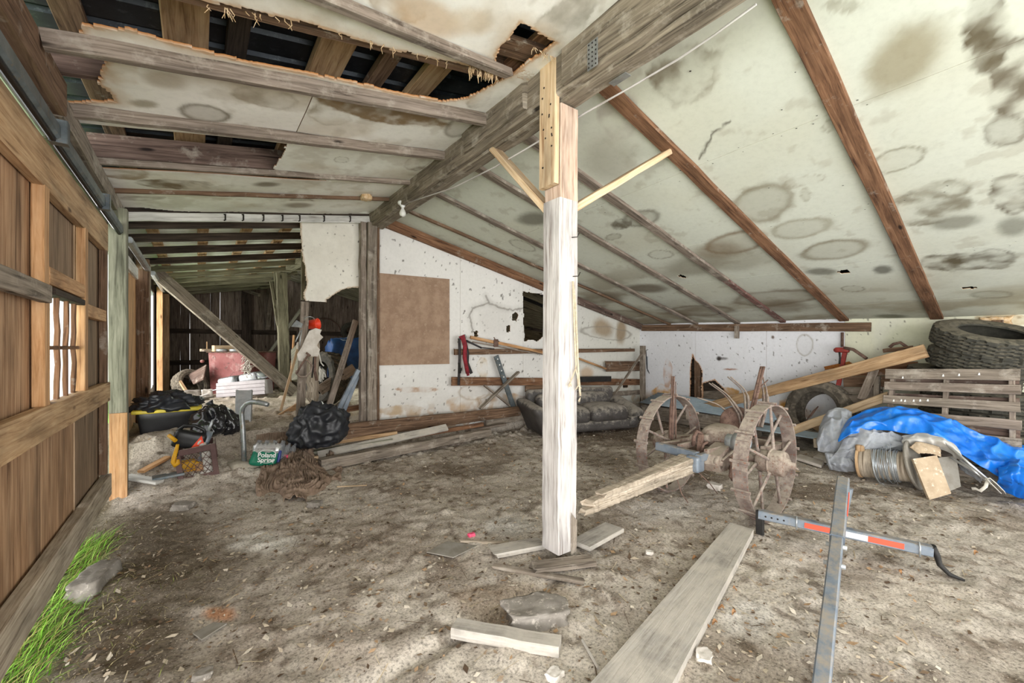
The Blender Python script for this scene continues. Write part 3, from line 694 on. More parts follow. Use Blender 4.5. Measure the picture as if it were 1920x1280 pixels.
# low wall
def lx(p): return (p.y, p.z)
def LWP(pts): return [lx(AX(*p, XL)) for p in pts]
ls = [5.5, XL*.5721, XL*.4077, XL*.2679, -1.7]
LH = [LWP([(1294, 745), (1295, 690), (1299, 664), (1303, 676), (1310, 682), (1316, 695), (1315, 745)]), LWP([(1318, 718), (1340, 712), (1350, 722), (1366, 740), (1366, 752), (1318, 752)])]
LS = [(1508, 645, 16, 20, 0, 'thin', (170, 166, 158), .9), (1245, 735, 22, 14, 0, 'wet', (206, 160, 100), .8), (1365, 735, 20, 10, 0, 'wet', (206, 160, 100), .8), (1475, 760, 16, 12, 0, 'wet', (214, 160, 90), .85), (1355, 672, 12, 3, 0, 'fill', (70, 60, 52), .7), (1449, 632, 4, 4, 0, 'fill', (90, 64, 40), .9), (1348, 672, 5, 5, 0, 'fill', (50, 42, 36), .95),
      (1880, 600, 60, 14, 0, 'wet', (186, 168, 136), .8), (1700, 640, 60, 40, 0, 'fill', (176, 180, 140), .4), (1252, 700, 8, 26, 0, 'wet', (186, 130, 76), .5), (1370, 692, 16, 2, 0, 'fill', (150, 96, 60), .9)]
for i in range(4):
    A = np.linspace(ls[i+1]+.002, ls[i]-.002, int((ls[i]-ls[i+1])/.013)); B = np.arange(0, 1.9, .013)
    aa, bb = np.meshgrid(A, B, indexing='ij'); ca, cb = (aa[:-1, :-1]+aa[1:, 1:])/2, (bb[:-1, :-1]+bb[1:, 1:])/2
    tint = (226, 227, 232) if i < 3 else (222, 222, 200)
    col = np.zeros(aa.shape+(3,))+np.array(lin(tint))
    col = blend(col, sstep(.45, .7, fbm(aa*2, bb*1.5, 35, 4))*.25, (206, 206, 206))
    col = blend(col, sstep(.79, .82, fbm(aa*30, bb*19, 36, 3))*.8, (80, 74, 66))
    col = blend(col, (1-sstep(.1, .55, bb))*sstep(.5, .58, fbm(aa*6, bb*6, 37, 4))*.8, (206, 160, 104))
    for k, s in enumerate(LS): col = stain(col, aa, bb, ellip(*s[:5], lambda x, y: AX(x, y, XL), lx), s[5], s[6], s[7], 450+k)
    keep = cb < zR(XL, ca)+.01
    ja = ca+.03*(fbm(ca*20, cb*20, 6)-.5); jb = cb+.03*(fbm(ca*20, cb*20, 7)-.5)
    for h in LH: keep &= ~inpoly(ja, jb, h); 
    for h in LH: col = blend(col, (1-sstep(.006, .022, dpoly(aa, bb, h)+.012*(fbm(aa*30, bb*30, 8)-.5)))*.8, (190, 132, 70))
    struct(sheet('wall_right', lambda y, z: (np.full_like(y, XL), y, z), A, B, keep, col, (1, 0, 0), .014, 'panel', np.array(lin((180, 124, 66)))), 'white panelled low wall', 'wall')
MBs = MB(); MBs.box((7.62, 6.0, .95), (.03, 15.8, 2.0)); struct(MBs.build('wall_right_siding', 'dark_wood'), 'outer siding behind the low wall', 'wall')
# far wall of vertical planks, moss and gaps
mb = MB(); x = -.75
while x < 7.5:
    wd = R.uniform(.16, .26); g = .008 if R.random() < .06 else -.004
    mb.bar((x+wd/2, 13.6+R.uniform(-.008, .008), .2), (x+wd/2, 13.6, 3.6-max(0, x-1.8)*.25), wd-g, .025, (0, 1, 0), .003, seg=5, jit=.003); x += wd
struct(mb.build('wall_far', 'bay_wood'), 'dark upright plank wall closing the back bay', 'wall')
for z in (.95, 1.75): board('wall_girt', (-.7, 13.54, z), (7.4, 13.54, z), .05, .12, 'dark_wood', 'dark girt nailed across the far plank wall, %s one' % ('lower' if z < 1 else 'upper'), 'girt')
# divider behind the white wall, mossy planks seen through the hole
mb = MB()
for k in range(9):
    mb.bar((4.2, 7.3+.02*k, 1.25+.16*k), (7.3, 7.3+.02*k, .95+.16*k+R.uniform(-.1, .1)), .03, .13, (0, 0, 1), .003, jit=.004)
tag(mb.build('slat_partition', 'mossy_wood'), 'mossy slanting slats seen through the hole in the white wall', 'partition')
# ------------------------------------------------------------------ left sliding door
XD = -.575                                     # inner face of the door members
def DY(px, py, x=XD): return AX(px, py, x).y
door = thing('door_1', 'big wooden sliding door of plywood and studs with a barred window', None, (XD, 2.0, .15)); tag(door, kind='structure', cat='door')
YE = 4.62
yw0, yw1 = DY(94, 650, -.6)-.03, DY(149, 650, -.6)
def dbar(name, y0, z0, y1, z1, w, h, mat, x=XD, parent=None, up=None):
    return MB().bar((x-w/2, y0, z0), (x-w/2, y1, z1), w, h, up or ((0, 0, 1) if abs(y1-y0) > abs(z1-z0) else (0, 1, 0)), .004, jit=.0015).build(name, mat, parent or door)
def ply(y0, y1, z0, z1, mat='plywood'):
    return MB().bar((-.635, (y0+y1)/2, z0), (-.635, (y0+y1)/2, z1), .018, y1-y0, (0, 1, 0), .002).build('plywood_panel', mat, door)
ply(1.2, 1.6, .2, 2.3); ply(1.61, yw0, .2, 2.3); ply(yw0+.002, yw1, .2, 1.06); ply(yw0+.002, yw1, 1.63, 2.3, 'plywood_dark'); ply(yw1+.038, YE, .2, 2.3, 'plywood_dark')
dbar('top_rail', 1.2, 2.215, YE, 2.215, .045, .22, 'pine_aged')
dbar('middle_rail', 1.2, .995, YE, .995, .045, .15, 'pine_aged', x=XD+.012)
dbar('bottom_rail', 1.2, .255, YE, .255, .06, .17, 'rotten_wood', x=XD+.02)
ys1 = DY(84, 500); dbar('stud', ys1+.04, 1.07, ys1+.04, 2.11, .045, .085, 'orange_stud')
ys1b = ys1+.04
dbar('stud', yw1+.05, 1.07, yw1+.05, 2.11, .045, .085, 'orange_stud')
dbar('stud', YE-.04, .35, YE-.04, 2.11, .045, .07, 'brown_wood')
dbar('cross_rail', ys1b+.045, 1.70, yw1, 1.70, .045, .085, 'orange_stud')
dbar('cross_rail', yw1+.1, 1.59, YE-.08, 1.59, .045, .085, 'orange_stud')
dbar('cross_rail', 1.2, 1.60, ys1b-.02, 1.60, .04, .085, 'old_grey_wood', x=XD+.02)
wf = dbar('window_frame', yw0, 1.63, yw1, 1.63, .06, .035, 'dark_wood')
m, nt, b = newmat('dirty_glass'); L = nt.links.new
tr = nd(nt, 'ShaderNodeBsdfTransparent'); df = nd(nt, 'ShaderNodeBsdfTranslucent'); mx = nd(nt, 'ShaderNodeMixShader'); tc = nd(nt, 'ShaderNodeTexCoord')
n1 = nd(nt, 'ShaderNodeTexNoise', Scale=9.0, Detail=6.0); L(tc.outputs['Object'], n1.inputs[0]); L(ramp(nt, n1.outputs[0], [(.5, .12), (.7, .6)]), mx.inputs[0]); L(tr.outputs[0], mx.inputs[1]); L(df.outputs[0], mx.inputs[2]); L(mx.outputs[0], nt.nodes['Material Output'].inputs[0])
df.inputs[0].default_value = (.9, .9, .88, 1); MATS['dirty_glass'] = m
MB().box((-.625, (yw0+yw1)/2, 1.345), (.004, yw1-yw0, .56)).build('pane', 'dirty_glass', wf)
g = MB()
for f in (.30, .58, .86): g.bar((-.61, lerp(yw0, yw1, f), 1.07), (-.61, lerp(yw0, yw1, f), 1.62), .02, .03, (0, 1, 0), .003, seg=6, jit=.004)
g.bar((-.61, yw0, 1.345), (-.61, yw1, 1.345), .02, .02, (0, 0, 1), .003); g.bar((-.61, yw0+.015, 1.07), (-.61, yw0+.015, 1.62), .02, .03, (0, 1, 0), .003)
g.build('muntin', 'red_brown_wood', wf)
# track the door hangs from
tr_ = thing('door_track', 'grey steel box track above the sliding door', 'track', (-.545, 2, 2.34))
MB().box((-.545, 2.2, 2.365), (.05, 5.6, .075), ch=.012).build('rail', 'track_steel', tr_)
t2 = MB(); t2.box((-.545, 2.2, 2.322), (.018, 5.6, .012)); t2.build('slot', 'nail', tr_)
for y in (1.62, 2.9, 4.1): MB().box((-.53, y, 2.37), (.065, .05, .11), ch=.004).build('bracket', 'track_steel', tr_)
tr2 = thing('door_track', 'second steel track continuing past the green post', 'track', (-.53, 6, 2.3)); MB().box((-.53, 6.35, 2.37), (.06, 1.9, .06), ch=.012).build('rail', 'galvanized', tr2); MB().box((-.53, 9.3, 2.43), (.06, 2.4, .06), ch=.012).build('rail', 'galvanized', tr2)
# eave plate
board('eave_plate', (-.60, -1.7, 2.60), (-.60, 3.12, 2.62), .11, .17, 'brown_wood', 'rough brown eave plate beam above the door track', 'beam', jit=.003)
board('eave_plate', (-.60, 3.13, 2.60), (-.60, 5.45, 2.58), .09, .13, 'old_grey_wood', 'lighter continuation of the eave plate next to the header', 'beam', jit=.003)
board('fascia_board', (-.625, 1.2, 2.47), (-.625, 3.1, 2.47), .02, .13, 'white_board', 'whitewashed board between track and brown eave plate', 'board')
board('fascia_board', (-.625, 3.12, 2.47), (-.625, 4.9, 2.47), .02, .13, 'batten_grey', 'grey board between track and lighter eave plate', 'board')
struct(MB().box((-.68, 6.6, 2.55), (.02, 16.5, .34)).build('wall_left', 'dark_wood'), 'board band above the door openings', 'wall')
# green post at the end of the door and things of the left side of the back bay
gp = thing('door_post', 'greenish treated post at the end of the sliding door', 'post', (-.55, 5.0, 0))
MB().bar((-.555, 5.0, .0), (-.555, 5.0, 2.55), .118, .12, (0, 1, 0), .006, jit=.002).build('post', 'green_post', gp)
MB().bar((-.548, 4.925, .02), (-.548, 4.925, .78), .115, .025, (0, 1, 0), .003).build('repair_board', 'orange_stud', gp)
tag(MB().bar((-.66, 6.55, .3), (-.66, 6.55, 2.22), .03, 1.5, (0, 1, 0), .003).build('plywood_door', 'orange_stud'), 'orange plywood sheet door beyond the green post', 'door')
board('lintel_board', (-.62, 5.1, 2.27), (-.62, 7.1, 2.27), .03, .14, 'white_board', 'pale lintel board above the orange plywood door', 'board')
for k, (y, m, wd) in enumerate([(7.35, 'brown_wood', .13), (7.75, 'old_grey_wood', .10)]):
    board('bay_post', (-.58, y, .35), (-.58, y, 2.5), wd, .13, m, ['brown post right behind the orange plywood door', 'grey brown post paired with the brown one beside the bright gap'][k], 'post', up=(0, 1, 0), jit=.003)
board('bay_post', (-.59, 10.6, .35), (-.59, 10.6, 2.5), .09, .12, 'orange_stud', 'thin orange stud on the far side of the bright gap', 'post', up=(0, 1, 0))
board('bay_post', (-.57, 11.9, .35), (-.57, 11.9, 2.5), .14, .14, 'pine_aged', 'pine post beyond the bright gap, next to the black felt', 'post', up=(0, 1, 0), jit=.003)
struct(MB().box((-.68, 12.3, 1.3), (.02, 3.4, 2.3)).build('wall_left', 'nail'), 'black felted wall piece beyond the gap', 'wall')
tag(MB().box((-.64, 12.9, 2.0), (.03, .5, .62)).build('plywood_patch', 'orange_stud'), 'orange plywood patch on the black felt wall', 'panel')
rs = MB()
for k in range(16): rs.bar((-2.6, 8.2, .3+k*.15), (-2.6, 13, .3+k*.15), .02, .148, (-.15, 0, 1), .002)
struct(rs.build('siding_outside', 'red_siding'), 'red clapboard siding outside the opening', 'siding')

# ------------------------------------------------------------------ ridge beam and centre post
bm_ = thing('ridge_beam', 'massive grey built-up ridge beam running the length of the shed', 'beam', (1.86, 2, 2.89))
MB().bar((1.845, -1.7, 3.09), (1.845, 5.44, 3.07), .15, .36, (0, 0, 1), .010, seg=40, jit=.004).build('upper_timber', 'beam_wood', bm_)
MB().bar((1.888, -1.7, 2.925), (1.888, 5.44, 2.945), .125, .11, (0, 0, 1), .012, seg=40, jit=.004).build('lower_timber', 'beam_wood', bm_)
MB().bar((1.755, 2.20, 3.06), (1.755, 3.02, 3.055), .035, .24, (0, 0, 1), .006, seg=10, jit=.004, rough_end=.03).build('side_plank', 'beam_wood', bm_)
MB().bar((1.755, -1.7, 3.05), (1.755, 1.84, 3.055), .035, .27, (0, 0, 1), .006, seg=14, jit=.004).build('side_plank', 'beam_wood', bm_)
def plate(px, py, wd, h, x, label):
    p = AX(px, py, x); y, z = p.y, p.z; mb = MB(); mb.box((x, y, z), (.004, wd, h), ch=.001); o = mb.build('mending_plate', 'galvanized'); tag(o, label, 'metal plate')
    d = MB()
    for i in range(3):
        for j in range(6): d.lathe([(.005, 0), (.005, .0015), (0, .0015)], 6, (x-.002, y-wd/2+wd*(i+.5)/3, z-h/2+h*(j+.5)/6), (-1, 0, 0))
    d.build('nail_holes', 'nail', o)
plate(1111, 102, .075, .15, 1.734, 'galvanized nail plate on the side of the ridge beam')
pt = AT(1150, 152, 2.55); tag(MB().box((1.92, AX(1162, 157, 1.92).y, 2.868), (.05, .12, .004)).build('mending_plate', 'galvanized'), 'small galvanized plate under the ridge beam edge', 'metal plate')
post = thing('centre_post', 'whitewashed square timber post in the middle of the shed', 'post', (1.863, 1.994, 0))
def pst(z): return 1.863+.012*(z/2.9), 1.994
mb = MB(); mb.bar((1.863, 1.994, .06), (1.877, 1.994, 2.28), .16, .16, (0, 1, 0), .006, seg=30, jit=.0022); mb.build('shaft', 'whitewash', post)
wood('pink_pine', (194, 156, 128), (208, 174, 148), (150, 106, 80), (218, 190, 168), rough=.8)
MB().bar((1.882, 1.994, 2.28), (1.886, 1.994, 2.87), .152, .156, (0, 1, 0), .006, seg=6, jit=.002).build('splice', 'pink_pine', post)
sb = MB().bar((1.776, 1.994, 2.36), (1.782, 1.994, 3.16), .038, .15, (0, 1, 0), .004, seg=6, jit=.001).build('scab_board', 'new_pine', post)
for i in range(14): MB().lathe([(.006, 0), (.006, .002), (0, .002)], 6, (1.757, 1.94+R.uniform(0, .11), 2.42+R.uniform(0, .6)), (-1, 0, 0)).build('nail', 'nail', sb)
bk = MB(); bk.bar((1.915, 1.9115, .05), (1.918, 1.9115, .27), .05, .006, (0, 1, 0), .002, seg=8, jit=.003, rough_end=.05); bk.build('split_face', 'old_grey_wood', post)
a0 = AX(1030, 398, 1.86); a1 = AX(930, 283, 1.86)
board('knee_brace', (1.87, 2.05, a0.z-.03), (1.87, a1.y+.03, 2.90), .09, .045, 'new_pine', 'new pine knee brace from post up to the ridge beam', 'brace', up=(0, .7, .7))
c1 = CR(1250, 286, -.04); yB = c1.y
c0 = Vector((1.95, 1.99, AX(1098, 385, 1.95).z))
board('knee_brace', c0, c1, .045, .09, 'new_pine', 'new pine knee brace from post out to a right ceiling batten', 'brace', up=(0, 1, 0))
# ceiling battens, right slope
BAT = [((1452, -60), (1757, 597), .12, 'red_brown_wood', 'broad reddish batten crossing the ceiling furthest from the white wall'), ((1148, 175), (1583, 600), .115, 'red_brown_wood', 'broad brown batten that the knee brace reaches'), ((1000, 265), (1467, 602), .10, 'batten_grey', 'greyish batten turning red paint at its low end'),
       ((905, 321), (1383, 605), .095, 'batten_grey', 'grey batten that ends above the stub on the eave beam'), ((815, 361), (1300, 604), .085, 'batten_grey', 'third batten out from the white back wall'), ((761, 393), (1249, 605), .05, 'brown_wood', 'thin brown batten starting beside the light bulb')]
for k, (pa, pb, wd, m, lab) in enumerate(BAT):
    A_, B_ = CR(*pa, -.02), CR(*pb, -.02); 
    if k == 0: A_ = B_+(A_-B_)*1.1
    A_ = B_+(A_-B_)*((B_.x-1.97)/(B_.x-A_.x)); B_ = A_+(B_-A_)*((7.43-A_.x)/(B_.x-A_.x)); A_.z = float(zR(A_.x, A_.y))-.02; B_.z = float(zR(B_.x, B_.y))-.02
    if k == 2:
        t = thing('ceiling_batten', lab, 'batten', tuple(B_)); M_ = A_.lerp(B_, .66)
        MB().bar(A_, M_, wd, .035, (.27, 0, 1), .003, jit=.0025).build('board', m, t); MB().bar(M_, B_, wd*.8, .035, (.27, 0, 1), .003).build('painted_end', 'red_paint_wood', t)
    else: board('ceiling_batten', A_, B_, wd, .035, m, lab, 'batten', up=(.27, 0, 1), jit=.0025, seg=20)
A_, B_ = Vector((1.95, 5.46, float(zR(1.95, 5.46))-.07)), Vector((7.42, 5.46, float(zR(7.42, 5.46))-.05))
board('wall_rafter', A_, A_.lerp(B_, .62), .05, .13, 'red_brown_wood', 'orange brown rafter along the top of the white wall', 'rafter', jit=.002)
board('wall_rafter', A_.lerp(B_, .63)-Vector((0, .03, 0)), B_-Vector((0, .03, 0)), .05, .13, 'purple_brown_wood', 'darker low piece of the rafter on the white wall, near the corner', 'rafter', jit=.003)
# eave beam on the low wall
p0, p1 = AX(1201, 615, XL-.03), AX(1633, 612.5, XL-.03)
board('eave_beam', (XL-.03, 5.42, p0.z), (XL-.03, p1.y, p1.z), .05, .125, 'brown_wood', 'brown eave beam along the top of the low wall', 'beam', jit=.003)
q = AX(1381, 622, XL-.1); board('beam_stub', (XL-.085, q.y, q.z+.10), (XL-.09, q.y, q.z-.11), .10, .05, 'old_grey_wood', 'short grey block hung on the eave beam', 'block', up=(0, 1, 0), th=.8)
# left battens
LB = [((958, 140), (380, -45), .05, .075, 2.16, 'batten_grey', 'broken-ended batten under the nearest torn panel'), None]
A_, B_ = CL(952, 137, -.03), CL(620, 2, -.03); B_ = A_+(B_-A_)*2.4
board('ceiling_batten', A_, B_, .055, .05, 'batten_grey', 'grey batten with a broken end below the small ceiling hole', 'batten', jit=.002, rough_end=.03)
for k, (pr, pl, w_, h_, m, lab) in enumerate([((912, 219), (78, 62), .045, .085, 'batten_grey', 'heavy grey batten below the long torn orange edge'), ((817, 287), (100, 199), .05, .07, 'batten_grey', 'straight grey batten between two torn ceiling openings'),
                                        ((757, 341), (138, 298), .035, .045, 'batten_grey', 'thin batten right under the narrow ceiling gap'), ((688, 372), (168, 356), .03, .04, 'brown_wood', 'thin brown batten closest to the white header')]):
    A_, B_ = CL(*pr, -.02), CL(*pl, -.02); ym = (A_.y+B_.y)/2
    A_ = Vector((1.775, A_.y, float(zL(1.775, A_.y))-h_/2)); B_ = Vector((B_.x, B_.y, float(zL(B_.x, B_.y))-h_/2))
    board('ceiling_batten', A_, B_, w_, h_, m, lab, 'batten', jit=.003, seg=14)
# white header over the opening to the back bay
hd = thing('door_header', 'whitewashed header board with dark hooks over the back bay opening', 'header', (.6, 5.42, 2.6))
z = lambda x: AY(690, 411, 5.42).z-(1.76-x)*.168
MB().bar((-.55, 5.42, z(-.55)), (1.76, 5.42, z(1.76)), .03, .085, (0, 0, 1), .004, jit=.003, seg=14).build('header_board', 'white_board', hd)
for px in (420, 454, 492, 528, 560, 606, 655):
    p = AY(px, 409, 5.40); MB().tube([(p.x, 5.405, z(p.x)+.03), (p.x+.012, 5.395, z(p.x)+.035), (p.x+.012, 5.392, z(p.x)-.028), (p.x, 5.40, z(p.x)-.034)], .007, 6).build('hook', 'nail', hd)
# old post between white wall and opening
op = thing('old_post', 'weathered old grey post at the edge of the white wall', 'post', (1.77, 5.42, .3))
MB().bar((1.78, 5.42, .30), (1.78, 5.42, 2.93), .12, .13, (0, 1, 0), .008, seg=20, jit=.004).build('post', 'old_grey_wood', op)
MB().bar((1.68, 5.44, .30), (1.68, 5.44, 2.93), .07, .10, (0, 1, 0), .006, seg=20, jit=.005).build('side_board', 'batten_grey', op)
MB().bar((1.868, 5.44, .30), (1.868, 5.44, 2.90), .035, .09, (0, 1, 0), .005, seg=20, jit=.003).build('side_board', 'brown_wood', op)
# ------------------------------------------------------------------ more materials
plain('sofa_leather', (62, 58, 56), (78, 74, 72), rough=.55, scale=5, bmp=.12, bscale=40, dust=.38, dustc=(150, 143, 134))
plain('rust_dusty', (118, 102, 92), (146, 132, 120), rough=.85, metal=.05, scale=14, bmp=.35, dust=.4, dustc=(160, 149, 135), wear=(112, 72, 54))
plain('rust_purple', (112, 98, 92), (142, 130, 121), rough=.8, metal=.05, scale=12, bmp=.25, dust=.36, dustc=(162, 151, 138), wear=(128, 82, 64))
plain('rust_dark', (98, 76, 67), (124, 100, 88), rough=.8, metal=.2, scale=16, bmp=.3, wear=(64, 46, 40))
plain('steel_blue_grey', (108, 118, 130), (130, 139, 149), rough=.5, metal=.3, scale=6, bmp=.08, wear=(134, 138, 142), dust=.05)
plain('steel_light', (170, 176, 180), (192, 196, 198), rough=.4, metal=.6, scale=9, bmp=.05)
plain('tire_rubber', (52, 51, 45), (72, 70, 61), rough=.85, scale=7, bmp=.1, dust=.3, dustc=(112, 106, 92))
plain('tire_old', (74, 68, 60), (96, 90, 80), rough=.9, scale=7, bmp=.1, dust=.45, dustc=(136, 126, 112))
plain('tarp_blue', (12, 104, 204), (24, 124, 222), rough=.3, scale=3, spec=.5, wear=(60, 128, 200), ridge=(5.5, .55, .05))
plain('canvas_grey', (146, 150, 158), (164, 168, 174), rough=.8, scale=6, wear=(170, 171, 174), ridge=(8, .7, .05))
plain('canvas_pale', (178, 176, 170), (192, 190, 186), rough=.8, scale=6, ridge=(4, .3, .04))
plain('cardboard', (184, 165, 140), (166, 146, 122), rough=.9, scale=7, bmp=.15, wear=(214, 200, 180))
plain('board_grey', (146, 142, 134), (128, 122, 112), rough=.9, scale=8, bmp=.15)
plain('aluminium', (200, 202, 204), rough=.3, metal=.85, bmp=0)
plain('strap_white', (214, 210, 200), rough=.9, bmp=.1)
plain('red_metal', (146, 44, 38), (118, 40, 34), rough=.6, scale=12, bmp=.1, wear=(96, 62, 48))
plain('blue_sheet', (158, 176, 190), (176, 192, 204), rough=.5, metal=.1, scale=5, bmp=.05)
plain('white_stone', (212, 206, 198), (190, 182, 172), rough=.95, scale=9, bmp=.4)
plain('stone_grey', (140, 134, 126), (120, 114, 106), rough=.95, scale=9, bmp=.5, wear=(176, 168, 158))
plain('reflect_red', (236, 84, 58), rough=.4, bmp=0, spec=.5)
plain('reflect_white', (232, 232, 230), rough=.4, bmp=0, spec=.5)
plain('rope', (190, 177, 155), (170, 155, 132), rough=.95, scale=40, bmp=.4)
plain('black_plastic', (24, 24, 26), (34, 34, 36), rough=.35, scale=6, bmp=.05)
plain('mattblack', (30, 29, 28), (44, 42, 40), rough=.7, scale=9, bmp=.1)
def rotM(*cols):
    return Matrix((cols[0], cols[1], cols[2])).transposed()
def basis(n, x=(1, 0, 0)):
    n = Vector(n).normalized(); x = Vector(x); x = (x-n*x.dot(n)).normalized(); return rotM(x, n.cross(x), n)

# ------------------------------------------------------------------ wheeled cultivator
cv = thing('cultivator', 'rusty old steel-wheeled farm cultivator with curved tines', 'farm implement', (3.6, 1.9, 0))
def wheel(y, zc, out):
    c = Vector((3.61, y, zc)); rm = MB()
    rm.lathe([(.45, -.052), (.45, .052), (.437, .052), (.437, -.052)], 64, c, (0, 1, 0), closed=True, smooth=False)
    for k in range(13):
        a = 2*math.pi*(k+.2)/13; d = Vector((math.cos(a), 0, math.sin(a))); tn = Vector((-math.sin(a), 0, math.cos(a)))
        rm.bar(c+d*.457-Vector((0, .068, 0)), c+d*.457+Vector((0, .068, 0)), .022, .018, d, .004)
        rm.bar(c+d*.449-Vector((0, .050, 0))+tn*.05, c+d*.449+Vector((0, .050, 0))+tn*.05, .03, .008, d, .002)
        for s in (-.03, .03): rm.lathe([(.009, 0), (.009, .007), (0, .009)], 6, c+d*.437+Vector((0, s, 0))+tn*.09, -d)
    rim = rm.build('wheel_rim', 'rust_purple', cv)
    hb = MB()
    hb.lathe([(0, -.06), (.075, -.06), (.085, -.05), (.085, .05), (.075, .06), (0, .06)], 24, c, (0, 1, 0))
    hb.lathe([(0, 0), (.105, 0), (.11, .006), (.105, .014), (0, .014)], 24, c+Vector((0, out*.035, 0)), (0, out, 0))
    hb.lathe([(.098, 0), (.098, .07), (.088, .085), (.05, .088), (.046, .11), (.028, .112), (.026, .15), (0, .15)], 24, c+Vector((0, out*.05, 0)), (0, out, 0))
    hb.bar(c+Vector((-.01, out*.19, -.0)), c+Vector((.05, out*.20, -.03)), .014, .014)
    hb.build('wheel_hub', 'rust_dusty', cv)
    for k in range(10):
        a = 2*math.pi*(k+.35)/10; d = Vector((math.cos(a), 0, math.sin(a))); s = (.045 if k % 2 else -.045)
        MB().tube([c+d*.09+Vector((0, s, 0)), c+d*.11+Vector((0, s, 0)), c+d*.42+Vector((0, s*.25, 0)), c+d*.44+Vector((0, s*.2, 0))], [.019, .013, .011, .017], 8).build('spoke', 'rust_purple', cv)
wheel(1.47, .447, -1); wheel(2.32, .44, 1)
MB().tube([(3.61, 1.5, .447), (3.61, 2.28, .44)], .03, 12).build('axle', 'rust_dusty', cv)
def soft(p, h): return Vector((p.x, p.y, p.z*(1-.12*(p.x/h.x)**2)))
MB().rbox((3.80, 1.93, .535), (.36, .28, .22), .09, Matrix.Rotation(.15, 4, 'Z'), 4, 4, fn=soft).build('gear_housing', 'rust_dusty', cv)
g = MB(); g.prism([(-.17, -.02), (-.12, -.085), (.05, -.10), (.15, -.02), (.15, .10), (.02, .085), (-.13, .05)], (3.46, 1.72, .43), (1, .15, 0), (0, 0, 1), -.13)
g.lathe([(0, 0), (.05, 0), (.055, .01), (.055, .03), (.02, .035), (.018, .05), (0, .05)], 16, (3.345, 1.735, .42), (0, -1, 0))
g.bar((3.36, 1.70, .44), (3.60, 1.68, .52), .02, .012); g.build('chain_case', 'rust_dusty', cv)
g = MB(); g.bar((3.24, 1.84, .465), (3.26, 2.22, .475), .06, .07, (0, 0, 1), .008, seg=4, jit=.002); g.rbox((3.22, 1.845, .41), (.11, .11, .13), .02); g.bar((3.20, 1.81, .46), (3.34, 1.81, .46), .05, .06, ch=.008)
g.build('tongue_bracket', 'steel_blue_grey', cv)
g = MB(); g.bar((3.27, 2.02, .50), (3.72, 2.02, .50), .03, .05); g.bar((3.27, 2.18, .49), (3.68, 2.14, .47), .03, .05); g.bar((3.3, 1.8, .50), (3.7, 1.78, .50), .03, .04)
g.tube([(3.52, 2.27, .45), (3.52, 2.08, .51), (3.53, 2.0, .55), (3.55, 1.9, .56)], .03, 10); g.lathe([(.04, 0), (.05, .01), (.05, .06), (.04, .07)], 14, (3.52, 2.05, .525), (0, -1, .2))
g.bar((3.62, 1.5, .53), (4.2, 1.6, .46), .04, .05); g.bar((3.66, 2.28, .48), (4.25, 2.2, .45), .04, .05); g.bar((4.18, 1.55, .47), (4.24, 2.3, .46), .05, .05, ch=.006, seg=3, jit=.002); g.build('frame', 'rust_dusty', cv)
g = MB(); g.lathe([(.086, -.04), (.086, .04), (.072, .04), (.072, -.04)], 26, (3.60, 1.66, .555), (.15, 1, 0), closed=True); g.lathe([(0, 0), (.06, 0), (.06, .09), (.03, .1), (0, .1)], 18, (3.60, 1.68, .555), (0, 1, 0)); g.build('chain_sprocket', 'steel_light', cv)
g = MB()
for dy in (0, .035): g.tube([(3.42, 1.62+dy, .47), (3.40, 1.60+dy, .40), (3.37, 1.60+dy, .33), (3.40, 1.60+dy, .30), (3.45, 1.61+dy, .33), (3.46, 1.62+dy, .42)], .017, 8)
g.bar((3.42, 1.6, .36), (3.6, 1.75, .33), .03, .04); g.build('jaw_clamp', 'rust_dark', cv)
g = MB(); g.tube([(3.43, 1.98, .50), (3.42, 1.97, .58), (3.45, 1.96, .62), (3.50, 1.95, .60), (3.52, 1.95, .52)], .016, 8); g.bar((3.44, 1.93, .46), (3.46, 1.93, .60), .05, .02, (1, 0, 0)); g.tube([(3.40, 1.90, .43), (3.41, 1.88, .53), (3.44, 1.86, .55)], .012, 8); g.build('shackle', 'rust_dark', cv)
MB().lathe([(0, .0), (.05, .0), (.06, .012), (.10, .016), (.155, .006), (.16, .0), (.15, -.006), (0, -.012)], 30, AT(1383, 792, 4.12), (-.75, -.55, .35)).build('rear_disc', 'rust_dark', cv)
def tine(pts, r, name, mat, n=2, gap=.03):
    P = [AT(*p) for p in pts]; Q = []
    for i in range(len(P)-1):
        for k in range(4): Q.append(P[i].lerp(P[i+1], k/4))
    Q.append(P[-1]); Q2 = [Q[0]]+[(Q[i-1]+Q[i]*2+Q[i+1])/4 for i in range(1, len(Q)-1)]+[Q[-1]]
    mb = MB()
    for k in range(n):
        o = Vector((0, gap*(k-(n-1)/2), 0)); mb.tube([q+o for q in Q2], [r*(1.5 if i > len(Q2)*.45 else .8) for i in range(len(Q2))], 8, flat=.6)
    return mb.build(name, mat, cv)
tine([(1332, 718, 4.25), (1360, 738, 4.2), (1374, 755, 4.15), (1389, 778, 4.1), (1394, 812, 4.1)], .014, 'curved_tine', 'rust_purple')
tine([(1367, 706, 4.2), (1392, 728, 4.15), (1400, 742, 4.12), (1401, 775, 4.05), (1398, 812, 4.0)], .014, 'curved_tine', 'rust_purple')
tine([(1307, 745, 4.3), (1345, 757, 4.25), (1371, 777, 4.2), (1390, 812, 4.15)], .014, 'curved_tine', 'rust_purple', 1)
tine([(1427, 706, 4.0), (1434, 730, 4.0), (1436, 755, 3.95), (1424, 800, 3.9)], .014, 'curved_tine', 'rust_purple')
tine([(1430, 687, 3.75), (1420, 728, 3.7), (1409, 775, 3.68), (1397, 815, 3.66), (1384, 838, 3.66)], .017, 'hand_lever', 'rust_dark', 2, .02)
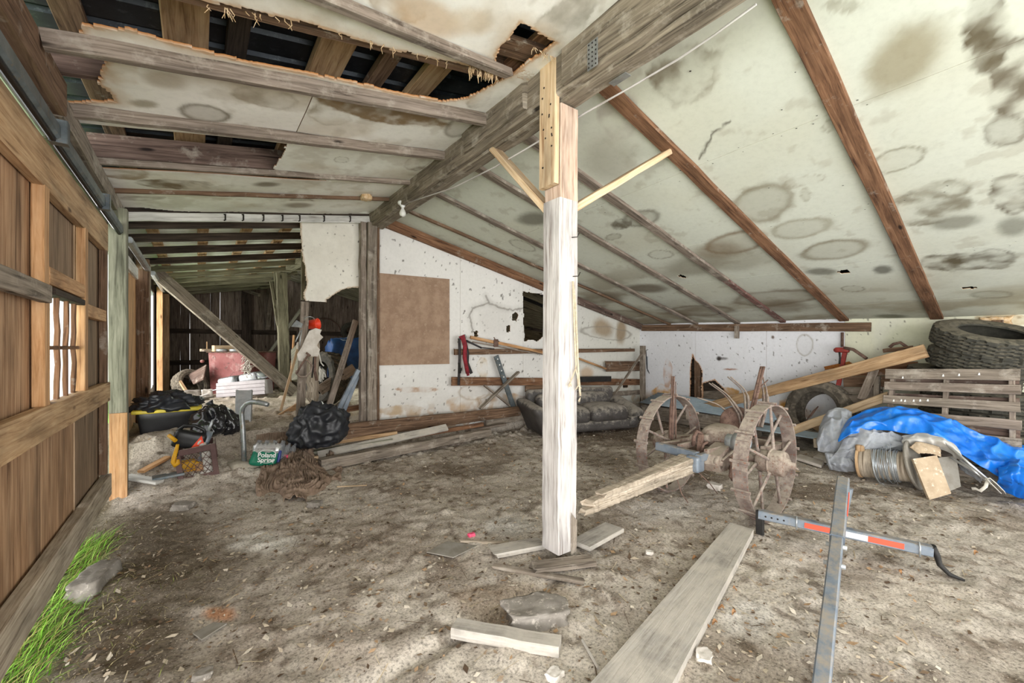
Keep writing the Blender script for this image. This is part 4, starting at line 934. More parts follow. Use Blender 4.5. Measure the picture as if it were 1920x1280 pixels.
tine([(1440, 712, 3.8), (1420, 730, 3.75)], .008, 'latch_rod', 'rust_dark', 1)
tine([(1262, 705, 3.95), (1261, 740, 3.95), (1259, 790, 3.95), (1258, 830, 3.95)], .016, 'hand_lever', 'rust_dark', 2, .02)
tine([(1267, 715, 3.95), (1267, 760, 3.95), (1267, 822, 3.95)], .006, 'latch_rod', 'rust_dark', 1)
# splintered wooden tongue
def tongue():
    mb = MB(); 
    for (y0, z0, h, x0, w_) in ((1.90, .440, .05, 2.16, .15), (1.905, .400, .055, 2.04, .14), (1.89, .362, .045, 1.985, .12)):
        mb.bar((3.26, y0, z0), (x0, y0-.005, z0-.07+.03*(2.1-x0)), w_, h, (0, 0, 1), .008, seg=60, jit=.0028, tw=.5, th=.75, rough_end=.05)
    return mb.build('tongue', 'rotten_wood', cv)
tongue()
g = MB(); g.tube([AT(1308, 884, 3.4), AT(1330, 905, 3.45), AT(1345, 925, 3.5)], .004, 6); g.tube([AT(1268, 893, 3.3), AT(1278, 925, 3.28), AT(1290, 942, 3.3)], .004, 6); g.build('loose_wire', 'rust_dark', cv)

# ------------------------------------------------------------------ folding towing bar in the foreground
hb = thing('towing_bar', 'grey steel towing cross bar with red and white reflectors lying on the floor', 'tow bar', (3.2, .95, 0))
A_, B_ = AT(1422, 962, 3.02), AT(1748, 1033, 2.53); A_.z, B_.z = .155, .125
MB().bar(A_, B_, .06, .06, (0, 0, 1), .006).build('cross_bar', 'steel_blue_grey', hb)
d = (B_-A_).normalized(); n_ = Vector((-d.y, d.x, 0)).normalized(); n_ = n_ if n_.x < 0 else -n_
for t0_, t1_ in ((.30, .52), (.665, .855)): MB().bar(A_.lerp(B_, t0_)+n_*.032, A_.lerp(B_, t1_)+n_*.032, .004, .034, (0, 0, 1), .001).build('red_reflector', 'reflect_red', hb)
MB().bar(A_.lerp(B_, .52)+n_*.032, A_.lerp(B_, .665)+n_*.032, .004, .034, (0, 0, 1), .001).build('white_reflector', 'reflect_white', hb)
for t_ in (.05, .09, .13, .17): MB().lathe([(.006, 0), (.006, .002), (0, .002)], 8, A_.lerp(B_, t_)+n_*.03, n_).build('hole', 'nail', hb)
for t_ in (.25, .93): MB().tube([A_.lerp(B_, t_)+n_*.045+Vector((0, 0, -.035)), A_.lerp(B_, t_)+n_*.05+Vector((0, 0, .02)), A_.lerp(B_, t_)+n_*.02+Vector((0, 0, .045))], .005, 6).build('pin', 'steel_light', hb)
MB().bar(A_+d*.01+Vector((0, 0, .02)), A_+d*.01+Vector((.0, -.0, -.145)), .05, .035, (1, 0, 0), .004, th=.6).build('foot', 'mattblack', hb)
MB().tube([B_+d*.0+Vector((0, 0, .03)), B_+d*.02+Vector((0, 0, -.02)), B_+d*.03+n_*.01+Vector((0, 0, -.07)), B_+d*.07+n_*.02+Vector((0, 0, -.11)), B_+d*.13+n_*.03+Vector((0, 0, -.12))], [.032, .03, .026, .022, .012], 8, flat=.55).build('foot', 'mattblack', hb)
Q0 = AT(1581, 902, 2.78); Q1 = AT(1541, 1280, 1.60); Qe = Q0+(Q1-Q0)*1.35
lb = MB(); mid = Q0.lerp(Q1, .42)
lb.bar(Q0, mid, .066, .066, (0, 0, 1), .007, seg=6, jit=.001); lb.bar(mid, Qe, .056, .056, (0, 0, 1), .006); lb.build('long_bar', 'steel_blue_grey', hb)
m_ = Q0.lerp(Q1, .42)
for t_ in (.45, .55):
    c_ = Q0.lerp(Q1, t_); s_ = (Q1-Q0).normalized().cross(Vector((0, 0, 1))).normalized()
    MB().lathe([(0, -.045), (.012, -.045), (.012, .045), (0, .045)], 8, c_, s_).build('bolt', 'steel_light', hb)
q = A_.lerp(B_, .51); up0 = Vector((q.x, q.y, .16))
MB().bar(up0, (Q0.x-.02, Q0.y-.03, Q0.z-.03), .05, .05, (1, 0, 0), .005).build('upright', 'steel_blue_grey', hb)
e = Q0.lerp(Q1, .10); s_ = (Q1-Q0).normalized().cross(Vector((0, 0, 1))).normalized(); s_ = s_ if s_.x > 0 else -s_
MB().bar(Q0.lerp(Q1, .10)+s_*.035, Q0.lerp(Q1, .24)+s_*.035, .004, .034, (0, 0, 1), .001).build('red_reflector', 'reflect_red', hb)

# ------------------------------------------------------------------ planks and pieces on the near floor
def flat(name, quad, th, mat, label, cat, lift=.0, z=.03, group=None):
    P = [G(px, py, z) for px, py in quad]; c = sum(P, Vector())/4
    ex = (P[1]-P[0]).normalized(); ey = Vector((0, 0, 1)).cross(ex)
    o = MB().prism([((p-c).dot(ex), (p-c).dot(ey)) for p in P], (c.x, c.y, z-th), ex, ey, th).build(name, mat)
    return tag(o, label, cat, group)
flat('ground_plank', [(1369, 979), (1046, 1350), (1224, 1350), (1413, 992)], .05, 'dusty_plank', 'long dusty grey plank on the floor running out of the picture', 'plank', z=.055)
P = [G(857, 1158, .05), G(1053, 1192, .05), G(1047, 1215, .05), G(846, 1180, .05)]
a0, a1 = (P[0]+P[3])/2, (P[1]+P[2])/2
board('timber_offcut', a0-Vector((0, 0, .02)), a1-Vector((0, 0, .02)), .085, .05, 'dusty_plank', 'short pale timber offcut lying below the flat stone', 'offcut', jit=.002, seg=6)
def rock(name, c, size, mat, label, cat, seed, rotz=0, rough=.25, group=None, flatb=True):
    bm = bmesh.new(); bmesh.ops.create_icosphere(bm, subdivisions=4, radius=1.0)
    M = Matrix.Rotation(rotz, 3, 'Z')
    for v in bm.verts:
        n = v.co.normalized(); k = 1+rough*(mnoise.noise(n*1.6+Vector((seed, 0, 0)))+.5*mnoise.noise(n*4+Vector((0, seed, 0))))
        q = Vector((max(-.72, min(.72, n.x)), max(-.72, min(.72, n.y)), max(-.6, min(.55, n.z))))*k
        p = M @ Vector((q.x*size[0]/1.44, q.y*size[1]/1.44, q.z*size[2]/1.15)); v.co = p+Vector(c)
    me = bpy.data.meshes.new(name); bm.to_mesh(me); bm.free(); o0 = Vector((c[0], c[1], c[2]-size[2]/2))
    me.transform(Matrix.Translation(-o0)); me.polygons.foreach_set('use_smooth', [True]*len(me.polygons)); me.materials.append(MATS[mat])
    o = bpy.data.objects.new(name, me); COL.objects.link(o); o.location = o0
    return tag(o, label, cat, group)
c = G(1006, 1150, .03); rock('flat_stone', (c.x, c.y, .03), (.30, .17, .09), 'stone_grey', 'flat brown-grey stone between post and timber offcut', 'stone', 3.1, -.45)
c = G(178, 1082, .03); rock('flat_stone', (c.x, c.y, .02), (.13, .30, .09), 'stone_grey', 'long grey stone half sunk beside the grass at the door', 'stone', 5.3, -.25)
for (px, py, s, m, lab) in [(1340, 912, .09, 'white_stone', 'white stone lying under the cultivator'), (1218, 1036, .035, 'white_stone', 'small white stone right of the post pad'), (1320, 1232, .06, 'white_stone', 'white lump beside the long dusty plank'), (1040, 1266, .05, 'white_stone', 'pale lump at the bottom edge below the offcut'),
                            (590, 945, .08, 'stone_grey', 'grey stone lump upright on the floor ahead of the rag'), (345, 950, .11, 'stone_grey', 'flat stone just off the foot of the green post'), (380, 1265, .05, 'stone_grey', 'small bluish stone in the earth near the bottom edge')]:
    c = G(px, py, .01); rock('stone', (c.x, c.y, .012), (s*1.3, s, s*.6), m, lab, 'stone', px*.37, px)
# pads and splinters round the post foot
a0, a1 = G(925, 1035, .03), G(1158, 995, .03)
board('pad_board', a0, G(1012, 1018, .03), .13, .03, 'dusty_plank', 'grey pad board sticking out left of the post foot', 'board', jit=.002, rough_end=.02)
board('pad_board', G(1088, 1022, .045), G(1152, 988, .045), .16, .03, 'dusty_plank', 'grey pad board sticking out right of the post foot', 'board', jit=.002)
board('pad_block', G(1000, 1064, .035), G(1108, 1050, .03), .10, .035, 'old_grey_wood', 'split wood block under the post foot', 'block', jit=.004, rough_end=.02)
board('slat', G(926, 1060, .02), G(1094, 1090, .02), .045, .02, 'old_grey_wood', 'thin broken lath on the earth in front of the post', 'lath', jit=.003, rough_end=.02)
board('splinter', G(865, 1014, .02), G(952, 1018, .02), .03, .015, 'rotten_wood', 'thin splintered lath beside the pink scrap', 'lath', jit=.003, rough_end=.02)
flat('paper_sheet', [(800, 1034), (838, 1014), (895, 1022), (850, 1044)], .006, 'board_grey', 'torn grey board sheet left of the post on the earth', 'sheet', z=.022)
flat('paper_sheet', [(362, 1186), (400, 1166), (425, 1168), (378, 1198)], .006, 'board_grey', 'small torn grey sheet near the reddish earth patch', 'sheet', z=.02)
rock('pink_scrap', tuple(G(884, 1003, .02)), (.05, .03, .03), plain('pink', (222, 70, 110), (236, 110, 140), rough=.8) and 'pink', 'crumpled bright pink scrap on the floor', 'scrap', 9.2)
for (p, q, m, lab) in [((632, 912), (688, 909), 'new_pine', 'clean thin stick in front of the crumpled rag'), ((1092, 1200), (1122, 1252), 'dusty_plank', 'thin pale twig beside the offcut')]:
    board('stick', G(*p, .02), G(*q, .02), .012, .010, m, lab, 'stick')
for (quad, lab) in [([(1490, 856), (1500, 851), (1545, 864), (1540, 872)], 'white painted batten on the floor behind the right wheel'), ([(1525, 855), (1535, 851), (1560, 858), (1552, 864)], 'shorter white batten ending under the grey canvas')]:
    flat('white_batten', quad, .03, 'white_stone', lab, 'batten', z=.05)

# ------------------------------------------------------------------ rope on the post, cable and bulb under the beam
rp = thing('rope', 'frayed cream rope hanging from nails on the centre post', 'rope', (1.9, 1.90, 1.0))
def rp_(pts, r, name): return MB().tube([AY(px, py, 1.895) for px, py in pts], r, 7).build(name, 'rope', rp)
rp_([(1074, 527), (1076, 580), (1078, 640), (1080, 682), (1079, 690)], .006, 'strand'); rp_([(1074, 527), (1079, 570), (1082, 640), (1084, 690), (1087, 730), (1088, 742)], .007, 'strand'); rp_([(1079, 690), (1074, 705), (1069, 716)], .005, 'strand'); rp_([(1079, 690), (1083, 705), (1084, 722)], .005, 'strand')
g = MB()
for (x, y) in ((1069, 716), (1084, 722), (1088, 745)):
    for k in range(7): p = AY(x, y, 1.893); q = AY(x+R.uniform(-8, 8), y+R.uniform(4, 12), 1.89); g.tube([p, q], [.004, .0015], 5)
g.build('frayed_end', 'rope', rp)
for px, py in ((1072, 445), (1074, 518)):
    p = AY(px, py, 1.905); tag(MB().tube([p, p+Vector((.02, -.03, .0)), p+Vector((.03, -.035, .025))], .003, 6).build('bent_nail', 'nail'), 'bent nail in the post %s' % ('above the rope' if py < 500 else 'that carries the rope'), 'nail')
cb = []
for px, py, t in ((1418, 8, 1.98), (1340, 65, 2.16), (1270, 112, 2.3), (1180, 165, 2.5), (1095, 213, 2.75), (985, 280, 3.05), (930, 312, 3.3), (850, 352, 3.85), (770, 378, 4.5), (757, 384, 4.6)):
    p = CR(px, py, -.03) if py > 0 else AT(px, py, t); cb.append(AT(px, py, t))
tag(MB().tube(cb, .006, 7).build('cable', 'whitewash'), 'thin whitish cable running along under the ridge beam to the bulb', 'cable')
bl = thing('light_bulb', 'bare bulb in a white ceramic socket under the ridge beam', 'bulb', tuple(AT(755, 400, 4.62)))
p = AT(755, 383, 4.62); g = MB(); g.lathe([(.028, .03), (.05, .028), (.055, .015), (.05, .0), (.03, -.012), (.022, -.03), (0, -.03)], 18, p); g.build('socket', 'reflect_white', bl)
m, nt, b = newmat('bulb_glass'); b.inputs['Base Color'].default_value = (.9, .9, .86, 1); b.inputs['Roughness'].default_value = .15; b.inputs['Transmission Weight'].default_value = .4; MATS['bulb_glass'] = m
MB().lathe([(.014, 0), (.016, -.02), (.03, -.045), (.036, -.07), (.028, -.095), (0, -.106)], 18, p+Vector((0, 0, -.03))).build('glass', 'bulb_glass', bl)
# fibres hanging off the torn panels
fb = MB()
for px0, px1, y0, y1, n in ((870, 935, 118, 132, 34), (385, 560, 8, 40, 12), (1000, 1040, 88, 108, 14), (640, 850, 62, 118, 10)):
    for _ in range(n):
        f = R.random(); p = CL(lerp(px0, px1, f), lerp(y0, y1, f), -.01); L = R.uniform(.02, .10)*(1 if n > 20 else .5)
        q = p+Vector((R.uniform(-.02, .02), R.uniform(-.02, .02), -L)); fb.tube([p, p.lerp(q, .5)+Vector((R.uniform(-.015, .015), 0, 0)), q], [.003, .002, .001], 4)
        if R.random() < .5: fb.tube([p.lerp(q, .5), p.lerp(q, .6)+Vector((R.uniform(-.02, .02), R.uniform(-.02, .02), -.03))], [.002, .001], 4)
tag(fb.build('hanging_fibres', 'pale_fibre'), 'pale fibres and cobweb dangling from the torn ceiling edges', 'fibres', kind='stuff')
p = CL(686, 366, -.005); rock('torn_flap', (p.x, p.y, p.z-.02), (.10, .10, .06), 'pale_fibre', 'peeling flap of ceiling board beside the ridge beam near the header', 'scrap', 4.4)

# ------------------------------------------------------------------ back wall furniture
q = [AY(px, py, 5.47) for px, py in ((704, 511), (843, 523), (843, 682), (704, 685))]
tag(MB().prism([(p.x-q[0].x, p.z-q[3].z) for p in (q[3], q[2], q[1], q[0])], (q[0].x, 5.488, q[3].z), (1, 0, 0), (0, 0, 1), .016).build('chipboard_panel', 'osb'), 'brown chipboard square screwed to the white wall', 'panel')
def wb(name, a, b, h, w_, mat, label, Y=5.40, cat='rail', up=(0, 0, 1), **kw):
    return board(name, AY(*a, Y), AY(*b, Y), w_, h, mat, label, cat, up=up, jit=.002, **kw)
wb('wall_rail', (852, 660), (1189, 656), .085, .035, 'brown_wood', 'upper brown rail across the white wall, behind the red straps', th=.7)
wb('wall_rail', (847, 714.5), (1202, 716), .125, .035, 'red_brown_wood', 'lower orange brown rail across the white wall')
wb('wall_rail', (985, 729), (1020, 726), .10, .03, 'brown_wood', 'short brown board just above the sofa left end', cat='board')
wb('wall_rail', (1085, 743), (1200, 735), .09, .03, 'old_grey_wood', 'low grey board between sofa and corner stake', cat='board')
wb('dark_plywood_piece', (1136, 687), (1199, 686), .20, .02, 'brown_wood', 'dark stained plywood piece on the wall near the corner', cat='board', rough_end=.02)
wb('black_board', (1085, 711), (1145, 710), .10, .03, 'mattblack', 'peeling black board above the lower wall rail', Y=5.33, cat='board')
wb('corner_stake', (1205, 760), (1205, 648), .085, .085, 'old_grey_wood', 'grey upright stake in the wall corner', Y=5.22, cat='stake', up=(0, 1, 0))
wb('slant_board', (1150, 742), (1203, 664), .05, .025, 'old_grey_wood', 'slanting grey board leaning to the corner stake', Y=5.16, cat='board', up=(0, 1, 0))
wb('slant_board', (900, 766), (972, 697), .07, .03, 'old_grey_wood', 'grey board leaning up to the right in front of the lower rail', Y=5.30, cat='board', up=(0, 1, 0))
wb('slant_board', (908, 722), (976, 777), .05, .025, 'batten_grey', 'thin grey board falling to the right toward the sofa', Y=5.355, cat='board', up=(0, 1, 0))
mt = thing('metal_channel', 'dark perforated metal channel leaning between the two wall rails', 'channel', tuple(AY(946, 760, 5.36)))
a0, a1 = AY(930, 667, 5.37), AY(963, 764, 5.33); MB().bar(a0, a1, .085, .03, (0, 1, 0), .004).build('channel', 'track_steel', mt)
for t_ in (.06, .17, .28, .40, .55): p = a0.lerp(a1, t_); MB().lathe([(.012, 0), (.012, .003), (0, .003)], 8, p+Vector((0, -.016, 0)), (0, -1, 0)).build('slot', 'reflect_white', mt)
wb('orange_pole', (882, 632), (1020, 661), .045, .035, 'orange_stud', 'orange brown pole slanting above the upper rail', Y=5.36, cat='pole')
wb('orange_pole', (1085, 672), (1136, 691), .035, .03, 'orange_stud', 'low end of the slanting orange pole, right of the post', Y=5.36, cat='pole')
wb('thin_pole', (886, 641), (1018, 664), .02, .02, 'batten_grey', 'thin grey pole under the orange one', Y=5.36, cat='pole')
plain('strap_red', (150, 44, 54), (112, 36, 44), rough=.9, scale=20, bmp=.3); plain('strap_black', (46, 42, 44), (64, 60, 60), rough=.9, scale=20, bmp=.3)
st = thing('harness_straps', 'tangle of red and black straps hung over the wall rails', 'straps', tuple(AY(868, 700, 5.33)))
def sp(pts, w_, m, n='strap', Y=5.345): return MB().tube([AY(px, py, Y-.004*i) for i, (px, py) in enumerate(pts)], w_, 6, flat=.35, up=(0, 1, 0)).build(n, m, st)
sp([(861, 634), (862, 660), (861, 690), (860, 722)], .022, 'strap_black'); sp([(862, 634), (868, 629), (872, 645), (871, 670), (877, 700)], .030, 'strap_red'); sp([(872, 640), (877, 662), (876, 680), (884, 700)], .026, 'strap_black'); sp([(866, 632), (875, 664), (874, 686), (878, 704)], .024, 'strap_red'); sp([(874, 638), (890, 646), (903, 652)], .014, 'strap_black'); sp([(874, 640), (900, 651), (927, 654)], .008, 'strap_black')
g = MB(); g.rbox(AY(930, 643, 5.33), (.08, .03, .12), .012); g.tube([AY(926, 632, 5.32), AY(929, 637, 5.3), AY(936, 640, 5.3)], .008, 6); g.build('buckle', 'rust_dark', st)
g = MB(); g.tube([AY(861, 680, 5.33), AY(862, 700, 5.32), AY(864, 690, 5.31)], .02, 6); g.build('clip', 'mattblack', st)
tag(MB().tube([AY(1218, 645, 5.3), AY(1217, 654, 5.3), AY(1211, 657, 5.3), AY(1213, 690, 5.3), AY(1220, 705, 5.25), AY(1228, 747, 5.15)], .008, 8).build('iron_rod', 'mattblack'), 'thin black iron rod with a hooked top leaning in the corner', 'rod')
tag(MB().tube([AY(1213, 668, 5.32), AY(1216, 720, 5.3), AY(1220, 748, 5.28)], .012, 8).build('grey_pipe', 'steel_blue_grey'), 'thin grey pipe beside the black iron rod', 'pipe')

# ------------------------------------------------------------------ sofa
SA, SB_ = Vector((3.98, 4.62, .0)), Vector((5.72, 4.16, .0))
e1 = (SB_-SA).normalized(); e2 = Vector((-e1.y, e1.x, 0)); Ls = (SB_-SA).length
sf = thing('sofa', 'dusty dark grey leather sofa slumped against the white wall', 'sofa', tuple(SA+e1*Ls/2+e2*.35))
RS = rotM(e1, e2, Vector((0, 0, 1)))
def S(a, b, z): return SA+e1*a+e2*b+Vector((0, 0, z))
def puff(k): return lambda p, h: Vector((p.x, p.y, p.z+k*(1-(p.x/h.x)**2)*(1-(p.y/h.y)**2)*(1 if p.z > 0 else 0)+.008*mnoise.noise(p*7)))
MB().rbox(S(Ls/2, .36, .13), (Ls-.1, .66, .16), .05, RS, 6, 3).build('base', 'sofa_leather', sf)
for k, (a, l) in enumerate(((.52, .70), (1.22, .70))): MB().rbox(S(a, .30, .29), (l, .58, .24), .10, RS, 6, 4, fn=puff(.05)).build('seat_cushion', 'sofa_leather', sf)
for k, (a, l) in enumerate(((.52, .68), (1.20, .68))): MB().rbox(S(a, .60, .45), (l, .20, .27), .09, RS @ Matrix.Rotation(-.2, 3, 'X'), 6, 4, fn=puff(.02)).build('back_cushion', 'sofa_leather', sf)
MB().rbox(S(Ls/2, .74, .36), (Ls-.15, .14, .60), .06, RS, 6, 3, fn=lambda p, h: p+Vector((0, 0, .01*mnoise.noise(p*4)))).build('back_frame', 'sofa_leather', sf)
def armL(p, h): return Vector((p.x-.10*(1-(p.z+h.z)/(2*h.z))*-.6+(-.09*(p.z/h.z)), p.y, p.z-.05*max(0, p.y/h.y)*0+.03*math.sin(p.y*4)))
MB().rbox(S(.05, .36, .26), (.24, .78, .50), .10, RS, 6, 4, fn=armL).build('arm', 'sofa_leather', sf)
MB().rbox(S(Ls-.10, .36, .25), (.22, .74, .36), .09, RS, 6, 4, fn=lambda p, h: Vector((p.x+.08*(p.z/h.z), p.y, p.z+.10*(p.y/h.y)*(p.z > 0)))).build('arm', 'sofa_leather', sf)
# ------------------------------------------------------------------ tires
def tire(name, c, n, r, w_, mat, label, group=None, hole=.56, lug=False, N=160):
    o = thing(name, label, 'tire', tuple(c), group) if False else None
    n = Vector(n).normalized(); rh = r*hole
    prof = [(rh, -w_*.36), (rh*1.02, -w_*.44), (rh+(r-rh)*.35, -w_*.52), (rh+(r-rh)*.75, -w_*.5), (r*.965, -w_*.43)]
    T = 19
    for j in range(T): prof.append((r*(1-.012*(abs(j-(T-1)/2)/((T-1)/2))**2), lerp(-w_*.41, w_*.41, j/(T-1))))
    prof += [(r*.965, w_*.43), (rh+(r-rh)*.75, w_*.5), (rh+(r-rh)*.35, w_*.52), (rh*1.02, w_*.44), (rh, w_*.36), (rh*1.08, w_*.33), (r*.93, w_*.36), (r*.95, 0), (r*.93, -w_*.36), (rh*1.08, -w_*.33)]
    def wob(i, k, N):
        j = i-5
        if 0 <= j < T:
            if lug:
                s = (k+ (j if j < T/2 else T-1-j)*.6) % 8
                return 1.0 if s < 4 else .93
            if j in (0, 1, 2, T-3, T-2, T-1): return 1.0 if k % 8 < 5 else .95
            z = abs((k % 10)-5)*.36
            if abs((j-z-3.6+2) % 4-2) < .75: return .95
        return 1.0
    mb = MB(); mb.lathe(prof, N, c, n, smooth=False, closed=True, wob=wob)
    return tag(mb.build(name, mat), label, 'tire', group)
TX = 6.92
for k, (c, n, lab) in enumerate([((6.95, .68, .112), (0, 0, 1), 'bottom tire of the pile, resting on the floor behind the pallet'), ((6.92, .64, .328), (0, .02, 1), 'second tire up in the pile, seen through the pallet slats'), ((6.96, .68, .545), (.02, 0, 1), 'third tire up in the pile behind the pallet'), ((6.93, .66, .76), (0, -.03, 1), 'fourth tire up in the pile, just under the dark dusty one'),
                                ((7.02, .80, .985), (-.04, -.14, 1), 'dark dusty tire sticking out left of the pile under two others'), ((6.87, .60, 1.205), (-.12, -.19, 1), 'truck tire with zigzag tread directly under the topmost one'), ((6.80, .56, 1.43), (-.25, -.27, 1), 'topmost truck tire of the pile, tilted so its hole shows')]):
    tire('truck_tire', c, n, .465, .21, 'tire_rubber', lab, None)
c = AT(1530, 757, 6.0); tire('tractor_tire', (7.02, 2.16, .43), (-1, .22, .20), .44, .28, 'tire_old', 'old lugged tractor tire standing against the low wall', None, .62, True, 96)

# ------------------------------------------------------------------ pallet leaning on the tires
pl = thing('pallet', 'grey wooden pallet leaning against the tire pile', 'pallet', (6.1, .8, .05))
TL, TR_ = AX(1664, 695, 6.33), AX(1909, 694, 6.33); BL = Vector((5.98, TL.y+.01, .10)); BR = Vector((5.98, TR_.y-.03, .08))
upv = (TL-BL); ex = (TR_-TL).normalized(); nv = ex.cross(upv).normalized(); nv = nv if nv.x < 0 else -nv
def PP(a, b, d=0): return TL.lerp(TR_, a)*b+BL.lerp(BR, a)*(1-b)+nv*d
for k, b_ in enumerate((.965, .83, .675, .515, .35, .2, .05)):
    MB().bar(PP(-.012, b_), PP(1.012, b_+R.uniform(-.008, .008)), .018, .095 if k else .115, upv, .003, seg=8, jit=.002, rough_end=.006).build('slat', 'batten_grey' if k % 2 else 'old_grey_wood', pl)
for a_ in (.045, .49, .955): MB().bar(PP(a_, .02, -.055), PP(a_, .99, -.055), .038, .088, nv, .004, seg=5, jit=.002).build('stringer', 'batten_grey', pl)
for b_ in (.95, .73, .45, .2): MB().bar(PP(0, b_, -.11), PP(1, b_, -.11), .016, .10, upv, .003, seg=5, jit=.002).build('back_slat', 'purple_brown_wood', pl)
g = MB()
for (px, py) in ((1690, 710), (1766, 709), (1796, 709), (1834, 709), (1680, 752), (1694, 752), (1701, 753), (1717, 753), (1729, 753), (1743, 753)):
    p = AX(px, py, 6.2); f = ((p-TL).dot(ex))/(TR_-TL).length; zz = (p.z-BL.z)/(TL.z-BL.z); q = PP(f, zz, .011); g.prism([(-.008, -.012), (.008, -.012), (.005, .012), (-.004, .012)], q, ex, upv, .002)
g.build('paint_splash', 'reflect_white', pl)
# planks, broken crate and tools by the low wall
A_, B_ = AT(1298, 770, 7.55), AT(1736, 657.5, 4.72)
board('long_plank', A_, B_, .04, .15, 'pine_aged', 'long brown plank slanting up from the wheel to above the pallet', 'plank', jit=.002, seg=14)
A_, B_ = AT(1482, 808, 5.5), AT(1668, 741, 4.95)
board('short_plank', A_, B_, .04, .10, 'new_pine', 'pale pine plank slanting up behind the grey canvas', 'plank', jit=.002)
for (a, b, X, w_, h, m, lab) in [((1584, 694), (1722, 690), 7.2, .03, .16, 'red_brown_wood', 'upper dark reddish board of the wrecked crate'), ((1582, 715), (1700, 716), 7.15, .03, .14, 'brown_wood', 'lower brown board of the wrecked crate'), ((1578, 733), (1655, 731), 7.05, .03, .09, 'old_grey_wood', 'short grey board stub under the wrecked crate boards'),
                               ((1590, 748), (1660, 744), 6.95, .03, .10, 'old_grey_wood', 'lowest grey board of the wrecked crate near the tractor tire')]:
    board('crate_board', AX(*a, X), AX(*b, X), w_, h, m, lab, 'board', jit=.003)
board('leaning_board', AX(1640, 692, 6.7), AX(1615, 749, 6.55), .09, .025, 'batten_grey', 'grey board leaning across the wrecked crate', 'board', up=(1, 0, 0), jit=.003)
board('crate_post', AX(1645, 705, 6.95), AX(1644, 752, 6.95), .06, .06, 'old_grey_wood', 'small upright block between crate boards and pallet', 'block', up=(1, 0, 0))
jk = thing('farm_jack', 'red farm jack with a long brown handle against the low wall', 'jack', tuple(AX(1574, 725, 6.9)))
MB().bar(AX(1586, 650, 6.95), AX(1572, 722, 6.9), .05, .04, (1, 0, 0), .006).build('bar', 'red_metal', jk)
MB().tube([AX(1583, 652, 6.9), AX(1600, 655, 6.9), AX(1625, 672, 6.85)], .02, 8).build('handle', 'rust_dark', jk)
g = MB(); g.rbox(AX(1579, 656, 6.93), (.07, .16, .07), .02); g.rbox(AX(1567, 656, 6.93), (.05, .05, .05), .02); g.build('head', 'red_metal', jk)
MB().tube([AX(1574, 660, 6.9), AX(1575, 670, 6.88), AX(1574, 682, 6.88)], .012, 8).build('grip', 'mattblack', jk)
tag(MB().tube([AX(1579.5, 623, 7.4), AX(1579, 650, 7.38)], .018, 8).build('iron_rod', 'rust_dark'), 'rusty rod hanging from the eave beam above the red jack', 'rod')
tag(MB().bar(AX(1548, 690, 7.22), AX(1596, 680, 7.22), .05, .02, (1, 0, 0), .004, rough_end=.03).build('orange_splinter', 'torn_fibre'), 'orange splintered wood left of the red jack', 'splinter')
wt = thing('bow_tool', 'old brown tool with a curved grip on top of the crate boards', 'tool', tuple(AX(1680, 660, 7.0)))
MB().bar(AX(1656, 657, 7.0), AX(1712, 652, 7.0), .05, .05, (0, 0, 1), .01, jit=.003).build('stock', 'brown_wood', wt); MB().tube([AX(1668, 651, 7.0), AX(1675, 645, 7.0), AX(1688, 642, 7.0), AX(1700, 650, 7.0)], .018, 8).build('grip', 'rust_dark', wt)
tag(MB().bar(AX(1871, 600, 7.35), AX(1871, 625, 7.35), .09, .07, (1, 0, 0), .006).build('wall_bracket', 'brown_wood'), 'dark wooden bracket on the low wall above the tires', 'bracket')
c = AX(1868, 606, 7.38); rock('insulation_tuft', tuple(c), (.08, .22, .14), 'pale_fibre', 'torn tuft of insulation round the wall bracket', 'insulation', 2.2, 0, .5)
# broken stud and timber behind the holes in the low wall
board('wall_stud', (XL+.07, AX(1306, 700, XL).y, .05), (XL+.07, AX(1306, 700, XL).y, 1.3), .12, .09, 'brown_wood', 'brown stud exposed in the torn hole of the low wall', 'stud', up=(1, 0, 0), jit=.004)
board('wall_timber', AX(1318, 748, XL+.09), AX(1372, 748, XL+.09), .06, .3, 'old_grey_wood', 'grey timber inside the lower hole of the low wall', 'timber')
# corrugated sheets and sleepers along the wall
def corr(name, P0, P1, wd, mat, label, up):
    d = (P1-P0).normalized(); s = d.cross(Vector(up)).normalized(); n = s.cross(d); mb = MB(); L_ = (P1-P0).length
    mb.grid(lambda u, v: P0+d*(L_*v)+s*(wd*(u-.5))+n*(.012*math.sin(u*wd/.075*2*math.pi)), int(wd/.012), 4); o = mb.build(name, mat); tag(o, label, 'metal sheet')
    md = o.modifiers.new('thick', 'SOLIDIFY'); md.thickness = .003; return o
corr('metal_sheet', Vector((6.98, 4.95, .37)), Vector((6.95, 2.65, .31)), .62, 'blue_sheet', 'blue-grey corrugated sheet lying along the low wall', (-.25, .0, 1))
board('sleeper', (6.78, 4.9, .14), (6.76, 2.85, .12), .14, .24, 'old_grey_wood', 'old timber carrying the front edge of the corrugated sheet', 'timber', jit=.004, seg=10)
board('sleeper', (7.2, 4.8, .17), (7.2, 2.7, .15), .12, .34, 'old_grey_wood', 'old timber under the wall side of the corrugated sheet', 'timber', jit=.004, seg=10)
corr('metal_sheet', Vector((6.45, 2.75, .20)), Vector((6.62, 1.72, .16)), .42, 'blue_sheet', 'shorter corrugated sheet in front of the tractor tire', (0, .0, 1))
board('sleeper', G(1286, 785, .09), G(1396, 806, .07), .14, .13, 'old_grey_wood', 'half buried timber behind the cultivator', 'timber', jit=.005, seg=10)
board('sleeper', AX(1225, 772, 6.9), AX(1292, 780, 6.5), .12, .10, 'old_grey_wood', 'short timber end between sofa and corrugated sheet', 'timber', jit=.004)
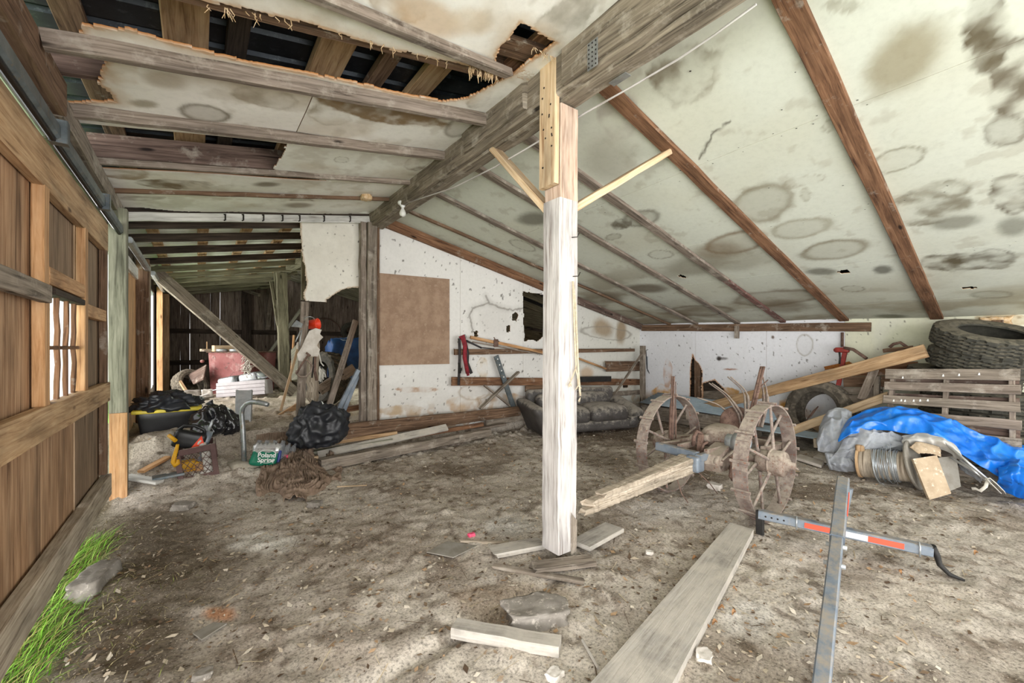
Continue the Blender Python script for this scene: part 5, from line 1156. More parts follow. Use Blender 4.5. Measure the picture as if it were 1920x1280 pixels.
tag(MB().box((6.12, 2.55, .10), (.36, .62, .02), Matrix.Rotation(-.2, 4, 'X')).build('plywood_piece', 'purple_brown_wood'), 'brown plywood piece lying before the tractor tire', 'board')
tag(MB().tube([AT(1512, 788, 5.6), AT(1525, 770, 5.6), AT(1534, 762, 5.65), AT(1520, 780, 5.55)], .008, 6).build('bent_wire', 'rust_dark'), 'bent dark wire leaning at the tractor tire', 'wire')

# ------------------------------------------------------------------ drapes: tarp, canvas
def cat(pts, u):
    n = len(pts)-1; f = min(max(u*n, 0), n-1e-6); i = int(f); t = f-i
    p = [pts[max(i-1, 0)], pts[i], pts[i+1], pts[min(i+2, n)]]
    return .5*((2*p[1])+(p[2]-p[0])*t+(2*p[0]-5*p[1]+4*p[2]-p[3])*t*t+(3*p[1]-p[0]-3*p[2]+p[3])*t*t*t)
def drape(name, rows, nu, nv, bulge, amp, fr, mat, label, catg, seed, thick=.004, parent=None, hang=.0):
    RR = [[AT(*p) for p in r] for r in rows]
    def f(u, v):
        col = [cat(r, u) for r in RR]; p = cat(col, v)
        q = p*fr+Vector((seed, 0, 0))
        rg = (1-abs(mnoise.noise(q*.8)))**3*.9+(1-abs(mnoise.noise(q*1.9+Vector((3, 1, 0)))))**3*.5+mnoise.noise(q*4.5)*.25
        ed = min(1, 6*min(u, 1-u)+.25)*min(1, 5*min(v, 1-v)+.25)
        n = Vector((-.55, -.35, .75))
        w_ = mnoise.noise(Vector((u*9, v*3, seed)))*.02
        return p+n*(bulge*math.sin(math.pi*min(v, 1))*math.sin(math.pi*u)**.5+amp*(rg-.75)*ed)+Vector((w_, w_, 0))
    o = MB().grid(f, nu, nv).build(name, mat, parent, solid=thick)
    if parent is None: tag(o, label, catg)
    return o
drape('blue_tarp', [[(1578, 803, 4.62), (1600, 780, 4.62), (1640, 764, 4.6), (1700, 765, 4.42), (1770, 783, 4.25), (1840, 814, 4.08), (1905, 832, 3.95), (1990, 850, 3.75)],
                    [(1574, 815, 4.50), (1600, 795, 4.45), (1640, 785, 4.42), (1700, 787, 4.25), (1770, 805, 4.08), (1845, 842, 3.9), (1905, 868, 3.78), (1990, 900, 3.6)],
                    [(1571, 828, 4.45), (1600, 812, 4.38), (1645, 806, 4.34), (1700, 812, 4.15), (1765, 828, 3.98), (1835, 872, 3.76), (1890, 903, 3.66), (1990, 960, 3.42)]], 220, 70, .03, .085, 3.1, 'tarp_blue', 'crumpled bright blue tarp thrown over the heap by the pallet', 'tarp', 1.3)
c = AT(1902, 905, 3.55); drape('blue_tarp', [[(1872, 870, 3.75), (1895, 862, 3.74), (1930, 868, 3.7), (1990, 880, 3.6)], [(1872, 895, 3.62), (1895, 892, 3.55), (1930, 900, 3.5), (1990, 910, 3.4)], [(1868, 908, 3.72), (1893, 925, 3.66), (1925, 938, 3.62), (1990, 955, 3.5)]], 70, 50, .05, .07, 4.5, 'tarp_blue', 'bunched lower corner of the blue tarp at the picture edge', 'tarp', 4.1)
drape('grey_canvas', [[(1536, 800, 4.85), (1552, 772, 4.88), (1576, 764, 4.85), (1598, 772, 4.75)], [(1532, 828, 4.72), (1550, 805, 4.70), (1575, 800, 4.66), (1596, 800, 4.6)], [(1534, 845, 4.7), (1552, 850, 4.62), (1572, 845, 4.55), (1590, 838, 4.5)]], 60, 60, .05, .06, 4, 'canvas_grey', 'grey canvas lump at the left end of the heap', 'canvas', 2.2)
drape('grey_canvas', [[(1590, 800, 4.55), (1605, 797, 4.5), (1640, 803, 4.4), (1670, 812, 4.3), (1700, 822, 4.2)], [(1578, 832, 4.45), (1605, 826, 4.36), (1640, 826, 4.28), (1670, 834, 4.2), (1700, 838, 4.12)], [(1548, 872, 4.55), (1580, 872, 4.42), (1612, 858, 4.34), (1650, 850, 4.28), (1690, 848, 4.2)]], 110, 70, .05, .07, 4.6, 'canvas_grey', 'crumpled grey canvas spilling out under the blue tarp', 'canvas', 5.2)
drape('grey_canvas', [[(1545, 848, 4.6), (1575, 850, 4.5), (1614, 855, 4.38)], [(1550, 868, 4.5), (1580, 872, 4.38), (1614, 870, 4.32)], [(1556, 880, 4.52), (1585, 884, 4.42), (1614, 880, 4.4)]], 50, 30, .03, .03, 8, 'canvas_grey', 'flat grey canvas corner lying on the floor before the heap', 'canvas', 7.7)
cot = thing('cot_frame', 'pale cloth folding frame with aluminium poles and white straps', 'folding frame', tuple(AT(1790, 900, 3.9)))
drape('cloth', [[(1690, 817, 4.16), (1730, 812, 4.08), (1768, 820, 4.0), (1798, 842, 3.9)], [(1692, 830, 4.08), (1735, 826, 3.98), (1772, 834, 3.88), (1802, 856, 3.82)], [(1700, 842, 4.1), (1740, 838, 4.02), (1775, 846, 3.92), (1803, 866, 3.85)]], 70, 40, .03, .02, 6, 'canvas_pale', '', '', 6.1, parent=cot)
for a, b in (((1772, 830, 3.88), (1857, 903, 3.62)), ((1782, 857, 3.86), (1850, 897, 3.66)), ((1800, 862, 3.8), (1858, 908, 3.64))): MB().tube([AT(*a), AT(*b)], .011, 10).build('pole', 'aluminium', cot)
for pts in ([(1846, 898, 3.62), (1856, 896, 3.6), (1868, 906, 3.58), (1882, 920, 3.6), (1884, 925, 3.62)], [(1852, 898, 3.62), (1848, 912, 3.6), (1838, 920, 3.62), (1830, 916, 3.66), (1822, 916, 3.68)], [(1850, 898, 3.6), (1862, 910, 3.58), (1876, 924, 3.58)]): MB().tube([AT(*p) for p in pts], .013, 8, flat=.3).build('strap', 'strap_white', cot)
drape('cloth', [[(1798, 865, 3.95), (1815, 880, 3.85), (1840, 895, 3.75)], [(1802, 880, 3.95), (1820, 892, 3.86), (1840, 905, 3.78)]], 30, 14, .02, .02, 9, 'canvas_grey', '', '', 8.8, parent=cot)
# cable spool with wire
sp_ = thing('wire_spool', 'wooden cable spool wound with loose grey wire', 'spool', tuple(G(1665, 905)))
sa, sb2 = AT(1615, 872, 4.32), AT(1712, 866, 4.02); sa.z = .165; sb2.z = .20; ax = (sb2-sa).normalized(); Lx = (sb2-sa).length
MB().lathe([(0, 0), (.135, 0), (.14, .01), (.14, Lx-.01), (.135, Lx), (0, Lx)], 28, sa, ax, smooth=False).build('drum', 'rotten_wood', sp_)
MB().lathe([(0, -.02), (.15, -.02), (.15, .0), (0, 0)], 30, sa, ax, smooth=False).build('end_board', 'pine_aged', sp_)
MB().lathe([(0, 0), (.225, 0), (.23, .012), (.225, .024), (0, .024)], 40, sb2+Vector((0, 0, .025)), (ax+Vector((-.1, -.35, .25))).normalized(), smooth=False).build('flange', 'board_grey', sp_)
_, s1, u1 = frame(ax); wc = MB(); pts = []
for k in range(14*26):
    a = 2*math.pi*k/14; t_ = .30+.45*(.5-.5*math.cos(k*.017*2))+R.uniform(-.006, .006); r_ = .145+R.uniform(0, .010); pts.append(sa+ax*(Lx*t_)+(s1*math.cos(a)+u1*math.sin(a))*r_)
wc.tube(pts, .0035, 5)
for k in range(5):
    pts = []
    for q in range(16):
        a = 2*math.pi*q/15*1.0+k; pts.append(sa+ax*(Lx*(.35+.3*q/15+.1*math.sin(k*2)))+(s1*math.cos(a)+u1*math.sin(a))*(.16+.012*k))
    wc.tube(pts, .003, 5)
wr = wc.build('wire', 'steel_light', sp_)
# cardboard leaning on the spool
def slab(name, quad, th, mat, label, catg='cardboard'):
    P = [AT(*p) for p in quad]; c = sum(P, Vector())/4; ex = (P[1]-P[0]).normalized(); n = ex.cross(P[3]-P[0]).normalized(); ey = n.cross(ex)
    o = MB().prism([((p-c).dot(ex), (p-c).dot(ey)) for p in P], c, ex, ey, th).build(name, mat); return tag(o, label, catg)
slab('cardboard_piece', [(1712, 860, 3.86), (1757, 853, 3.82), (1783, 925, 3.70), (1743, 937, 3.72)], .03, 'cardboard', 'tan cardboard slab leaning upright before the spool flange')
slab('grey_board', [(1756, 858, 3.92), (1793, 854, 3.9), (1802, 912, 3.78), (1777, 922, 3.78)], .02, 'board_grey', 'grey board standing right behind the tan cardboard', 'board')
drape('cardboard_piece', [[(1706, 838, 3.98), (1720, 828, 3.98), (1762, 838, 3.92)], [(1722, 850, 3.9), (1745, 850, 3.87), (1762, 856, 3.87)]], 20, 10, .01, .008, 6, 'cardboard', 'bent tan cardboard flap on top of the spool', 'cardboard', 3.3, .006)
tag(MB().rbox(AT(1612, 840, 4.3), (.07, .07, .07), .02, Matrix.Rotation(.5, 4, 'Z')).build('wood_stub', 'pine_aged'), 'small brown wood lump between canvas and spool', 'wood')
tag(MB().bar(AT(1530, 822, 4.85), AT(1532, 838, 4.85), .05, .05, (1, 0, 0), .006, jit=.003).build('wood_stub', 'rotten_wood'), 'pale wood stub left of the canvas lump', 'wood')
# ------------------------------------------------------------------ back bay
ph = thing('bay_post', 'leaning mossy post with a strut under the far ridge', 'post', (1.45, 9.9, .4))
P0, P1 = AT(534, 733, 8.85), AT(527, 512, 8.85); P0.z = .36
MB().bar(P0, P1, .20, .18, (0, 1, 0), .012, seg=16, jit=.006).build('post', 'mossy_wood', ph)
MB().bar(AT(516, 510, 8.8), AT(519, 562, 8.8), .06, .05, (0, 1, 0), .006, jit=.003).build('cleat', 'mossy_wood', ph)
MB().bar(AT(508, 528, 8.75), AT(521, 610, 8.75), .05, .05, (0, 1, 0), .006, jit=.003).build('strut', 'mossy_wood', ph)
ra, rb = AT(573, 478, 7.6), AT(486, 536, 11.5); board('far_ridge_beam', ra, rb, .16, .20, 'mossy_wood', 'mossy green ridge beam over the back bay', 'beam', jit=.006, seg=14)
board('hanging_strut', AY(568, 470, 7.2), AY(568, 562, 7.2), .05, .05, 'mossy_wood', 'thin mossy upright under the far ridge by the torn panel', 'strut', up=(0, 1, 0))
A_, B_ = AT(283, 503, 6.75), AT(552, 735, 8.2)
board('diagonal_brace', A_, B_, .05, .22, 'old_grey_wood', 'big diagonal plank from the door track down to the earth', 'brace', up=(.6, .5, .6), jit=.003, seg=12)
board('diagonal_brace', AT(500, 668, 10.6), AT(568, 575, 10.6), .06, .14, 'green_post', 'pale green diagonal board behind the mossy post', 'brace', up=(0, 1, 0), jit=.003)
board('far_post', (1.05, 13.4, .3), (1.05, 13.4, 3.0), .22, .1, 'dark_wood', 'wide dark upright on the far plank wall', 'post', up=(0, 1, 0), jit=.004)
board('far_post', AT(502, 618, 11.76), AT(508, 545, 11.80), .12, .06, 'batten_grey', 'drilled grey board hanging before the far wall', 'board', up=(0, 1, 0), jit=.004)
board('far_brace', AT(440, 536, 11.5), AT(486, 553, 11.0), .06, .09, 'old_grey_wood', 'short grey brace high on the far plank wall', 'brace', jit=.003)
board('bay_post', AT(560, 600, 10.5), AT(566, 735, 10.4), .10, .10, 'dark_wood', 'thin dark upright behind the C-clamp', 'post', up=(0, 1, 0), jit=.004)
# red tank with things on top
tk = thing('red_tank', 'big dusty red metal tank in the back bay', 'tank', tuple(AT(428, 735, 8.7)))
plain('tank_red', (116, 62, 60), (140, 90, 88), rough=.75, scale=2.5, bmp=.1, dust=.38, dustc=(170, 140, 134), wear=(96, 62, 58), lo=.35, hi=.65)
P = [AT(*p) for p in ((392, 738, 8.5), (459, 742, 8.3), (464, 661, 8.3), (377, 661, 8.5))]
c0 = sum(P, Vector())/4
def tankf(p, h): return Vector((p.x*(1-.07*(1-p.z/h.z)), p.y, p.z))
dv = (P[1]-P[0]).normalized(); rt = rotM(Vector((dv.x, dv.y, 0)).normalized(), Vector((-dv.y, dv.x, 0)).normalized(), Vector((0, 0, 1)))
cc = c0+rt @ Vector((.02, .40, 0))
MB().rbox(cc, (.92, .80, .86), .03, rt, 5, 2, fn=tankf).build('shell', 'tank_red', tk)
MB().rbox(cc+Vector((0, 0, .43)), (.96, .84, .025), .012, rt, 2, 2).build('lid', 'rust_dark', tk); MB().lathe([(0, 0), (.03, 0), (.03, .05), (0, .05)], 12, AT(380, 677, 8.2), (-.3, -1, 0)).build('knob', 'tank_red', tk)
zt = cc.z+.445
for (px, py, s, m, lab, nm, ct) in [(418, 655, (.34, .14, .12), 'new_pine', 'pale wood block on top of the red tank', 'wood_block', 'block'), (398, 658, (.34, .2, .03), 'old_grey_wood', 'thin grey boards lying on the left of the red tank', 'board', 'board'), (385, 657, (.16, .1, .05), 'cardboard', 'small tan piece at the left edge of the red tank', 'scrap', 'scrap')]:
    p = AT(px, py, 8.5); tag(MB().box((p.x, p.y, zt+s[2]/2), s, Matrix.Rotation(.3, 4, 'Z')).build(nm, m), lab, ct)
for px, lab in ((416, 'shiny tin lid on the red tank beside the pale block'), (441, 'shiny tin lid on the right of the red tank')):
    p = AT(px, 658, 8.35); tag(MB().lathe([(0, 0), (.09, 0), (.10, .03), (.09, .05), (0, .05)], 18, (p.x, p.y, zt)).build('tin_lid', 'steel_light'), lab, 'lid')
p = AT(388, 648, 8.8); tag(MB().bar((p.x, p.y, zt), (p.x, p.y, zt+.2), .04, .02).build('stick', 'pine_aged'), 'yellowish stick standing up behind the red tank', 'stick')
tire('small_tire', tuple(AT(358, 722, 8.4)), (.55, -.65, .45), .33, .2, 'tire_old', 'dusty tire leaning in the dark corner left of the red tank', None, .62)
slab('plywood_offcut', [(352, 702, 8.4), (386, 683, 8.3), (382, 712, 8.15), (362, 720, 8.2)], .02, 'purple_brown_wood', 'brown plywood offcut propped on the dusty tire', 'board')
board('stick', AT(332, 706, 8.2), AT(350, 735, 8.0), .05, .04, 'pine_aged', 'pale stick leaning across the dusty tire', 'stick')
c = AT(355, 742, 7.9); rock('earth_lump', (c.x, c.y, .45), (.34, .24, .16), 'stone_grey', 'brown lump in front of the dusty tire', 'lump', 6.6)
c = AT(388, 735, 8.0); rock('earth_lump', (c.x, c.y, .47), (.16, .16, .14), 'white_stone', 'pale bucket-like lump left of the white box', 'lump', 7.4)
for a, b, w_, m, lab in (((345, 760, 7.2), (398, 742, 7.6), .12, 'board_grey', 'grey board lying toward the dusty tire'), ((365, 750, 7.5), (388, 738, 7.9), .06, 'white_board', 'thin pale strip on the earth left of the white box'), ((480, 745, 7.9), (524, 732, 8.3), .05, 'old_grey_wood', 'curved grey branch lying right of the white box'), ((470, 748, 7.7), (500, 744, 7.9), .1, 'batten_grey', 'low grey board under the white box end')):
    A_, B_ = AT(*a), AT(*b); A_.z = ZG(A_.x, A_.y)+.03; B_.z = ZG(B_.x, B_.y)+.05; board('loose_board', A_, B_, w_, .03, m, lab, 'board', jit=.003)
plain('white_vinyl', (182, 178, 180), (170, 165, 167), rough=.55, scale=6, bmp=.04)
wx = thing('siding_box', 'long white siding carton with grooved front', 'box', tuple(AT(455, 744, 7.8)))
A_, B_ = AT(406, 733, 7.85), AT(497, 726, 7.75); d = (B_-A_).normalized(); 
g = MB(); s_ = Vector((-d.y, d.x, 0)).normalized(); s_ = s_ if s_.y > 0 else -s_
for k in range(4): g.bar(A_+Vector((0, 0, -.09+.068*k)), B_+Vector((0, 0, -.09+.068*k)), .02, .064, (0, 0, 1), .006)
g.build('front', 'white_vinyl', wx); MB().bar(A_+s_*.11+Vector((0, 0, .012)), B_+s_*.11+Vector((0, 0, .012)), .2, .26, (0, 0, 1), .004).build('carton', 'white_vinyl', wx)
sk = thing('kitchen_sink', 'upside down stainless double sink behind the white carton', 'sink', tuple(AT(452, 722, 8.0)))
A_, B_ = AT(437, 715, 8.12), AT(471, 708, 8.12); d = (B_-A_).normalized(); r_ = rotM(d, Vector((0, 0, 1)).cross(d).normalized(), d.cross(Vector((0, 0, 1)).cross(d).normalized()))
for c_ in (A_+Vector((-.02, 0, .0)), B_+Vector((.02, 0, 0))): MB().rbox(c_, (.36, .34, .2), .06, r_, 3, 3).build('bowl', 'galvanized', sk)
MB().rbox((A_+B_)/2-Vector((0, 0, .10)), (.84, .46, .02), .008, r_, 3, 2).build('rim', 'steel_light', sk)
for c_ in (A_, B_): MB().box(c_+Vector((-.02, -.175, .01)), (.07, .01, .05), r_).build('label', 'mattblack', sk)
tg = MB()
for k in range(40):
    a = AT(463+R.uniform(-6, 10), R.uniform(664, 698), 7.7); tg.tube([a, a+Vector((R.uniform(-.07, .07), 0, R.uniform(-.1, .05))), a+Vector((R.uniform(-.08, .08), 0, R.uniform(-.12, .02)))], .006, 5)
tag(tg.build('tangled_cord', 'strap_white'), 'tangled pale cord hanging off the diagonal plank', 'cord')
tag(MB().tube([AT(479, 698, 8), AT(482, 704, 8), AT(492, 708, 8), AT(503, 706, 8)], .012, 7).build('hose', 'canvas_grey'), 'thin grey hose behind the diagonal plank', 'hose')
# the gap frame: stake, torn panel rest, clamp, tools
board('opening_stud', AY(563, 783, 5.5), AY(572, 566, 5.5), .09, .05, 'batten_grey', 'pale grey stud standing in the opening left of the old post', 'stud', up=(0, 1, 0), jit=.002)
rt_ = MB(); P0, P1 = AY(587, 772, 5.85), AY(586, 640, 5.85); rt_.tube([P0.lerp(P1, k/14)+Vector((R.uniform(-.006, .006), 0, 0)) for k in range(15)], [.075+R.uniform(-.012, .012)-(.02 if k < 3 else 0) for k in range(15)], 14)
tag(rt_.build('rotten_post', 'rotten_wood'), 'rotten round post with a chewed foot behind the black bag', 'post')
tpz = [(572, 636), (580, 620), (592, 615), (603, 618), (600, 626), (606, 632), (598, 640), (594, 648), (600, 655), (596, 668), (584, 668), (576, 666), (570, 678), (560, 676), (557, 664), (566, 650)]
q = [AY(x, y, 5.42) for x, y in tpz]; o0 = q[0]
tag(MB().prism([(p.x-o0.x, p.z-o0.z) for p in q], (o0.x, 5.43, o0.z), (1, 0, 0), (0, 0, 1), .012).build('panel_scrap', 'white_stone'), 'ragged white panel scrap nailed to the pale stud', 'panel')
cl = thing('c_clamp', 'big rusty C-clamp hanging on the pale stud', 'clamp', tuple(AY(573, 700, 5.38)))
MB().tube([AY(*p, 5.36) for p in ((570, 672), (577, 676), (585, 684), (583, 696), (573, 706), (562, 706), (556, 700), (556, 694))], .02, 8, flat=.6).build('frame', 'rust_dusty', cl)
MB().tube([AY(*p, 5.35) for p in ((556, 700), (566, 682), (576, 668), (580, 664))], .011, 8).build('screw', 'rust_dark', cl); MB().tube([AY(574, 661, 5.35), AY(582, 667, 5.35)], .012, 8).build('handle', 'rust_dark', cl)
rb_ = thing('orange_bucket', 'bright orange-red bucket hanging behind the pale stud', 'bucket', tuple(AT(577, 606, 5.25)))
plain('bucket_red', (226, 58, 30), (240, 80, 44), rough=.5, bmp=0)
MB().lathe([(0, 0), (.05, 0), (.065, .13), (.07, .135), (.066, .14), (.057, .135), (.043, .02), (0, .02)], 22, AT(576, 609, 5.12), (.75, -.6, .1)).build('pail', 'bucket_red', rb_)
MB().tube([AT(577, 604, 5.1)+Vector((.07*math.cos(a), -.02-.12*math.sin(a), .06*math.sin(a))) for a in np.linspace(0, 3.14, 9)], .004, 6).build('bail', 'steel_light', rb_)
tag(slab('metal_scoop', [(546, 612, 5.0), (556, 600, 5.0), (566, 606, 4.95), (565, 614, 4.95)], .01, 'galvanized', 'pale metal scoop left of the orange bucket', 'scoop'))
for pts, r_, m, lab in (([(563, 620), (558, 632), (554, 641)], .006, 'steel_light', 'thin steel tong hanging left of the scrap panel'), ([(566, 618), (563, 636), (562, 648)], .006, 'steel_light', 'second steel tong beside the first one'), ([(588, 669), (587, 690), (585, 708)], .008, 'mattblack', 'short black cord hanging right of the clamp'), ([(591, 668), (590, 695), (594, 713)], .016, 'rust_dark', 'dark strap hanging on the rotten post')):
    tag(MB().tube([AY(x, y, 5.40) for x, y in pts], r_, 7).build('hanging_tool', m), lab, 'tool')
cd = MB()
for k in range(16):
    x = 597+R.uniform(0, 13); cd.tube([AY(600, 686, 5.5), AY(x, 695, 5.5), AY(x+R.uniform(-3, 3), 712+R.uniform(-8, 6), 5.5)], .005, 5)
cd.tube([AY(597, 660, 5.44), AY(599, 666, 5.46), AY(602, 680, 5.5), AY(607, 686, 5.5)], .008, 6)
tag(cd.build('cord_bundle', 'strap_white'), 'bundle of pale cords hanging beside the rotten post', 'cord')
board('lath', AT(616, 765, 5.2), AT(667, 601, 5.75), .075, .03, 'batten_grey', 'long pale lath leaning toward the old post', 'lath', up=(0, 1, 0))
board('thin_lath', AT(526, 770, 5.9), AT(559, 652, 6.3), .035, .02, 'new_pine', 'thin pine stick leaning left of the pale stud', 'stick', up=(0, 1, 0))
tag(MB().rbox(AT(563, 648, 6.3), (.1, .06, .12), .03).build('duster_head', 'white_stone'), 'pale round head on the thin pine stick', 'tool head')
board('leaning_plank', AT(598, 732, 6.6), AT(665, 690, 6.9), .05, .16, 'old_grey_wood', 'grey plank with a bright edge slanting behind the lath', 'plank', jit=.002)
for a, b, lab in (((634, 768, 5.2), (672, 693, 5.3), 'blue-grey perforated bar leaning on the old post, front one'), ((645, 768, 5.3), (676, 690, 5.4), 'second blue-grey bar leaning behind the front one')):
    o = MB().bar(AT(*a), AT(*b), .05, .05, (0, 1, 0), .004).build('steel_bar', 'steel_blue_grey'); tag(o, lab, 'bar')
wd_ = AT(541, 763, 6.0); tag(MB().prism([(-.14, 0), (.16, .01), (.16, .17)], (wd_.x, wd_.y, ZG(wd_.x, wd_.y)-.01), (1, .1, 0), (0, 0, 1), -.05).build('wood_wedge', 'pine_aged'), 'triangular pine wedge on the threshold', 'wedge')
A_, B_ = AT(452, 790, 5.9), AT(560, 778, 6.0)
board('threshold_board', A_, B_, .16, .07, 'pine_aged', 'bright board forming the step into the back bay', 'board', jit=.003)
A_, B_ = AT(470, 806, 5.6), AT(558, 790, 5.75); board('threshold_board', A_, B_, .10, .06, 'dark_wood', 'dark rotten board under the bright step', 'board', jit=.004)
board('threshold_board', AT(640, 768, 5.6), AT(678, 762, 5.7), .1, .07, 'red_brown_wood', 'short brown board between bag and old post', 'board')
# blue cloth, tires and wheel deep in the bay
rock('blue_bundle', tuple(AT(648, 668, 7.6)), (.55, .4, .62), plain('navy', (22, 62, 110), (30, 80, 140), rough=.6) and 'navy', 'blue cloth bundle deep behind the leaning lath', 'bundle', 3.7)
c = AT(612, 690, 7.0); tire('tractor_tire', (c.x, c.y, .83), (-.9, -.3, .12), .44, .28, 'tire_rubber', 'dark lugged tire deep in the back bay beside the rotten post', None, .6, True)
tag(MB().lathe([(.50, -.015), (.52, 0), (.50, .015), (.485, 0)], 40, AT(608, 628, 12.6), (.05, -1, .05), closed=True).build('wheel_hoop', 'rust_dark'), 'thin dark hoop leaning on the mossy far planks', 'hoop')
tire('small_tire', tuple(AT(658, 622, 13.02)), (0, -1, 0), .30, .12, 'tire_rubber', 'small black wheel beside the old post, deep in the bay', None, .5)
slab('grey_tarp_bundle', [(544, 655, 7.4), (560, 640, 7.4), (566, 712, 7.1), (545, 712, 7.1)], .12, 'green_post', 'grey green crate side left of the scrap panel', 'crate')
tag(MB().bar(GG(543, 738), AT(551, 628, 8.6), .03, .03).build('orange_stick', 'orange_stud'), 'small orange stick behind the mossy post', 'stick')
# ------------------------------------------------------------------ bank items: tote, bags, crate, pipe
def GP(px, py, zz): return G(px, py, zz)
tb = AT(320, 800, 4.85); tt = thing('storage_tote', 'black storage tote with yellow rim stuffed with black bags', 'tote', (tb.x, tb.y, ZG(tb.x, tb.y)))
A_, B_ = AT(279, 822, 4.75), AT(350, 814, 4.95); d = Vector((B_.x-A_.x, B_.y-A_.y, 0)).normalized(); rr_ = rotM(d, Vector((-d.y, d.x, 0)), Vector((0, 0, 1))); L_ = .52
base_z = min(A_.z, B_.z)-.0; cc = Vector(((A_.x+B_.x)/2, (A_.y+B_.y)/2, 0))+rr_ @ Vector((0, .17, 0))
MB().rbox((cc.x, cc.y, base_z+.15), (L_, .36, .31), .03, rr_, 4, 2, fn=lambda p, h: Vector((p.x*(1+.09*p.z/h.z), p.y*(1+.09*p.z/h.z), p.z))).build('tub', 'black_plastic', tt)
plain('yellow_plastic', (222, 200, 62), (200, 182, 70), rough=.5, scale=9, bmp=0); plain('bag_black', (30, 32, 37), (42, 44, 50), rough=.42, scale=5, spec=.5, ridge=(6, .6, .04)); plain('bag_shiny', (24, 24, 27), (38, 38, 42), rough=.2, scale=5, spec=.7, ridge=(7, .5, .04))
MB().rbox((cc.x, cc.y, base_z+.305), (L_+.11, .47, .04), .012, rr_, 3, 2).build('rim', 'yellow_plastic', tt)
g = MB()
for k in range(6): q = cc+rr_ @ Vector((L_/2*1.06, -.14+.055*k, 0)); g.bar((q.x, q.y, base_z+.03), (q.x+.02*d.x, q.y+.02*d.y, base_z+.27), .012, .015)
g.build('rib', 'board_grey', tt)
def bag(name, c, size, mat, label, seed, folds=.14, rotz=0, top=0.0, sub=5, part=None, flatk=-.55, dirs=None):
    bm = bmesh.new(); bmesh.ops.create_icosphere(bm, subdivisions=sub, radius=1.0); M = Matrix.Rotation(rotz, 3, 'Z')
    for v in bm.verts:
        n = v.co.normalized(); q = n*1.7+Vector((seed, seed*.3, 0)); q2 = Vector((n.x, n.y, n.z*.45))*3.2+Vector((0, seed, 0))
        k = 1+.22*mnoise.noise(n*1.1+Vector((0, seed, 0)))-folds*(abs(mnoise.noise(q2*.8))*1.7+abs(mnoise.noise(q*1.6))*.9-.5)+folds*.07*mnoise.noise(n*9)
        p = n*k
        if top and n.z > .5: p.z += top*(n.z-.5)*2; f = 1-.5*(n.z-.5); p.x *= f; p.y *= f
        p.z = max(p.z, flatk+.06*mnoise.noise(n*5))
        v.co = (M @ Vector((p.x*size[0]/2, p.y*size[1]/2, (p.z-flatk)*size[2]/(1-flatk))))
    me = bpy.data.meshes.new(name); bm.to_mesh(me); bm.free(); me.polygons.foreach_set('use_smooth', [True]*len(me.polygons)); me.materials.append(MATS[mat])
    o = bpy.data.objects.new(name, me); COL.objects.link(o)
    if part is not None: o.parent = part; o.location = Vector(c)-part.location
    else: o.location = c; tag(o, label, 'bag')
    return o
bag('bag_heap', (cc.x-.02, cc.y, base_z+.30), (.66, .50, .20), 'bag_black', 'black plastic bags heaped in the yellow-rimmed tote', 2.3, .35, .2, flatk=-.3)
p = GG(405, 812); bag('garbage_bag', (p.x, p.y+.1, p.z-.02), (.46, .52, .30), 'bag_shiny', 'shiny black garbage bag lying beside the tote', 5.1, .22, .5, top=.15)
tag(MB().tube([Vector((p.x-.01, p.y+.2, p.z+.24)), Vector((p.x-.04, p.y+.2, p.z+.30)), Vector((p.x-.06, p.y+.2, p.z+.33))], [.05, .025, .045], 9).build('bag_knot', 'bag_black'), 'twisted neck of the shiny black garbage bag', 'bag')
# perforated silver ramp
rp2 = thing('metal_ramp', 'silver slotted metal ramp standing on end behind the bent pipe', 'ramp', tuple(AT(456, 800, 5.4)))
A_, B_ = AT(456, 803, 5.35), AT(458, 731, 5.5); d = Vector((.80, -.6, 0)); up_ = (B_-A_)
nn = d.cross(up_).normalized(); g = MB()
for s in (-1, 1): g.bar(A_+d*(.092*s), B_+d*(.092*s), .022, .035, nn, .003)
g.bar(A_+up_*.10, A_+up_*.0, .17, .012, nn, .002); g.build('side_rails', 'steel_light', rp2); g = MB()
for k in range(15): c_ = A_+up_*(.24+.052*k); g.bar(c_-d*.085, c_+d*.085, .027, .012, nn, .002)
g.build('rungs', 'steel_light', rp2)
# bent pipe in a concrete foot
bp = thing('bent_pipe', 'grey pipe with a curled top set in a concrete block', 'pipe', tuple(GG(459, 880)))
t0 = 4.33; MB().tube([AT(*p, t0) for p in ((458, 872), (457, 840), (455, 800), (453, 775), (455, 764), (462, 756), (472, 753), (485, 754), (498, 757), (503, 759))], [.024]*6+[.026, .027, .026, .022], 12).build('tube', 'galvanized', bp)
plain('concrete', (176, 168, 154), (154, 146, 132), rough=.95, scale=10, bmp=.35)
MB().rbox(AT(461, 876, t0)+Vector((.02, .06, -.02)), (.34, .26, .17), .03, Matrix.Rotation(.25, 4, 'Z'), 4, 2, fn=lambda p, h: p+Vector((0, 0, .02*mnoise.noise(p*9)))).build('footing', 'concrete', bp)
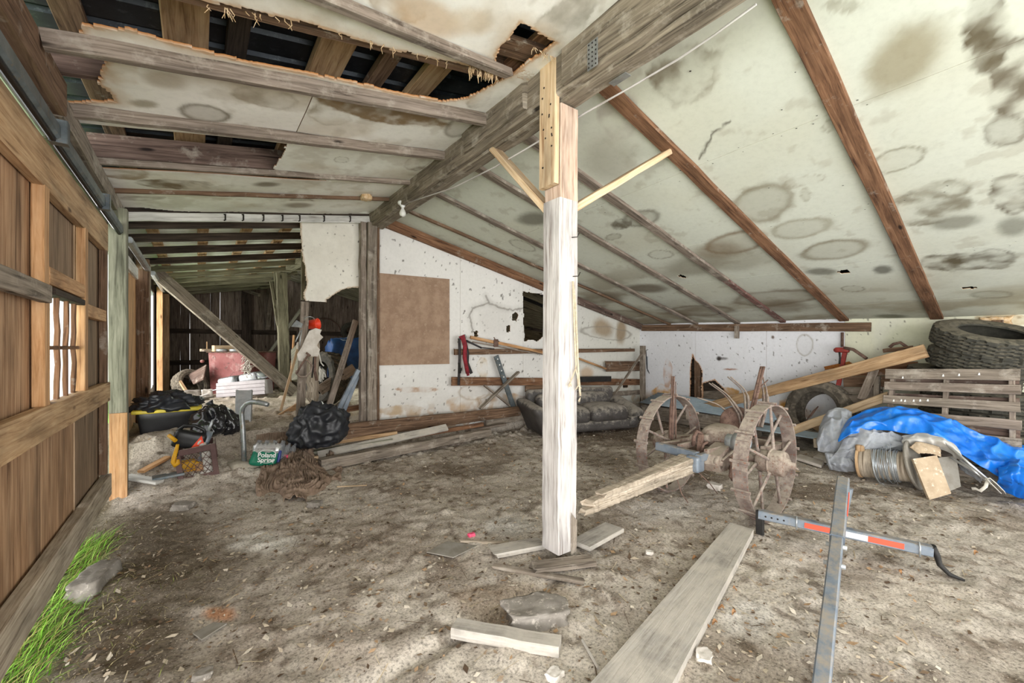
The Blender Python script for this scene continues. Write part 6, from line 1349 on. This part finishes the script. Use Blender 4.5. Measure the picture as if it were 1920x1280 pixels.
# milk crate and what it holds
mc = thing('milk_crate', 'brown plastic milk crate full of junk', 'crate', (.02, 5.2, .1))
plain('crate_brown', (84, 58, 56), (98, 72, 68), rough=.55, scale=9, bmp=.05, dust=.2)
F0, F1 = AT(337, 905, 3.96), AT(409, 888, 4.13); ex = (F1-F0).normalized(); ey = Vector((-ex.y, ex.x, 0)).normalized(); ez = ex.cross(ey).normalized(); W_ = (F1-F0).length; D_ = .34; Hc = .305
def MC(a, b, c): return F0+ex*(a*W_)+ey*(b*D_)+ez*(c*Hc)
fr = MB()
for b0 in (0, 1):
    fr.bar(MC(0, b0, .06), MC(1, b0, .06), .016, .036, ez, .003); fr.bar(MC(0, b0, .91), MC(1, b0, .91), .016, .056, ez, .003)
for a0 in (0, 1):
    fr.bar(MC(a0, 0, .06), MC(a0, 1, .06), .016, .036, ez, .003); fr.bar(MC(a0, 0, .91), MC(a0, 1, .91), .016, .056, ez, .003)
    for b0 in (0, 1): fr.bar(MC(a0+(.04 if a0 == 0 else -.04), b0, 0), MC(a0+(.04 if a0 == 0 else -.04), b0, 1), .045, .018, ey, .003); fr.bar(MC(a0, b0+(.05 if b0 == 0 else -.05), 0), MC(a0, b0+(.05 if b0 == 0 else -.05), 1), .045, .018, ex, .003)
for k in range(7): fr.bar(MC(k/6, 0, .02), MC(k/6, 1, .02), .01, .008); fr.bar(MC(0, k/6, .02), MC(1, k/6, .02), .01, .008)
fr.build('frame', 'crate_brown', mc); lt = MB()
for b0 in (0, 1):
    for k in range(-3, 7):
        for s in (1, -1):
            pts = []
            for t_ in np.linspace(0, 1, 9):
                a_ = (k+ (t_*3 if s > 0 else 3-t_*3))/6
                if .08 <= a_ <= .92: pts.append((a_, .12+.7*t_))
            if len(pts) > 1:
                lt.tube([MC(pts[0][0], b0, pts[0][1]), MC(pts[-1][0], b0, pts[-1][1])], .003, 5)
                lt.tube([MC(b0, .1+.8*(pts[0][0]), pts[0][1]), MC(b0, .1+.8*pts[-1][0], pts[-1][1])], .003, 5)
    for c_ in (.35, .6): lt.tube([MC(0, b0, c_), MC(1, b0, c_)], .003, 5); lt.tube([MC(b0, 0, c_), MC(b0, 1, c_)], .003, 5)
lt.build('lattice', 'crate_brown', mc)
plain('tool_yellow', (214, 160, 24), (196, 140, 20), rough=.45, scale=9, bmp=0); plain('white_plastic', (218, 214, 208), (200, 196, 190), rough=.5, bmp=0)
gc = thing('oil_jug', 'black oil jug with a red and white label lying on the crate', 'jug', tuple(MC(.35, .5, .9)))
c_ = MC(.36, .42, 1.18); rj = rotM(ex, ey, ez) @ Matrix.Rotation(.45, 3, 'Y')
MB().rbox(c_, (.26, .12, .17), .035, rj, 3, 3).build('body', 'black_plastic', gc)
MB().tube([c_+rj @ Vector(p) for p in ((-.12, 0, .06), (-.08, 0, .125), (0, 0, .14), (.08, 0, .12), (.11, 0, .06))], .016, 8).build('handle', 'black_plastic', gc)
MB().lathe([(0, 0), (.028, 0), (.028, .04), (0, .04)], 14, c_+rj @ Vector((-.13, 0, .02)), rj @ Vector((-1, 0, .2))).build('cap', 'board_grey', gc)
MB().prism([(-.012, -.055), (.06, -.075), (.075, .0), (.03, .07)], c_+rj @ Vector((.05, -.0605, 0)), rj @ Vector((1, 0, 0)), rj @ Vector((0, 0, 1)), -.0015).build('red_label', 'bucket_red', gc)
MB().rbox(c_+rj @ Vector((.115, -.005, -.035)), (.07, .122, .10), .03, rj, 2, 2).build('white_label', 'white_plastic', gc)
MB().prism([(-.012, -.025), (-.002, -.03), (.012, .012), (.0, .02), (-.014, -.004)], c_+rj @ Vector((.085, -.063, .01)), rj @ Vector((1, 0, 0)), rj @ Vector((0, 0, 1)), -.001).build('label_mark', 'white_plastic', gc)
ch = thing('chain_hoist', 'yellow chain hoist whose hook hangs over the crate edge', 'hoist', tuple(MC(.05, .0, .7)))
hk = MC(-.10, -.05, 0)
MB().tube([AT(333, 833, 3.9), AT(330, 846, 3.9), AT(327, 856, 3.9), AT(325, 866, 3.88), AT(329, 872, 3.88), AT(334, 868, 3.88), AT(334, 861, 3.88)], [.012, .018, .02, .022, .022, .018, .01], 9).build('hook', 'tool_yellow', ch)
MB().tube([AT(317, 816, 3.98), AT(329, 826, 3.95)], .018, 9).build('lever', 'tool_yellow', ch); g = MB(); g.rbox(MC(.2, .45, .30), (.15, .11, .15), .03, rotM(ex, ey, ez)); g.rbox(MC(.42, .4, .33), (.09, .08, .09), .02); g.build('housing', 'tool_yellow', ch)
g = MB()
for k in range(9): p_ = AT(331+R.uniform(-1, 1), 838+k*2.2, 3.9); g.tube([p_, p_+Vector((.012, 0, .012)), p_+Vector((.0, 0, .02))], .005, 5)
g.build('chain', 'mattblack', ch)
tag(MB().tube([MC(.36, .35, .12), MC(.62, .40, .6), MC(.82, .45, 1.1), MC(.92, .5, 1.32)], [.02, .022, .032, .034], 12).build('pump_tube', 'steel_blue_grey'), 'dark blue tube sticking out of the crate', 'tube')
tag(MB().tube([MC(.86, .45, 1.3), MC(1.0, .5, 1.55), MC(1.04, .5, 1.68)], [.014, .012, .006], 8).build('pump_rod', 'steel_light'), 'thin silver rod next to the dark blue tube', 'rod')
tag(MB().rbox(MC(.76, .28, .38), (.08, .06, .22), .02, rotM(ex, ey, ez)).build('white_jug', 'white_plastic'), 'white plastic jug inside the crate', 'jug')
tag(MB().rbox(MC(.57, .55, .22), (.1, .2, .12), .02, rotM(ex, ey, ez)).build('wood_scrap', 'orange_stud'), 'orange wood scrap inside the crate', 'scrap')
tag(MB().rbox(MC(.63, .12, .10), (.19, .05, .04), .012, rotM(ex, ey, ez)).build('white_bottle', 'white_plastic'), 'white bottle lying on the crate bottom', 'bottle')
# loose boards by the green post
for a, b, w_, m, lab in (((264, 884), (315, 857), .07, 'orange_stud', 'short brown board pointing from the green post to the crate'), ((238, 893), (300, 903), .10, 'white_board', 'white and red strip of siding beside the green post'), ((285, 897), (345, 886), .12, 'track_steel', 'dark slate coloured slat beside the crate')):
    A_, B_ = GG(*a, .03), GG(*b, .03); board('loose_board', A_, B_, w_, .025, m, lab, 'board', jit=.002)
# bottle pack
bk_ = thing('water_bottle_pack', 'shrink-wrapped pack of empty water bottles with green label', 'bottle pack', tuple(GG(505, 866)))
m, nt, b = newmat('clear_plastic'); b.inputs['Base Color'].default_value = (.62, .64, .67, 1); b.inputs['Roughness'].default_value = .12; b.inputs['Transmission Weight'].default_value = .8; b.inputs['IOR'].default_value = 1.15; MATS['clear_plastic'] = m
plain('label_green', (14, 104, 82), (22, 120, 92), rough=.35, bmp=.1, scale=20); plain('label_blue', (40, 54, 130), rough=.35, bmp=0); plain('label_pink', (216, 44, 92), rough=.35, bmp=0); plain('label_white', (236, 238, 236), rough=.5, bmp=0)
A_, B_ = AT(473, 857, 4.42), AT(515, 868, 4.28); ex = (B_-A_).normalized(); ex2 = Vector((.86, .5, 0)).normalized(); upb = (Vector((-.02, .0, 1))+Vector((.15, .1, 0))).normalized()
C_ = AT(507, 850, 4.45); nf = Vector((-.30, -.93, .25)).normalized(); ex = upb.cross(nf).normalized()*-1; ex = ex if ex.x > 0 else -ex; upb = nf.cross(ex).normalized(); upb = upb if upb.z > 0 else -upb
def BP(a, b, d=0): return AT(500, 847, 4.33)+ex*a+upb*b+nf*d
RB = rotM(ex, -nf, upb)
MB().rbox(BP(-.015, -.06, -.09), (.26, .2, .16), .04, RB, 6, 3, fn=lambda p, h: p+Vector((.008*math.sin(p.z*30), .006*math.sin(p.x*70), .008*mnoise.noise(p*14)))).build('wrap', 'label_green', bk_)
MB().rbox(BP(.118, -.05, -.095), (.03, .19, .14), .014, RB, 3, 2).build('blue_panel', 'label_blue', bk_)
MB().rbox(BP(.175, -.045, -.10), (.06, .12, .05), .02, RB, 2, 2).build('pink_panel', 'label_pink', bk_)
for i in range(4):
    for j in range(2):
        c_ = BP(-.10+.075*i, .02, -.05-.075*j); MB().lathe([(0, -.1), (.032, -.1), (.033, .0), (.03, .03), (.034, .05), (.02, .09), (.013, .10), (.013, .12), (0, .12)], 16, c_-upb*.02, upb).build('bottle', 'clear_plastic', bk_)
m, nt, b = newmat('shrink_film'); tr = nd(nt, 'ShaderNodeBsdfTransparent'); gl = nd(nt, 'ShaderNodeBsdfGlossy', Roughness=.15); df = nd(nt, 'ShaderNodeBsdfDiffuse'); m1 = nd(nt, 'ShaderNodeMixShader'); m2 = nd(nt, 'ShaderNodeMixShader'); m1.inputs[0].default_value = .45; m2.inputs[0].default_value = .35
for x_, y_ in ((tr.outputs[0], m1.inputs[1]), (gl.outputs[0], m1.inputs[2]), (m1.outputs[0], m2.inputs[1]), (df.outputs[0], m2.inputs[2]), (m2.outputs[0], nt.nodes['Material Output'].inputs[0])): nt.links.new(x_, y_)
MATS['shrink_film'] = m
MB().rbox(BP(-.005, .035, -.085), (.27, .19, .13), .045, RB, 12, 3, fn=lambda p, h: Vector((p.x, p.y, p.z-.022*(p.z > 0)*math.cos(p.x*82)**2))+Vector((0, 0, .012*mnoise.noise(p*22)))).build('shrink_film', 'shrink_film', bk_)
for i in range(2):
    c_ = BP(.16+.05*i, .0, -.06-.03*i); MB().lathe([(0, -.1), (.032, -.1), (.033, .0), (.03, .03), (.034, .05), (.02, .09), (.013, .10), (.013, .12), (0, .12)], 16, c_-upb*.02, (upb+ex*.3).normalized()).build('bottle', 'clear_plastic', bk_)
def text(body, size, pos, xd, yd, mat, parent, name='lettering'):
    cu = bpy.data.curves.new(name, 'FONT'); cu.body = body; cu.size = size; cu.align_x = 'CENTER'; cu.extrude = .0006; cu.materials.append(MATS[mat]); cu.space_line = .78; cu.offset = .0012
    o = bpy.data.objects.new(name, cu); COL.objects.link(o); bpy.context.view_layer.update(); me = bpy.data.meshes.new_from_object(o.evaluated_get(bpy.context.evaluated_depsgraph_get())); bpy.data.objects.remove(o)
    o = bpy.data.objects.new(name, me); COL.objects.link(o); o.parent = parent; z_ = xd.cross(yd)
    M = rotM(xd, yd, z_).to_4x4(); M.translation = Vector(pos)-parent.location; o.matrix_local = M; return o
text('Poland\nSpring', .062, BP(.01, -.052, .018), ex, upb, 'label_white', bk_)
g = MB(); g.tube([BP(.01+.085*math.cos(a), -.035+.055*math.sin(a), .016) for a in np.linspace(.3, 2.84, 14)], .0035, 5); g.build('label_arc', 'label_white', bk_)
g = MB(); g.tube([BP(.01+.07*math.cos(a), -.06+.05*math.sin(a), .016) for a in np.linspace(3.7, 5.7, 10)], .0025, 5); g.build('label_arc', 'label_white', bk_)
# big black bag on the boards
p = AT(606, 836, 4.62); bag('garbage_bag', (p.x, p.y+.14, p.z-.02), (.60, .40, .47), 'bag_black', 'big black garbage bag leaning on the boards before the old post', 8.4, .30, .15, top=0, flatk=-.8)
# brown rag heap
def ragf(u, v):
    px, py = lerp(480, 640, u), lerp(925, 850, v); p = G(px, py, .06)
    rr_a = math.hypot((u-.46)/.46, (v-.46)/.46)*(1+.5*mnoise.noise(Vector((u*5, v*3.5, 1.7)))); e = max(0, 1-rr_a**2); q = Vector((p.x*4.3, p.y*4.3, 0))
    wq = Vector((mnoise.noise(q*.45), mnoise.noise(q*.45+Vector((5, 5, 0))), 0))*1.3; an = 1.6*mnoise.noise(Vector((p.x*2.2, p.y*2.2, 3))); ca, sa_ = math.cos(an), math.sin(an); qq = Vector((ca*q.x+sa_*q.y, (-sa_*q.x+ca*q.y)*.32, 0))+wq
    rg = (1-min(1, abs(mnoise.noise(qq*.9))*1.6))**1.6*.8+(1-abs(mnoise.noise(qq*2.1+Vector((4, 0, 0)))))**4*.3
    z = FZ(p.x, p.y)-.05+.05*min(1, e*9)+e**.7*(.02+.11*rg)+.07*e*math.exp(-((u-.42)/.2)**2-((v-.75)/.3)**2); return Vector((p.x+.02*mnoise.noise(q*1.3), p.y+.02*mnoise.noise(q*1.3+Vector((9, 0, 0))), z))
plain('rag_brown', (150, 130, 113), (126, 106, 90), rough=.95, scale=7, bmp=.4, bscale=60, wear=(150, 130, 112))
tag(MB().grid(ragf, 190, 130).build('rag_heap', 'rag_brown', solid=.005), 'crumpled brown rag lying before the bottle pack', 'rag')
# ------------------------------------------------------------------ boards along the white wall
Y_ = 5.3
board('sill_board', AY(636, 810, 5.28), AY(975, 770, 5.28), .05, .19, 'brown_wood', 'long dark-stained sill board along the foot of the white wall', 'board', jit=.003, seg=16, th=.75)
board('wall_timber', AT(600, 871, 4.52), AT(918, 810, 5.95), .11, .12, 'old_grey_wood', 'long brown timber lying lowest in front of the boards', 'timber', jit=.004, seg=16, tw=.8, th=.8)
board('wall_board', AT(596, 853, 4.75), AT(838, 801, 5.55), .10, .03, 'dusty_plank', 'long silver-grey strip lying above the lowest timber', 'strip', up=(.1, -.6, .8), jit=.002)
board('wall_board', AT(562, 852, 4.75), AT(735, 823, 5.2), .11, .03, 'green_post', 'grey-green board peeking out beneath the black bag', 'board', jit=.002)
board('wall_board', AT(560, 838, 4.95), AT(745, 812, 5.3), .05, .05, 'pine_aged', 'narrow pine board just under the sill board', 'board', jit=.002)
board('wall_board', AT(555, 862, 4.55), AT(596, 857, 4.68), .06, .035, 'new_pine', 'short clean pine end under the grey-green board', 'board')
board('wall_board', AT(555, 872, 4.45), AT(594, 866, 4.6), .06, .035, 'new_pine', 'lowest clean pine end beside the rag', 'board')
board('wall_board', AT(760, 820, 5.35), AT(905, 795, 6.0), .06, .05, 'red_brown_wood', 'rotten reddish board behind the silver-grey strip', 'board', jit=.003)
board('wall_board', AT(880, 806, 6.0), AT(946, 795, 6.35), .10, .03, 'batten_grey', 'short grey board end pointing to the sofa', 'board', jit=.003)
board('wall_board', AT(910, 792, 6.35), AT(985, 778, 6.75), .06, .14, 'old_grey_wood', 'half buried grey board between sill board and sofa', 'board', jit=.003)
for a, b, lab in (((543, 826, 4.6), (556, 806, 4.75), 'blue-black strip standing left of the black bag'), ((541, 838, 4.55), (552, 836, 4.6), 'small dark blue piece below the blue-black strip')):
    board('dark_strip', AT(*a), AT(*b), .06, .02, 'track_steel', lab, 'strip')

# ------------------------------------------------------------------ grass under the door, chips and straw over the floor
gr = random.Random(3); V = []; F = []; Cc = []
def blade(x, y, z, h, a, lean, w_, c):
    b = len(V); dx, dy = math.cos(a), math.sin(a); sx, sy = -dy*w_, dx*w_
    for t_, k in ((0, 1), (.5, .8), (1, .05)):
        ox, oy = dx*lean*t_*t_, dy*lean*t_*t_
        V.append((x+ox-sx*k, y+oy-sy*k, z+h*t_*(1-.25*t_*lean/h if h else 1))); V.append((x+ox+sx*k, y+oy+sy*k, z+h*t_*(1-.25*t_*lean/h)))
        Cc.append(c); Cc.append(c)
    for i in (0, 2): F.append((b+i, b+i+1, b+i+3, b+i+2))
for _ in range(8000):
    y = gr.uniform(.9, 4.2); f = vn(np.array([y*2.2]), np.array([.5]), 5)[0]
    x = -.62+gr.gauss(0, .045+.03*f) if gr.random() < .6 else gr.uniform(-1.4, -.6)
    if gr.random() > .15+.75*f: continue
    c = lin(gr.choice([(112, 168, 52), (138, 190, 72), (96, 146, 44), (160, 196, 96), (150, 150, 80)])) if gr.random() < .85 else lin((176, 164, 110))
    blade(x, y, FZ(x, y)-.01 if x > -.85 else -.02, gr.uniform(.03, .13), gr.uniform(-.9, .9), gr.uniform(.02, .14), gr.uniform(.0015, .004), c)
tag(npmesh('grass', np.array(V), np.array(F), np.array(Cc), 'flake', smooth=False), 'bright green grass creeping in under the sliding door', 'grass', kind='stuff')
V = []; F = []; Cc = []
PALF = [(186, 172, 152), (150, 132, 112), (206, 196, 180), (116, 98, 80), (170, 142, 112), (92, 76, 62), (196, 184, 164)]
for _ in range(17000):
    x = gr.uniform(-.5, 7.2); y = gr.uniform(.3, 5.4) if gr.random() < .93 else gr.uniform(5.4, 9)
    if gr.random() > .35+.9*float(vn(np.array([x*1.7]), np.array([y*1.7]), 77)[0]): continue
    s = min(.013, abs(gr.gauss(0, .006))+.003); a = gr.uniform(0, 6.28); n = gr.choice([4, 5, 6]); c = lin(gr.choice(PALF)); el = gr.uniform(1, 2.4)
    z = FZ(x, y)+.004; tx, ty = gr.uniform(-.35, .35), gr.uniform(-.35, .35); b = len(V); ca, sa_ = math.cos(a), math.sin(a)
    for q in range(4):
        r_ = s*gr.uniform(.6, 1.2); an = q*1.571+gr.uniform(-.4, .4); lx_, ly_ = r_*math.cos(an)*el, r_*math.sin(an)
        dx, dy = lx_*ca-ly_*sa_, lx_*sa_+ly_*ca; V.append((x+dx, y+dy, z+dx*tx+dy*ty+s*.25)); Cc.append(c)
    F.append((b, b+1, b+2, b+3))
for _ in range(900):
    x = gr.uniform(-.4, 7.0); y = gr.uniform(.4, 5.3); L_ = gr.uniform(.03, .14); a = gr.uniform(0, 6.28); c = lin(gr.choice([(206, 192, 164), (180, 164, 136), (104, 88, 72)])); w_ = gr.uniform(.001, .0025); z = FZ(x, y)+.006; b = len(V)
    dx, dy = math.cos(a)*L_/2, math.sin(a)*L_/2
    for s1_, s2_ in ((-1, -1), (1, -1), (1, 1), (-1, 1)): V.append((x+dx*s1_-dy/L_*2*w_*s2_, y+dy*s1_+dx/L_*2*w_*s2_, (FZ(x+dx*s1_, y+dy*s1_)+.005))); Cc.append(c)
    F.append((b, b+1, b+2, b+3))
tag(npmesh('floor_litter', np.array(V), np.array(F), np.array(Cc), 'flake', smooth=False), 'wood chips, flakes and straw strewn over the earth floor', 'litter', kind='stuff')
plain('leaf_orange', (172, 132, 92), (146, 106, 72), rough=.8, scale=20, bmp=.1)
LV = [(1414, 1021), (1420, 1050), (1378, 1100), (1364, 1118), (1352, 1135), (1330, 1172), (1302, 1040), (1324, 971), (1688, 1072), (1545, 957), (1830, 1035), (1540, 1028), (1376, 1146), (1460, 1003), (1340, 1160), (1310, 1190)]
for k, (px, py) in enumerate(LV):
    p = G(px, py, .015); p.z = FZ(p.x, p.y)+.006; a = gr.uniform(0, 6.28); s = gr.uniform(.009, .016); mb = MB()
    mb.grid(lambda u, v: p+Vector((math.cos(a), math.sin(a), 0))*(s*(u-.5)*2)+Vector((-math.sin(a), math.cos(a), 0))*(s*.8*(v-.5)*2*math.sin(math.pi*(.06+.88*u)))+Vector((0, 0, .012*abs(v-.5)*2+.008*math.sin(u*5))), 6, 4)
    tag(mb.build('dry_leaf', 'leaf_orange'), 'small orange dry leaf lying around the plank and towing bar', 'leaf', 'dry orange leaves on the floor')
# dead grass matted along the door foot
V = []; F = []; Cc = []
for _ in range(3600):
    y = gr.uniform(.7, 4.5); f = vn(np.array([y*1.6]), np.array([2.5]), 15)[0]; x = -.60+abs(gr.gauss(0, .12+.16*f))
    if gr.random() > .25+.75*f: continue
    blade(x, y, FZ(x, y)-.005, gr.uniform(.012, .045), gr.uniform(0, 6.28), gr.uniform(.03, .12), gr.uniform(.001, .0025), lin(gr.choice([(150, 138, 104), (112, 100, 72), (178, 168, 128), (86, 78, 54), (120, 124, 74)])))
tag(npmesh('dead_grass', np.array(V), np.array(F), np.array(Cc), 'flake', smooth=False), 'matted dry grass between door foot and bare earth', 'grass', kind='stuff')
